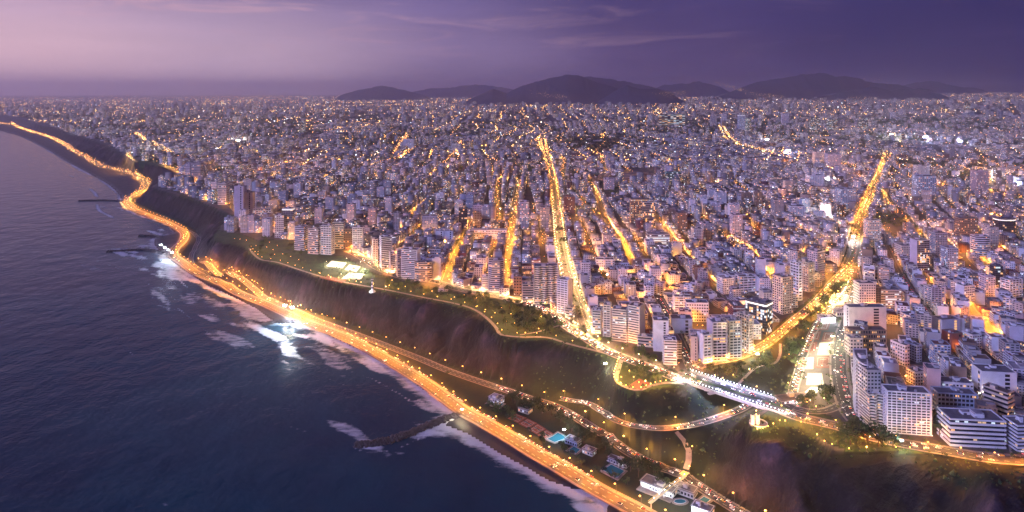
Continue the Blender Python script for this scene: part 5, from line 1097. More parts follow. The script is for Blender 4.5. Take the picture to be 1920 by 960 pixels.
lamps_along('bridge', 3.9, BW-.9, 'bridge', 'small white globe lamp on the railing of the bridge over the ravine', 'globe lamps along the bridge railings', (1, -1))
lamps_along('coast', 30, 8.2, 'tall', 'tall double-lit sodium lamp in the middle of the coastal road', 'sodium lamps along the coastal road', (1,), 0, 2700)
lamps_along('upper', 34, 6.8, 'cliff', 'sodium lamp at the foot of the cliff beside the inner road', 'sodium lamps along the cliff foot road', (1,), 0, 1500)
lamps_along('bajada', 55, 6, 'street', 'sodium lamp beside the road climbing into the ravine', 'sodium lamps along the ravine road', (1,))
lamps_along('malecon', 26, 8.5, 'warm', 'amber street lamp on the kerb of the clifftop avenue', 'street lamps along the clifftop avenue', (1,), 0, 1500)
lamps_along('east', 26, 8.5, 'street', 'orange street lamp on the clifftop avenue east of the bridge', 'street lamps of the eastern clifftop avenue', (-1,))
lamps_along('m1', 26, 13, 'warm', 'bright street lamp along the palm-lined avenue', 'street lamps of the palm-lined avenue', (1, -1), 0, 1900)
lamps_along('rl', 24, 7, 'bright', 'orange lamp on the left side of the tree-filled ravine', 'street lamps on the left bank of the ravine', (1,))
lamps_along('rr', 26, 5.5, 'bright', 'orange lamp between the ravine trees and the tennis courts', 'street lamps on the right bank of the ravine', (-1,))
lamps_along('m13', 24, 10, 'bright', 'orange lamp on the wide street right of the tennis courts', 'street lamps of the ravine side street', (1,))
lamps_along('m8', 26, 14, 'bright', 'orange lamp on the wide avenue leading away from the ravine', 'street lamps of the wide avenue', (1, -1), 0, 2000)
lamps_along('m12', 20, 8.5, 'bright', 'orange lamp on the short wide street behind the white grid tower', 'street lamps of the short side street', (1,))
for k in ('m9', 'm14', 'm6', 'm2'): lamps_along(k, 30, 6.5, 'bright', {'m9': 'orange lamp on the long street crossing the right-hand quarter', 'm14': 'orange lamp on the red-lit street leading to the bridge', 'm6': 'orange lamp on the diagonal street through the central quarter', 'm2': 'orange lamp on the narrow street left of the palm-lined avenue'}[k], {'m9': 'lamps of the long right-hand street', 'm14': 'lamps of the red-lit street', 'm6': 'lamps of the central diagonal street', 'm2': 'lamps of the narrow glowing street'}[k], (1,), 0, 1500)
lamps_along('promenade', 27, 3.2, 'park', 'small globe lamp on the clifftop promenade', 'globe lamps along the clifftop promenade', (1,))
lamps_along('parkpath', 7.5, 3, 'park', 'closely spaced globe lamp on the wall of the lovers park lookout', 'globe lamps round the clifftop lookout', (-1,))
lamps_along('hill', 14, 3.6, 'park', 'globe lamp on the lit path down the hillside', 'globe lamps of the hillside path', (1,))
PARKL = [(540, 448), (552, 455), (570, 457), (590, 458), (602, 463), (575, 470), (500, 465), (512, 470), (480, 462), (462, 452), (450, 450), (440, 449), (430, 431), (478, 430), (490, 427), (505, 456), (520, 462), (470, 470), (484, 474), (530, 478), (545, 483), (560, 489), (515, 479), (790, 540), (810, 549), (840, 556), (852, 560), (870, 556), (893, 562), (905, 555), (925, 572), (940, 580), (958, 592), (895, 577), (910, 584), (928, 590), (950, 607), (965, 610), (972, 612), (985, 628), (1010, 620), (1015, 597), (1035, 600), (760, 540), (730, 538), (700, 534), (668, 530), (645, 522), (620, 522), (600, 515), (735, 528), (950, 570), (1180, 700), (1188, 712), (1198, 722), (1210, 720), (1165, 712), (1440, 640), (1432, 662), (1425, 680), (1405, 692), (1375, 702), (1355, 708), (1340, 705), (1500, 655), (1492, 690), (1486, 712), (1478, 722), (1505, 633), (1515, 615), (1545, 580), (1465, 625), (1480, 660)]
PARKR = [(1410, 799), (1420, 803), (1430, 805), (1440, 804), (1450, 800), (1462, 794), (1418, 776), (1418, 783), (1472, 795), (1502, 797), (1532, 820), (1546, 831), (1560, 839), (1592, 843), (1625, 842), (1680, 843), (1706, 845), (1733, 846), (1757, 844), (1513, 760), (1530, 768), (1545, 752), (1480, 752), (1500, 748)]
for k, (a, b) in enumerate(PARKL+PARKR):
    X_, Y_ = W(a, b+2); z = float(H(X_, Y_)); lamp('park', X_, Y_, z, 0, 'small globe lamp among the trees of the clifftop gardens' if k < len(PARKL) else 'small globe lamp along the garden wall right of the bridge', 'globe lamps in the gardens' if k < len(PARKL) else 'globe lamps of the eastern gardens')
# ---- side-street lamps and the countless lights farther off
def cubes(P_, r):
    n = len(P_); o = np.array([(1, 0, 0), (-1, 0, 0), (0, 1, 0), (0, -1, 0), (0, 0, 1), (0, 0, -1)], float)
    V_ = P_[:, None]+o[None]*r[:, None, None]; f = np.array([(0, 2, 4), (2, 1, 4), (1, 3, 4), (3, 0, 4), (2, 0, 5), (1, 2, 5), (3, 1, 5), (0, 3, 5)])
    return V_.reshape(-1, 3), ((np.arange(n)*6)[:, None, None]+f[None]).reshape(-1, 3)
M_spk = bpy.data.materials.new('distant_lamps'); M_spk.use_nodes = True; t_ = M_spk.node_tree; b_ = t_.nodes['Principled BSDF']
ta = t_.nodes.new('ShaderNodeAttribute'); ta.attribute_name = 'glow'; t_.links.new(ta.outputs['Color'], b_.inputs['Emission Color']); b_.inputs['Emission Strength'].default_value = 1.0; b_.inputs['Base Color'].default_value = (.1, .1, .1, 1)
M_spk.cycles.emission_sampling = 'NONE'
def street_points(D0, D1, bw, bd_, st, ang, inB, sp, seed):
    """lamps on the street grid of a band."""
    r_ = np.random.RandomState(seed); c, s = math.cos(ang), math.sin(ang); R1 = D1*1.3
    a = np.arange(-R1, R1, bw+st)-st/2; b = np.arange(0, R1, bd_+st)-st/2
    p1 = np.arange(-R1, R1, sp); out = []
    G = np.stack(np.meshgrid(p1, b), -1).reshape(-1, 2); G2 = np.stack(np.meshgrid(a, np.arange(0, R1, sp)), -1).reshape(-1, 2)
    G = np.vstack([G, G2]); G = G+r_.uniform(-.18, .18, G.shape)*sp*np.array([1, 1])*0+r_.uniform(-2, 2, G.shape)
    X_ = G[:, 0]*c-G[:, 1]*s; Y_ = G[:, 0]*s+G[:, 1]*c
    X_, Y_ = warp(X_, Y_)
    k = (Y_ > D0) & (Y_ < D1) & (np.abs(X_) < Y_*.82) & (isB(X_, Y_) == inB); X_, Y_ = X_[k], Y_[k]
    k = top_margin(X_, Y_, 18 if D1 < 7000 else 60); X_, Y_ = X_[k], Y_[k]
    for n_ in NOB[:4]: k = ~inside(n_, X_, Y_); X_, Y_ = X_[k], Y_[k]
    return X_, Y_
SP = []; GL = []; RR = []; LPTS = []
def amb(n, r_):
    t = r_.rand(n, 1); c = np.where(t < .80, np.array([[1, .46, .11]]), np.where(t < .93, np.array([[1, .80, .52]]), np.array([[.72, .88, 1.0]])))
    return c
rr_ = np.random.RandomState(5)
for bi_, (D0, D1, bw, bd_, st, lw, jt) in enumerate(BANDS):
    sp, keep_, rad, zl, st_ = [(30, .9, .62, 6.5, 6), (34, .72, 1.1, 7, 10), (46, .70, 2.0, 8, 13), (82, .62, 3.2, 11, 14), (150, .60, 5.4, 14, 11)][bi_]
    for ang, B_ in ((A_ANG, False), (B_ANG, True)):
        X_, Y_ = street_points(D0, D1, bw, bd_, st, ang, B_, sp, 300+bi_)
        dens = fbm(X_/500, Y_/700, 3, 77); k = rr_.rand(len(X_)) < keep_*np.clip(.55+(dens-.42)*3.2, .25, 1.25); X_, Y_ = X_[k], Y_[k]
        n = len(X_); jj_ = rr_.uniform(-1, 1, (n, 2))*[0, 0, 4, 30, 80][bi_]; X_ = X_+jj_[:, 0]; Y_ = Y_+jj_[:, 1]
        P3 = np.c_[X_, Y_, zplat(X_, Y_)+zl+rr_.rand(n)*(2 if bi_ < 2 else 6)]
        SP.append(P3); GL.append(amb(n, rr_)*st_*(.4+1.4*rr_.rand(n, 1)**2)); RR.append(rad*(.7+.6*rr_.rand(n)))
        if bi_ < 3:
            q = rr_.rand(n) < (.95, .30, .05)[bi_]
            for p in P3[q]: LPTS.append((tuple(p), 'sod' if bi_ == 0 else ('mid' if bi_ == 1 else 'far')))
# avenues far away: strings of lamps
for P_, wdth, key in ROADS:
    if key == 'path': continue
    y_mean = P_[:, 1].mean(); sp = {'exp': 16}.get(key, 20)
    Q = resample(P_, sp); N_ = side_normals(Q)
    for s in ((1, -1) if wdth > 20 else (1,)):
        k = np.ones(len(Q), bool)
        if key in ('coast', 'm1', 'm8'): k = Q[:, 1] > 1700 if key != 'coast' else Q[:, 1] > 2300
        elif key[0] in 'wvc' and key != 'coast': k = Q[:, 1] > 0
        elif key in ('exp', 'malecon') or Q[:, 1].max() > 1500: k = Q[:, 1] > (1350 if key == 'malecon' else 1150)
        elif key in ('m3', 'm4', 'm5', 'm7', 'm7b', 'm10', 'm11', 'm17', 'm18', 'm19', 'm20', 'm15', 'm16'): pass
        else: k &= False
        q = Q[k]; 
        if not len(q): continue
        nn = N_[k]; P3 = np.c_[q[:, 0]+nn[:, 0]*s*wdth*.42, q[:, 1]+nn[:, 1]*s*wdth*.42, q[:, 2]+8]
        SP.append(P3); n = len(P3); g = amb(n, rr_)*0+np.array([[1, .42, .12]]) if key != 'exp' else amb(n, rr_)
        P3[:, :2] += rr_.normal(0, 2.2, (n, 2))*(1+y_mean/2500); GL.append(g*(1.5+8*rr_.rand(n, 1)**1.5)); RR.append(np.clip(q[:, 1]/2300, .65, 2.6)*(.8+.4*rr_.rand(n)))
        e = max(1, int({'exp': 40, 'coast': 36}.get(key, 34)*max(1, y_mean/2200)/sp))
        for i in range(0, n, e): LPTS.append((tuple(P3[i]), 'sod2' if q[i, 1] < 1900 else ('expl' if key == 'exp' else 'mid2' if q[i, 1] < 5000 else 'far')))
# lights climbing the foothills
for (a, b, n) in [((1000, 168), (1060, 178), 60), ((1230, 172), (1285, 168), 50), ((1400, 170), (1470, 176), 70), ((1590, 180), (1640, 178), 70), ((1340, 150), (1400, 166), 60), ((1600, 140), (1680, 150), 12)]:
    X0, Y0 = 12200, 0
    for i in range(n):
        tt_ = rr_.rand(); px = a[0]+(b[0]-a[0])*tt_+rr_.normal(0, 5); py = a[1]+(b[1]-a[1])*tt_+2+abs(rr_.normal(0, 4)); D_ = 11600; z = ZC-(py-HOR)/FOC*D_
        SP.append(np.array([[(px-960)/FOC*D_, D_, max(z, 205)]])); GL.append(np.array([[1, .55, .22]])*3*(.3+rr_.rand())); RR.append(np.array([3.5]))
P3 = np.vstack(SP); G_ = np.vstack(GL); Rr = np.concatenate(RR)
V_, F_ = cubes(P3, Rr)
gc = np.repeat(np.c_[G_, np.ones(len(G_))][:, None], 8, 1).reshape(-1, 4)
o = link('city_lamps', np_mesh('city_lamps', V_, F_, M_spk, attrs={'glow': ('FACE', 'FLOAT_COLOR', gc)})); tag(o, kind='stuff')
LD = {'sod': L_SIDE, 'sod2': L_BR, 'mid': L_MID, 'mid2': ldata('avenue_light', 42000, (1, .36, .06), 2), 'expl': ldata('expressway_light', 150000, (1, .45, .12), 2), 'far': L_FAR}
for p, k in LPTS:
    o = bpy.data.objects.new('street_light', LD[k]); COL.objects.link(o); o.location = (p[0], p[1], p[2]-.9-(LD[k].shadow_soft_size)*1.0+ (2.5 if k != 'sod' else 0))
print('LIGHTS', len(LPTS), 'specks', len(P3), 'lots', nL, 'singles', single.sum(), CNT)
# ---- floodlights on the beach
def flood_mast(x, y, z, h, n, label, group=None, tgt=(0, 0), energy=3e6, spread=130, name='floodlight_mast', r=1.2):
    r_ = empty(name, (x, y, z)); tag(r_, label, 'floodlight', group)
    q = MB(); q.tube((0, 0, -1), (0, 0, h), .35, .2, 8); q.build('pole', M_pole, r_)
    d = Vector((tgt[0]-x, tgt[1]-y, 0)).normalized(); sd = Vector((-d.y, d.x, 0))
    q = MB(); q.tube(tuple(sd*-2.2+Vector((0, 0, h))), tuple(sd*2.2+Vector((0, 0, h))), .15, .15, 6); q.build('crossarm', M_pole, r_)
    for i in range(n):
        c = sd*((i+.5)/n*4.4-2.2)+Vector((0, 0, h+.4))+d*.3; q = MB(); q.blob(tuple(c), r, 0, .9); q.build('lamp_head', M_flood, r_)
    l = bpy.data.lights.new('floodlight', 'SPOT'); l.energy = energy; l.color = (.70, .84, 1); l.spot_size = math.radians(spread); l.spot_blend = .6; l.shadow_soft_size = 1.5
    o = bpy.data.objects.new('floodlight', l); COL.objects.link(o); o.parent = r_; o.location = tuple(d*1.6+Vector((0, 0, h+.5)))
    o.rotation_euler = (Vector((tgt[0]-x, tgt[1]-y, -h-z))).to_track_quat('-Z', 'Y').to_euler()
for (a, b, lb, n, e) in [(534, 590, 'tall mast of brilliant blue-white floodlights beside the coastal road, aimed at the sea', 4, 9e5), (548, 594, 'second brilliant floodlight mast of the pair by the hooked groyne', 4, 9e5)]:
    X_, Y_ = W(a, b, 4); tx, ty = W(532, 700, 0); flood_mast(X_, Y_, 4, 16, n, lb, 'brilliant floodlights by the hooked groyne', (tx, ty), e, 120, r=1.7)
for (a, b) in [(302, 469), (309, 474), (316, 479), (323, 484)]:
    X_, Y_ = W(a, b, 4); tx, ty = W(a-70, b+50, 0); flood_mast(X_, Y_, 4, 13, 2, 'blue-white beach floodlight in the row beside the long groyne', 'row of beach floodlights', (tx, ty), 1.1e5, 140, r=1.6)
# ================================================================ TREES
M_leaf = [bsdf('foliage_dark', (.022, .042, .016), .9, noise=.5, nscale=.6), bsdf('foliage_mid', (.055, .095, .026), .9, noise=.5, nscale=.6), bsdf('foliage_olive', (.085, .105, .03), .9, noise=.5, nscale=.6)]
M_bark = bsdf('bark', (.07, .05, .04), .9)
def crown_mesh(seed, r=3.6, h=3.0, zc=6.0, n=230, mat=0, name='crown'):
    g = random.Random(seed); q = MB(); cl = [(g.gauss(0, .45)*r, g.gauss(0, .45)*r, zc+g.gauss(0, .35)*h, g.uniform(.9, 1.9)) for _ in range(9)]
    for i in range(n):
        c = cl[i % 9]; d = Vector((g.gauss(0, 1), g.gauss(0, 1), g.gauss(0, .8))).normalized()*c[3]*g.uniform(.7, 1.15)
        p = Vector(c[:3])+d; a = Vector((g.uniform(-1, 1), g.uniform(-1, 1), g.uniform(-1, 1))).normalized(); b = a.cross(d.normalized()+Vector((0, 0, .01))).normalized(); s = g.uniform(.35, .75)
        q.quad(tuple(p-a*s), tuple(p-b*s*.8), tuple(p+a*s), tuple(p+b*s*.8))
    return q.mesh(name, M_leaf[mat])
q = MB(); q.tube((0, 0, -.5), (.1, 0, 3.8), .35, .2, 6); 
for k in range(5):
    an = k*1.3; q.tube((.1, 0, 3.2+k*.25), (math.cos(an)*2.0, math.sin(an)*2.0, 5.6+.2*k), .14, .05, 4)
TRUNK = q.mesh('trunk', M_bark)
CROWNS = [crown_mesh(1, mat=0), crown_mesh(2, 4.2, 2.6, 5.6, 260, 1), crown_mesh(3, 3.0, 3.4, 6.2, 220, 2), crown_mesh(4, 4.6, 2.2, 5.2, 270, 0)]
NT = [0]
def tree(x, y, s, ci, label, group, name='broadleaf_tree'):
    s *= 1.4
    if NT[0] >= 298: STUFFT.append((x, y, s, ci)); return
    if 'tree' in label:
        ad = ('large ' if s > 1.6 else ('small ' if s < 1.2 else 'medium '))+('very dark', 'mid green', 'olive', 'broad dark')[ci]; label = ad+' tree'+label.split('tree', 1)[1]; group = ad+' '+group
    NT[0] += 1; r = empty(name, (x, y, float(H(x, y))), rnd.uniform(0, 6)); r.scale = (s, s, s*rnd.uniform(.85, 1.15)); tag(r, label, 'tree', group)
    link('trunk', TRUNK, r); link('crown', CROWNS[ci], r)
STUFFT = []
def grove(poly, n, label, group, smin=.7, smax=1.5, cs=(0, 1, 2, 3), z=ZT, near_road=6):
    P_ = PW(poly, z); n = int(n*.85); xs_ = [p[0] for p in P_]; ys_ = [p[1] for p in P_]
    a_ = np.array([(rnd.uniform(min(xs_), max(xs_)), rnd.uniform(min(ys_), max(ys_))) for _ in range(n*14)])
    a_ = a_[inside(P_, a_[:, 0], a_[:, 1])]; a_ = a_[road_clear(a_[:, 0], a_[:, 1], near_road-4)][:n]
    for X_, Y_ in a_: tree(float(X_), float(Y_), rnd.uniform(smin, smax), rnd.choice(cs), label, group)
grove([(1215, 872), (1262, 900), (1250, 925), (1120, 860), (1050, 815), (1060, 800)], 26, 'dark tree behind the beach clubs, below the inner coastal road', 'trees behind the beach clubs', .8, 1.3, (0, 3), 4, 5)
grove([(600, 600), (720, 640), (860, 696), (860, 715), (740, 655), (620, 610)], 12, 'small tree between the two coastal roads under the cliff', 'trees between the coastal roads', .4, .7, (1, 2), 4, 5)
grove([(870, 735), (930, 765), (1010, 812), (1100, 862), (1200, 915), (1180, 918), (1060, 862), (960, 805)], 30, 'low tree along the inland kerb of the coastal road', 'kerbside trees of the coastal road', .4, .8, (1, 2, 0), 4, 5)
grove([(925, 765), (960, 775), (955, 790), (930, 775)], 8, 'tree beside the beach house terrace', 'trees by the beach house', .5, .9, (0, 1), 4, 5)
grove([(942, 742), (1000, 755), (1060, 790), (1040, 806), (960, 765)], 22, 'dark tree between the white beach house and the clay courts', 'trees above the clay courts', .8, 1.3, (0, 3), 4, 5)
grove([(1500, 750), (1560, 735), (1580, 745), (1560, 762), (1500, 762)], 12, 'tree on the green triangle right of the bridge', 'trees right of the bridge', .8, 1.2)
grove([(1600, 812), (1700, 838), (1790, 850), (1700, 843), (1600, 832)], 9, 'round dark tree in the garden below the white grid tower', 'garden trees below the white grid tower', 1.0, 1.6)
grove([(1500, 785), (1600, 815), (1600, 835), (1550, 832), (1510, 810)], 7, 'round dark tree in the clifftop garden right of the round lookout', 'garden trees right of the lookout', 1.0, 1.7)
grove([(1750, 790), (1790, 792), (1785, 822), (1752, 818)], 12, 'very dark tree in the gap between grid tower and stepped block', 'dark trees beside the grid tower', 1.2, 1.7, (0, 3))
grove([(1310, 696), (1400, 684), (1445, 660), (1440, 690), (1360, 705)], 20, 'tree in the orange-lit garden above the ravine, left of the bridge', 'garden trees at the bridge head', .7, 1.2)
grove([(1165, 690), (1200, 690), (1290, 712), (1240, 716), (1170, 712)], 14, 'low tree on the lookout lawn beside the bridge', 'trees of the lookout lawn', .5, .9, (1, 2))
grove([(1480, 650), (1500, 615), (1560, 548), (1592, 530), (1550, 585), (1510, 645), (1492, 700), (1470, 700)], 42, 'dark tree crowding the floor of the ravine', 'trees in the ravine', .9, 1.5, (0, 3, 1), 58, 3)
grove([(1112, 634), (1235, 672), (1240, 690), (1180, 668), (1120, 645)], 20, 'tree in the front gardens of the balcony complex', 'trees before the balcony complex', .5, .9, (1, 2, 0))
grove([(930, 575), (1000, 582), (1050, 610), (1060, 640), (1000, 625), (950, 620)], 42, 'tree in the dark clifftop park left of the bridge avenue', 'trees of the central clifftop park', .7, 1.3)
grove([(850, 548), (920, 560), (940, 578), (900, 585), (855, 566)], 26, 'tree in the park below the chamfered tower', 'trees below the chamfered tower', .7, 1.2)
grove([(700, 520), (760, 525), (850, 545), (850, 562), (700, 540)], 22, 'tree scattered in the lighthouse park', 'trees of the lighthouse park', .6, 1.1)
grove([(430, 440), (540, 455), (575, 470), (550, 492), (480, 480)], 20, 'small tree in the garden on the left headland', 'trees of the left headland garden', .6, 1.0)
q = MB(); q.tube((0, 0, -.5), (.25, 0, 5), .28, .2, 6, cap=False); q.tube((.25, 0, 5), (.1, .1, 10), .2, .17, 6)
PALMT = q.mesh('trunk', M_bark); q = MB()
for k in range(15):
    an = k*2*PI/15; dr = Vector((math.cos(an), math.sin(an), 0)); sd = Vector((-dr.y, dr.x, 0)); pv_ = Vector((.1, .1, 10))
    for j in range(4):
        t0, t1 = j/4, (j+1)/4; a0 = pv_+dr*3.4*t0+Vector((0, 0, 1.6*t0-3.4*t0*t0)); a1 = pv_+dr*3.4*t1+Vector((0, 0, 1.6*t1-3.4*t1*t1)); w0 = .55*(1-abs(t0-.4)); w1 = .55*(1-abs(t1-.4))*(j < 3)+.03
        q.quad(tuple(a0-sd*w0), tuple(a1-sd*w1), tuple(a1+sd*w1), tuple(a0+sd*w0))
PALMC = q.mesh('crown', M_leaf[0])
for k, (a, b, s, lb) in enumerate([(1220, 718, 1.1, 'left'), (1231, 716, 1., 'left'), (1241, 717, 1.15, ''), (1250, 714, 1., ''), (1258, 711, 1.2, ''), (1267, 713, 1.05, ''), (1278, 711, 1.1, ''), (1204, 692, 1., ''), (1262, 700, .9, ''), (1246, 698, .9, ''), (1292, 708, 1., ''), (1236, 690, .9, ''), (1604, 804, 1.2, 'solo'), (657, 516, 1., 'c'), (664, 512, 1., 'c')]):
    X_, Y_ = W(a, b); r = empty('palm_tree', (X_, Y_, ZT), k); r.scale = (s, s, s)
    tag(r, 'lone palm in the middle of the junction under the curved white corner tower' if lb == 'solo' else ('palm beside the floodlit sports courts' if lb == 'c' else 'tall thin palm on the lawn at the left end of the bridge'), 'palm tree', None if lb == 'solo' else ('palms by the sports courts' if lb == 'c' else 'palms at the bridge head'))
    link('trunk', PALMT, r); link('crown', PALMC, r)
# wooded districts, street trees: one mass
tp = list(STUFFT)
for X_, Y_ in TREELOT[::1][:9000]:
    if Y_ < 9000:
        sc = max(1.0, Y_/2600)
        for _ in range(2 if Y_ < 3200 else 1): tp.append((X_+rnd.uniform(-10, 10)*sc, Y_+rnd.uniform(-10, 10)*sc, rnd.uniform(.9, 1.6)*sc*1.25, rnd.randrange(4)))
for P_, wd_, key in ROADS:
    if key in ('path', 'coast', 'upper', 'bajada', 'bridge', 'exp'): continue
    Q = resample(P_, 13); N_ = side_normals(Q)
    for p, n in zip(Q, N_):
        for s in (1, -1):
            if rnd.random() < .45 and p[1] < 2600: tp.append((p[0]+n[0]*s*(wd_/2-.6), p[1]+n[1]*s*(wd_/2-.6), rnd.uniform(.5, .85), rnd.randrange(3)))
    if key == 'm1' or key == 'm8':
        for p in Q:
            if p[1] < 2600 and rnd.random() < .6: tp.append((p[0], p[1], rnd.uniform(.5, .9), rnd.randrange(3)))
for cx_, cy_, n, r_ in [(1052, 432, 10, 12), (1060, 452, 14, 16), (1672, 420, 60, 55), (1660, 408, 30, 40), (1135, 520, 22, 22), (1190, 528, 24, 26)]:
    X0, Y0 = W(cx_, cy_)
    for _ in range(n): tp.append((X0+rnd.gauss(0, r_*.6), Y0+rnd.gauss(0, r_*.6), rnd.uniform(1.0, 1.5), rnd.randrange(4)))
for _ in range(260):
    X0, Y0 = Wg(1120+rnd.gauss(0, 30), 272+rnd.gauss(0, 7)); tp.append((X0, Y0, rnd.uniform(2.5, 4), 0))
TV = []; TFm = []; TM = []; kq = 0
tmpl = []
for cm in CROWNS:
    v = np.array([tuple(p.co) for p in cm.vertices]); tmpl.append(v.reshape(-1, 4, 3))
for (X_, Y_, s, ci) in tp:
    t = tmpl[ci]; n = 26 if Y_ > 1500 else 44; sel = t[nrs.choice(len(t), n, False)]; ctr = sel.mean(1, keepdims=True); grow = 2.0 if n == 26 else 1.6
    v = (ctr+(sel-ctr)*grow); a = rnd.uniform(0, 6); c, s_ = math.cos(a), math.sin(a); vx = v[..., 0]*c-v[..., 1]*s_; vy = v[..., 0]*s_+v[..., 1]*c
    g = float(H(X_, Y_)); TV.append(np.stack([vx*s+X_, vy*s+Y_, v[..., 2]*s+g-1.5*s], -1).reshape(-1, 3)); TM.append(np.full(n, ci % 3))
TVv = np.vstack(TV); o = link('city_trees', np_mesh('city_trees', TVv, np.arange(len(TVv)).reshape(-1, 4), M_leaf, np.concatenate(TM))); tag(o, kind='stuff')
print('TREES', NT, len(tp))
# scrub and rough grass clumps on the cliffs
n = 2200; iu = np.argwhere((unk | (grass > .5)) & (DD < 1350) & (cliffness < .4) & (DD*0+XX > -700)); sel = iu[nrs.choice(len(iu), n)]
fx_ = XX[sel[:, 0], sel[:, 1]]+nrs.uniform(-3, 3, n); fy_ = DD[sel[:, 0], sel[:, 1]]+nrs.uniform(-3, 3, n)
kk_ = road_clear(fx_, fy_, 0); fx_, fy_ = fx_[kk_], fy_[kk_]; n = len(fx_); fz_ = H(fx_, fy_); r_ = nrs.uniform(.5, 1.6, n)*(1+(nrs.rand(n) < .06)*1.2)
V_, F_ = cubes(np.c_[fx_, fy_, fz_+r_*.2], r_); V_ = V_+nrs.uniform(-.35, .35, V_.shape)*np.repeat(r_, 6)[:, None]
o = link('scrub', np_mesh('scrub', V_, F_, M_leaf, np.repeat(nrs.choice(3, n), 8))); tag(o, kind='stuff')
# ================================================================ CARS
CARC = {'white': (.7, .7, .7), 'silver': (.42, .43, .46), 'dark': (.03, .03, .04), 'red': (.35, .03, .03), 'blue': (.06, .10, .25), 'yellow': (.6, .42, .08)}
M_car = {k: bsdf('car_paint_'+k, c, .35, metal=.15) for k, c in CARC.items()}
M_head = bsdf('headlight_glow', (.8, .8, .8), .4, emit=(1, .90, .74), es=10); M_tail = bsdf('tail_light_glow', (.5, .05, .05), .4, emit=(1, .05, .03), es=4); M_tyre = bsdf('tyre', (.02, .02, .02), .9)
def car_body(mat):
    q = MB(); prof = [(-2.15, .35), (2.15, .35), (2.2, .75), (1.35, .92), (.75, 1.42), (-1.0, 1.46), (-1.75, 1.0), (-2.2, .95)]
    for s in (-1, 1):
        pts = [(x_, s*(.86 if z_ < 1.1 else .70), z_) for x_, z_ in prof]; q.poly(pts if s < 0 else pts[::-1], 0)
    for i in range(8):
        a, b = prof[i], prof[(i+1) % 8]; wa, wb = [(.86 if z_ < 1.1 else .70) for z_ in (a[1], b[1])]
        q.quad((a[0], wa, a[1]), (a[0], -wa, a[1]), (b[0], -wb, b[1]), (b[0], wb, b[1]), 1 if i in (3, 5) else 0)
    for s in (-1, 1): q.quad((1.1, s*.80, 1.0), (.72, s*.735, 1.36), (-.95, s*.735, 1.40), (-1.5, s*.80, 1.0), 1)
    for sx_ in (-1.35, 1.35):
        for s in (-1, 1): q.tube((sx_, s*.6, .33), (sx_, s*.9, .33), .33, .33, 8, 2)
    return q
def small(c, sz, mi=0):
    q = MB(); x_, y_, z_ = c; q.box(x_-sz[0], x_+sz[0], y_-sz[1], y_+sz[1], z_-sz[2], z_+sz[2], mi); return q
BODY = {k: car_body(m).mesh('body', [m, M_glass, M_tyre]) for k, m in M_car.items()}
HL = small((0, 0, 0), (.06, .24, .14)).mesh('headlight', M_head); TL = small((0, 0, 0), (.06, .24, .12)).mesh('tail_light', M_tail)
def far_car_mesh(k):
    q = car_body(k)
    for s in (-1, 1):
        for (cx, mi) in ((2.2, 3), (-2.2, 4)):
            b = small((cx, s*.62, .72), (.07, .26, .17)); n0 = len(q.v); q.v += b.v; q.f += [tuple(i+n0 for i in f) for f in b.f]; q.m += [mi]*len(b.f)
    return q.mesh('parked_car', [M_car[k], M_glass, M_tyre, M_head, M_tail])
FARCAR = {k: far_car_mesh(k) for k in CARC}
NCAR = [0]; CARREST = []
def car(x, y, z, ang, colr_, label, group, on=True, name='car'):
    if NCAR[0] >= 299: CARREST.append((x, y, z, ang, colr_)); return
    NCAR[0] += 1
    if y < 960:
        r = empty(name, (x, y, z), ang); tag(r, label, 'car', group); link('body', BODY[colr_], r)
        if on:
            for s in (-1, 1):
                o = link('headlight', HL, r); o.location = (2.2, s*.62, .68); o = link('tail_light', TL, r); o.location = (-2.2, s*.62, .82)
    else:
        r = link(name, FARCAR[colr_] if on else BODY[colr_]); r.location = (x, y, z); r.rotation_euler = (0, 0, ang); tag(r, label, 'car', group)
def cars_along(key, offs_, gap, where, grp, on=True, dmin=0, dmax=1e9, p=1., xr=(-1e9, 1e9), lt=0, back=None):
    """offs_: signed lane offsets; the sign of the lane gives the driving direction."""
    for of in offs_:
        P_ = resample(R[key], gap); N_ = side_normals(P_); T_ = np.gradient(P_[:, :2], axis=0)
        for i, (p_, n, t) in enumerate(zip(P_, N_, T_)):
            if rnd.random() > p: continue
            j = rnd.uniform(-.25, .25)*gap; X_, Y_ = p_[0]+n[0]*of+t[0]/np.hypot(*t)*j, p_[1]+n[1]*of+t[1]/np.hypot(*t)*j
            if not (dmin < Y_ < dmax and xr[0] < X_/Y_*FOC+960 < xr[1]): continue
            a = math.atan2(t[1], t[0])+(PI if of > 0 else 0)
            c = rnd.choices(list(CARC), [5, 4, 4, 1.5, 1.2, .7])[0]
            car(X_, Y_, p_[2]+.06, a, c, f"{c} car {where}", f"{c} cars {grp}", on)
            if lt and i % lt == 0:
                o = bpy.data.objects.new('headlight_beam', L_HEAD); COL.objects.link(o); o.location = (X_+math.cos(a)*3.5, Y_+math.sin(a)*3.5, p_[2]+1.6)
L_HEAD = ldata('headlight_spill', 2200, (1, .80, .55), .5); L_HEADW = L_HEAD
cars_along('bridge', (-11, -7.5, -4, 4, 7.5, 11), 11, 'crossing the white-lit bridge', 'crossing the bridge', p=.42, lt=3)
cars_along('malecon', (-5.4, -2, 2, 5.4), 8.2, 'queuing on the clifftop avenue before the bridge', 'queuing before the bridge', xr=(985, 1300), p=.72, lt=3)
cars_along('bajada', (-2.3, 2.3), 9.5, 'on the road curving up into the ravine', 'on the ravine road', p=.62, lt=4)
cars_along('upper', (-3.2, .2, 3.4), 10, 'crawling along the inner road at the cliff foot', 'on the cliff foot road', xr=(930, 1420), p=.60, lt=4)
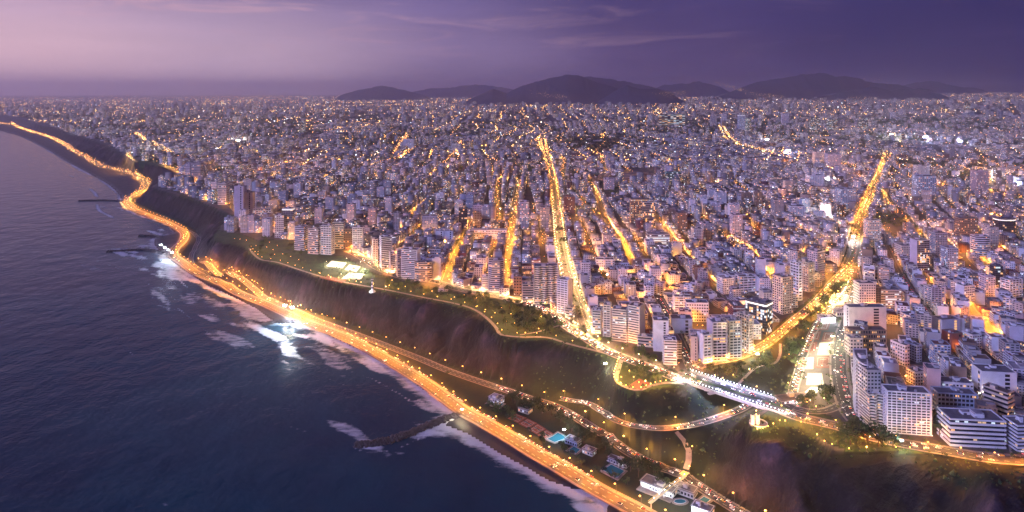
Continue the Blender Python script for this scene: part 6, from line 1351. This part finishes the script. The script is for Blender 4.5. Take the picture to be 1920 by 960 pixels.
cars_along('east', (-5, -1.8, 2, 5.2), 13, 'on the clifftop avenue below the white grid tower', 'on the eastern clifftop avenue', p=.5, xr=(1460, 1930), lt=4)
cars_along('coast', (-6, -2.6, 2.6, 6), 26, 'driving on the coastal road beside the beach', 'driving on the coastal road', p=.28, xr=(560, 1230), lt=3)
cars_along('coast', (11.4,), 3.4, 'parked side by side on the inland kerb of the coastal road', 'parked beside the coastal road', on=False, p=.8, xr=(975, 1110))
cars_along('coast', (12.6,), 4.2, 'parked in the row between the two coastal roads', 'parked between the coastal roads', on=False, p=.35, xr=(600, 970))
cars_along('rr', (-2, 2), 9, 'in the queue between the ravine trees and the courts', 'queuing beside the ravine', p=.7, lt=3)
cars_along('rl', (-3, 3), 11, 'on the left bank road of the ravine', 'on the left bank of the ravine', p=.5, lt=3)
cars_along('m13', (-5.5, -2, 2, 5.5), 14, 'on the wide street right of the courts', 'on the ravine side street', p=.45, lt=3)
cars_along('m14', (-2.6, 2.6), 11, 'on the red-lit street behind the bridge head', 'on the red-lit street', p=.6, lt=3)
cars_along('m9', (-2.6, 2.6), 12, 'on the long street crossing the right-hand quarter', 'on the long right-hand street', p=.5, dmax=1250, lt=4)
cars_along('m1', (-9, -6, 6, 9), 14, 'on the palm-lined avenue', 'on the palm-lined avenue', p=.3, dmax=2200, lt=6)
for k in ('m8', 'm2', 'm6', 'upper', 'coast', 'malecon'): cars_along(k, (-3, 3), 16, 'on a distant road', 'on distant roads', p=.35, dmin=1250, dmax=2600)
if CARREST:
    vs_, fs_, ms_ = [], [], []; nn = 0; ks = list(CARC)
    for (x_, y_, z_, a, c) in CARREST:
        me = FARCAR[c]; v = np.array([tuple(p.co) for p in me.vertices]) if c not in globals().get('_cv', {}) else _cv[c]
        globals().setdefault('_cv', {})[c] = v; ca, sa = math.cos(a), math.sin(a)
        vs_.append(np.stack([v[:, 0]*ca-v[:, 1]*sa+x_, v[:, 0]*sa+v[:, 1]*ca+y_, v[:, 2]+z_], 1))
        if c not in globals().setdefault('_cf', {}): _cf[c] = ([tuple(p.vertices) for p in me.polygons], [p.material_index for p in me.polygons])
        f, m = _cf[c]; fs_ += [tuple(i+nn for i in q_) for q_ in f]; ms_ += [(ks.index(c) if k == 0 else 5+k) for k in m]; nn += len(v)
    me = bpy.data.meshes.new('distant_cars'); me.from_pydata([tuple(p) for p in np.vstack(vs_)], [], fs_)
    for m in [M_car[k] for k in ks]+[M_glass, M_tyre, M_head, M_tail]: me.materials.append(m)
    me.polygons.foreach_set('material_index', ms_); tag(link('distant_cars', me), kind='stuff')
print('CARS', NCAR, len(CARREST))
# ================================================================ COURTS, CLUBS, LOOKOUTS
M_clay = bsdf('clay_court', (.34, .10, .05), .9, noise=.15, nscale=.3); M_clayd = bsdf('clay_court_dark', (.20, .07, .05), .9, noise=.15, nscale=.3); M_hard = bsdf('hard_court', (.52, .46, .36), .85, noise=.12, nscale=.3); M_turf = bsdf('court_turf', (.05, .12, .05), .9, noise=.2)
M_pool = bsdf('pool_water', (.02, .16, .22), .08, emit=(.03, .42, .55), es=.05); M_net = bsdf('wind_screen', (.05, .14, .13), .8)  # pool water given a faint glow of its own, no lamp in it
def ground_quad(c, z):
    return [W(a, b, z) for a, b in c]
def court(c, z, mat, label, name='tennis_court', cat='tennis court', lines=True, screen=False, lit=0, group=None):
    P_ = ground_quad(c, z); cx, cyy = sum(p[0] for p in P_)/4, sum(p[1] for p in P_)/4; zz_ = max([z]+[float(H(*p)) for p in P_]+[float(H(cx, cyy))])+.15
    r = empty(name, (cx, cyy, zz_)); tag(r, label, cat, group); Q = [(p[0]-cx, p[1]-cyy) for p in P_]
    if (Q[1][0]-Q[0][0])*(Q[2][1]-Q[1][1])-(Q[1][1]-Q[0][1])*(Q[2][0]-Q[1][0]) < 0: Q = Q[::-1]
    q = MB(); q.prism(Q, -1.5, .1); q.build('surface', mat, r)
    L = lambda u, v: tuple(np.array(Q[0])*(1-u)*(1-v)+np.array(Q[1])*u*(1-v)+np.array(Q[2])*u*v+np.array(Q[3])*(1-u)*v)
    if lines:
        q = MB()
        for (u0, v0, u1, v1) in [(.15, .15, .85, .15), (.15, .85, .85, .85), (.15, .15, .15, .85), (.85, .15, .85, .85), (.5, .15, .5, .85), (.3, .3, .7, .3), (.3, .7, .7, .7)]:
            a, b = L(u0, v0), L(u1, v1); q.tube((*a, .12), (*b, .12), .12, .12, 4)
        q.build('court_line', M_mark, r)['kind'] = 'stuff'
        a, b = L(.5, .1), L(.5, .9); q = MB(); q.quad((*a, .1), (*b, .1), (*b, 1.1), (*a, 1.1)); q.quad((*b, .1), (*a, .1), (*a, 1.1), (*b, 1.1)); q.build('net', M_net, r)
    if screen:
        for i in (2, 3):
            a, b = Q[i], Q[(i+1) % 4]; q = MB(); q.tube((*a, 0), (*a, 2.2), .1, .1, 4); q.tube((*b, 0), (*b, 2.2), .1, .1, 4); q.quad((*a, .1), (*b, .1), (*b, 2), (*a, 2)); q.build('wind_screen', M_net, r)
    if lit:
        for u, v in ((0, 0), (1, 1)):
            a = L(u, v); m = empty('court_lamp', (cx+a[0], cyy+a[1], zz_)); tag(m, 'lamp mast of the '+' '.join(label.split(',')[0].split()[:11]), 'floodlight', 'lamp masts of the '+label.split(',')[0])
            q = MB(); q.tube((0, 0, -1), (0, 0, 9), .14, .1, 6); q.build('pole', M_pole, m); q = MB(); q.blob((0, 0, 9.2), .6, 0, .6); q.build('lamp_head', M_warmg, m)
            l = ldata('court_light', 62000*lit, (1, .80, .48), .6); o = bpy.data.objects.new('court_light', l); COL.objects.link(o); o.location = (-a[0]*.25, -a[1]*.25, 8); o.parent = m
    return r
court([(1548, 668), (1527, 668), (1530, 690), (1558, 690)][:0] or [(1527, 690), (1557, 690), (1558, 668), (1530, 668)], ZT, M_clayd, 'unlit dark brown court between two glowing courts')
court([(1495, 692), (1525, 692), (1526, 670), (1500, 670)], ZT, M_hard, 'glowing left-hand court above the round bench garden', lit=1)
court([(1532, 666), (1563, 666), (1565, 643), (1537, 643)], ZT, M_hard, 'glowing court beside the wide side street', lit=1)
court([(1501, 662), (1528, 662), (1533, 641), (1507, 641)], ZT, M_clayd, 'dark red court left of the glowing street-side court')
court([(1512, 638), (1535, 638), (1540, 621), (1519, 621)], ZT, M_clayd, 'dark red court second from the top on the ravine side')
court([(1540, 640), (1567, 640), (1570, 623), (1545, 623)], ZT, M_clayd, 'dark red court second from the top on the street side')
court([(1526, 619), (1552, 619), (1558, 604), (1533, 604)], ZT, M_clayd, 'dark red court topmost below the lit pool hall')
court([(1511, 722), (1545, 722), (1541, 700), (1514, 700)], ZT, M_hard, 'glowing court nearest the bridge, framed by trees', lit=.35)
court([(1497, 745), (1530, 738), (1540, 726), (1520, 726)], ZT, M_hard, 'small slanting lit court above the dark club roof', lit=1, lines=False, screen=False)
court([(1548, 572), (1583, 572), (1592, 548), (1563, 548)], ZT, M_hard, 'brightly lit football pitch at the head of the ravine', 'football_pitch', 'sports field', lit=2.2)
for k, c in enumerate([[(612, 499), (642, 503), (650, 493), (622, 489)], [(646, 506), (668, 510), (676, 500), (655, 496)], [(640, 523), (676, 524), (684, 514), (655, 511)], [(672, 511), (690, 513), (694, 505), (680, 502)]]):
    court(c, ZT, [M_hard, M_hard, M_hard, M_turf][k], ['leftmost floodlit court of the clifftop sports ground', 'middle floodlit court of the clifftop sports ground', 'front floodlit court of the clifftop sports ground', 'green court of the clifftop sports ground'][k], 'sports_court', 'sports court', lit=1.3 if k < 3 else 0, screen=False)
for k, c in enumerate([[(952, 785), (968, 776), (988, 784), (971, 794)], [(972, 795), (989, 785), (1007, 794), (990, 804)], [(991, 806), (1008, 795), (1024, 805), (1006, 815)], [(1007, 816), (1025, 806), (1040, 815), (1021, 826)]]):
    court(c, 4, M_clay, ['first orange clay court, beside the white beach house', 'second orange clay court from the beach house', 'third orange clay court from the beach house', 'last orange clay court, next to the pools'][k], 'clay_court', 'tennis court', screen=False)
court([(600, 520), (640, 530), (650, 526), (612, 517)], ZT, M_clayd, 'reddish paved plaza jutting over the clifftop edge', 'plaza', 'plaza', lines=False, screen=False)
court([(1178, 724), (1202, 731), (1222, 719), (1198, 710)], ZT, M_clayd, 'reddish paved terrace inside the ring of lookout lamps', 'plaza', 'plaza', lines=False, screen=False)
def club(px, py, z, w_, d_, h_, wall, roofi, label, rot=0., name='club_building', cat='building', terr=False, lit=.5, floors=1, light=0):
    X_, Y_ = W(px, py, z); a = math.radians(rot); g = max(z, float(H(X_, Y_)))
    r = building(rect(w_, d_, a), X_, Y_, g, h_, floors, 'punched', wall, label, None, None, lit, 3, roofi, name, cat, cool=.6, extras=1, rot=a)
    q = MB(); q.prism(rect(w_+2.4, d_+2.4, a), h_+1.05, h_+1.3, bottom=True); q.build('eaves', M_roof[roofi], r)
    if terr:
        q = MB(); c_, s_ = math.cos(a), math.sin(a); pts = [(-w_/2-1, -d_/2-7), (w_/2+1, -d_/2-7), (w_/2+1, -d_/2), (-w_/2-1, -d_/2)]; q.prism([(x_*c_-y_*s_, x_*s_+y_*c_) for x_, y_ in pts], -.5, .6); q.build('terrace', M_walk, r)
    if light:
        c_, s_ = math.cos(a), math.sin(a)
        for k in range(4):
            lx, ly = -w_/2+w_*(k+.5)/4, -d_/2-3; m = empty('terrace_lamp', (X_+lx*c_-ly*s_, Y_+lx*s_+ly*c_, g)); tag(m, 'white terrace lamp of the '+' '.join(label.split(' with')[0].split()[:9]), 'lamp', 'terrace lamps of the '+label[:50].split(' with')[0])
            q = MB(); q.tube((0, 0, 0), (0, 0, 3.2), .07, .05, 5); q.build('pole', M_pole, m); q = MB(); q.blob((0, 0, 3.5), .5); q.build('lamp_head', M_whg, m)
            o = bpy.data.objects.new('terrace_light', ldata('terrace_light', light, (.9, .95, 1), .4)); COL.objects.link(o); o.location = (0, 0, 4.3); o.parent = m
    return r
club(931, 754, 4, 16, 12, 6, 'lilac', 0, 'pale two-storey beach house with a flat roof beside the coastal road', -35, terr=True, floors=2)
club(985, 772, 4, 15, 10, 4.5, 'grey', 1, 'low bungalow with a pool left of the clay courts', -35, lit=.3)
club(1075, 832, 4, 16, 10, 4.5, 'blue', 0, 'bluish club pavilion behind the small pools', -38, lit=.3)
club(1105, 850, 4, 13, 9, 4, 'grey', 1, 'low cabins between the two lower pools', -38, lit=.3)
club(1160, 870, 4, 22, 7, 4, 'grey', 1, 'row of changing cabins beside the long turquoise pool', -38, lit=.2)
club(1236, 918, 4, 34, 14, 5, 'grey', 0, 'dark-roofed restaurant with a brilliantly lit white terrace front', -38, terr=True, lit=.9, floors=1, light=3500)
club(1318, 960, 4, 18, 11, 4.5, 'white', 0, 'white club hall with a blinding lit front at the bottom edge', -35, lit=1., floors=1, light=11000)
club(1286, 925, 4, 20, 12, 5, 'grey', 0, 'dark flat-roofed club wing behind the oval pool', -35, lit=.1)
club(1487, 752, ZT, 36, 12, 4, 'brown', 1, 'dark low club roof beside the slanting court', 12, lit=.2)
club(1549, 602, ZT, 20, 16, 6, 'white', 2, 'white pool hall glowing pale blue above the dark red courts', 0, lit=.9, light=9000)
club(1574, 590, ZT, 18, 18, 7, 'grey', 0, 'flat grey roofed house beside the pool hall', 4, lit=.2)
def pool(c, z, label):
    P_ = ground_quad(c, z); cx, cyy = sum(p[0] for p in P_)/len(P_), sum(p[1] for p in P_)/len(P_); g = max([z]+[float(H(*p)) for p in P_])+.2
    r = empty('swimming_pool', (cx, cyy, g)); tag(r, label, 'pool'); Q = [(p[0]-cx, p[1]-cyy) for p in P_]
    ar = sum(Q[i][0]*Q[(i+1) % len(Q)][1]-Q[(i+1) % len(Q)][0]*Q[i][1] for i in range(len(Q)))
    if ar < 0: Q = Q[::-1]
    q = MB(); q.prism(offs(Q, 2.6), -1.2, .1); q.build('pool_deck', M_walk, r); q = MB(); q.prism(Q, .0, .16); q.build('water', M_pool, r)
    q = MB(); ring_quads(q, Q, .1, .34, .45, 0); q.build('coping', M_white, r)
pool([(1026, 824), (1040, 830), (1062, 822), (1052, 815), (1046, 812), (1038, 818)], 4, 'irregular turquoise pool right next to the last clay court')
pool([(1066, 845), (1080, 851), (1088, 844), (1076, 838)], 4, 'small square pool between the club pavilions')
pool([(1130, 882), (1157, 896), (1171, 884), (1146, 872)], 4, 'long turquoise pool, largest of the beach pools')
pool([(925, 760), (935, 765), (944, 758), (936, 754)], 4, 'small dark blue pool on the beach house terrace')
th = [(1275+11*math.cos(t), 941+4*math.sin(t)) for t in np.linspace(0, 2*PI, 15)[:-1]]; pool(th, 4, 'oval pool on the curved terrace right of the footbridge')
pool([(1312, 938), (1324, 944), (1332, 938), (1320, 932)], 4, 'dark pool behind the blinding white club hall')
# umbrellas at the pools
q = MB(); q.tube((0, 0, 0), (0, 0, 2.3), .05, .05, 5); UP = q.mesh('pole', M_pole); q = MB(); q.tube((0, 0, 2.0), (0, 0, 2.8), 1.6, .1, 8); UC = q.mesh('canopy', M_white)
for (a, b, lb) in [(1112, 866, 'white parasol in the row above the terrace lamps')]*0+[(1140+i*7, 868+i*3.2, 'white parasol in the row behind the long turquoise pool') for i in range(5)]+[(1255+i*6, 930-i*1.0, 'white parasol on the curved terrace by the oval pool') for i in range(5)]:
    X_, Y_ = W(a, b, 4); m = empty('parasol', (X_, Y_, float(H(X_, Y_))+.2)); tag(m, lb, 'parasol', 'parasols '+('by the oval pool' if 'oval' in lb else 'behind the long pool')); link('pole', UP, m); link('canopy', UC, m)
# footbridge from hillside to beach
fa_ = np.array(W(1285, 893, 9)); fb_ = np.array(W(1218, 953, 5)); r = empty('footbridge', (*fa_, 10)); tag(r, 'long yellow-lit footbridge with lattice rails crossing both coastal roads', 'footbridge')
d_ = fb_-fa_; L_ = np.hypot(*d_); d_ /= L_; n_ = np.array([-d_[1], d_[0]])
def FP(s, o, z): p = d_*s+n_*o; return (p[0], p[1], z)
q = MB(); q.prism([FP(0, -1.8, 0)[:2], FP(L_, -1.8, 0)[:2], FP(L_, 1.8, 0)[:2], FP(0, 1.8, 0)[:2]][::(1 if True else -1)], -.4, 0, bottom=True); q.build('deck', M_conc, r)
M_fb = bsdf('yellow_rail_paint', (.65, .48, .15), .6)
for s_ in (-1.8, 1.8):
    q = MB(); q.tube(FP(0, s_, 1.3), FP(L_, s_, 1.3), .12, .12, 5); q.build('handrail', M_fb, r)
    q = MB(); k = 0
    while k*3 < L_-3: q.tube(FP(k*3, s_, 0), FP(k*3+1.5, s_, 1.3), .08, .08, 4, cap=False); q.tube(FP(k*3+1.5, s_, 1.3), FP(k*3+3, s_, 0), .08, .08, 4, cap=False); k += 1
    q.build('lattice', M_fb, r)
for t in (.12, .42, .62, .96):
    q = MB(); q.tube(FP(L_*t, 0, -7), FP(L_*t, 0, -.4), .55, .45, 8); q.build('pillar', M_conc, r)
q = MB(); q.prism([FP(-2, -3.5, 0)[:2], FP(6, -3.5, 0)[:2], FP(6, 3.5, 0)[:2], FP(-2, 3.5, 0)[:2]], 2.6, 2.9, bottom=True); q.build('gate_roof', M_fb, r)
for k in range(7):
    p = FP(L_*(k+.5)/7, 1.7, 0); lamp('bridge', r.location[0]+p[0], r.location[1]+p[1], 10, 0, 'small lamp on the rail of the lattice footbridge', 'lamps of the footbridge', light=False)
    o = bpy.data.objects.new('footbridge_light', L_FOOT if k else ldata('footbridge_light', 3800, (1, .80, .35), .3)); L_FOOT = o.data; COL.objects.link(o); o.location = (r.location[0]+p[0], r.location[1]+p[1], 15)
# lighthouse
X_, Y_ = W(698, 547); r = empty('lighthouse', (X_, Y_, ZT)); tag(r, 'white lighthouse with dark blue bands on a stepped base in the park', 'lighthouse')
M_band = bsdf('dark_blue_band', (.03, .04, .10), .6)
q = MB(); q.tube((0, 0, -.3), (0, 0, 1.2), 5.5, 5.2, 12); q.tube((0, 0, 1.2), (0, 0, 2.6), 3.6, 3.4, 12); q.build('base', M_white, r)
for k in range(6): q = MB(); q.tube((0, 0, 2.6+k*3), (0, 0, 5.6+k*3), 1.9-.12*k, 1.9-.12*(k+1), 12); q.build('tower_section', M_band if k % 2 else M_white, r)
q = MB(); q.tube((0, 0, 20.6), (0, 0, 21), 1.9, 1.9, 12); q.build('gallery', M_white, r); q = MB(); q.tube((0, 0, 21), (0, 0, 22.8), .9, .9, 8); q.build('lantern', M_glass2, r); q = MB(); q.tube((0, 0, 22.8), (0, 0, 24), 1.2, .1, 10); q.build('dome', M_band, r)
o = bpy.data.objects.new('lighthouse_base_light', ldata('lighthouse_base_light', 9000, (.9, .95, 1), .4)); COL.objects.link(o); o.location = (X_-4, Y_-9, ZT+1.5)
# round lookout with twin white walls
X_, Y_ = W(1422, 794); r = empty('round_lookout', (X_, Y_, ZT)); tag(r, 'round lookout terrace ringed with lamps and crowned by two curved white walls', 'lookout')
circ = [(9*math.cos(t), 9*math.sin(t)) for t in np.linspace(0, 2*PI, 29)[:-1]]
q = MB(); q.prism(circ, -9, .3); q.build('terrace', M_walk, r); q = MB(); ring_quads(q, circ, .3, 1.3, 0, -.4); q.build('parapet', M_white, r)
for sx in (-6.2, -1.2):
    q = MB(); pts = [(sx+2.1*math.cos(t), 2.1*math.sin(t)-1) for t in np.linspace(PI*.9, PI*2.1, 9)]; pts2 = [(sx+1.5*math.cos(t), 1.5*math.sin(t)-1) for t in np.linspace(PI*2.1, PI*.9, 9)]; q.prism(pts+pts2, .3, 9.5); q.build('curved_wall', M_white, r)
# adobe mound
X_, Y_ = Wg(1196, 341); r = link('adobe_mound', None) if False else None
q = MB(); n = 20
for j in range(4):
    rr0 = 1-.2*j; pts = [(165*rr0*math.cos(t)*(1+.06*math.sin(3*t)), 120*rr0*math.sin(t)) for t in np.linspace(0, 2*PI, n+1)[:-1]]; q.prism(pts, -2+j*5.5, 3+j*5.5+1)
o = q.build('adobe_mound', bsdf('adobe', (.24, .17, .13), .95, noise=.25, nscale=.05)); o.location = (X_, Y_+110, ZT); tag(o, 'low brown terraced adobe mound ringed by orange lamps in the city', 'ruin mound')
for t in np.linspace(PI, 2*PI, 12):
    o = bpy.data.objects.new('mound_light', L_MID); COL.objects.link(o); o.location = (X_+190*math.cos(t), Y_+110+145*math.sin(t), ZT+10)
# bright plazas, malls and stadium lights deep in the city: floodlight masts
for (a, b, e, col, lb, rr2) in [(588, 192, 2e6, (1, .95, .9), 'bright stadium light on the hazy skyline at left', 14), (446, 266, 1.2e6, (1, .9, .8), 'bright white light in the lilac haze left of centre', 9), (262, 281, 5e5, (1, .95, .85), 'left light of the brilliant row behind the left bay', 8), (278, 282, 5e5, (1, .95, .85), 'right light of the brilliant row behind the left bay', 8), (150, 246, 3e5, (.9, 1, .95), 'greenish white lights of a field on the far left', 8), (1672, 256, 1.6e6, (1, 1, .95), 'brilliant white light above the expressway at right', 11), (1735, 261, 1.6e6, (.55, .62, 1), 'brilliant bluish light right of the expressway', 11), (1800, 268, 1e6, (.6, .65, 1), 'second bluish light farther right', 9), (1892, 346, 8e5, (.5, .6, 1), 'bluish white light near the right edge', 6), (1843, 330, 8e5, (1, .8, .75), 'lit crown light above the hotel tower', 6), (1476, 283, 5e5, (.5, .55, 1), 'small blue light beside the expressway', 6), (1438, 263, 5e5, (1, 1, 1), 'white lit billboard light by the expressway', 7), (1530, 408, 4e5, (1, .95, .85), 'white yard lights of the shopping mall', 3.5), (1560, 412, 4e5, (1, .95, .85), 'right yard light of the shopping mall', 3.5), (1555, 342, 7e5, (1, .9, .85), 'lights over the white roofed mall strip', 5), (1508, 392, 2e5, (.9, .95, 1), 'lamp in front of the stepped white building', 2.5), (1600, 448, 2e5, (.9, .92, 1), 'white lamp beside the wide avenue', 2.5), (1420, 672, 6e4, (.8, 1, .95), 'blue-green white lamp at the foot of the gridded slab', 1.6), (1135, 674, 6e4, (1, .95, .7), 'bright lamp where the lookout path leaves the avenue', 1.6), (1560, 640, 3e4, (1, .9, .7), 'lamp between the glowing courts', 1.2), (1140, 522, 9e4, (1, .95, .8), 'white lamp in the little square among dark trees', 2), (866, 774, 2.5e4, (1, .85, .55), 'bright lamp on the crossing at the root of the nearest groyne', 1.4), (1058, 818, 3e4, (.8, .9, 1), 'white pool lamp beside the pavilion', 1.2), (1690, 842, 2.5e4, (.5, .8, 1), 'cyan-white lamp in the garden below the grid tower', 1.3)]:
    X_, Y_ = Wg(a, b+4) if b < 500 else W(a, b+3, ZT if a not in (866, 1058) else 4); z = float(H(X_, Y_)); m = empty('light_mast', (X_, Y_, z)); tag(m, lb, 'floodlight')
    hh_ = max(9, rr2*2.2); q = MB(); q.tube((0, 0, 0), (0, 0, hh_), rr2*.14, rr2*.1, 6); q.build('pole', M_pole, m)
    mat = bsdf('mast_glow', (.5, .5, .5), .5, emit=col, es=14); q = MB()
    for k in range(3): q.blob(((k-1)*rr2*.9, 0, hh_+rr2*.4), rr2*.55); 
    q.build('lamp_head', mat, m); o = bpy.data.objects.new('mast_light', ldata('mast_light', e, col, rr2*.4)); COL.objects.link(o); o.parent = m; o.location = (0, -rr2, hh_+rr2*1.3)
for l in bpy.data.lights:
    if l.type != 'SUN': l.cycles.use_multiple_importance_sampling = False
# ================================================================ HAZE
hm = bpy.data.materials.new('haze'); hm.use_nodes = True; t_ = hm.node_tree; t_.nodes.clear()
pv = t_.nodes.new('ShaderNodeVolumePrincipled'); pv.inputs['Color'].default_value = (.90, .86, 1.0, 1); pv.inputs['Density'].default_value = 4.5e-5; pv.inputs['Anisotropy'].default_value = .78
mo = t_.nodes.new('ShaderNodeOutputMaterial'); t_.links.new(pv.outputs[0], mo.inputs['Volume'])
o = MB(); o.box(-65000, 65000, -3100, 60000, -12, 1150)
ho = o.build('haze', hm); tag(ho, kind='stuff')
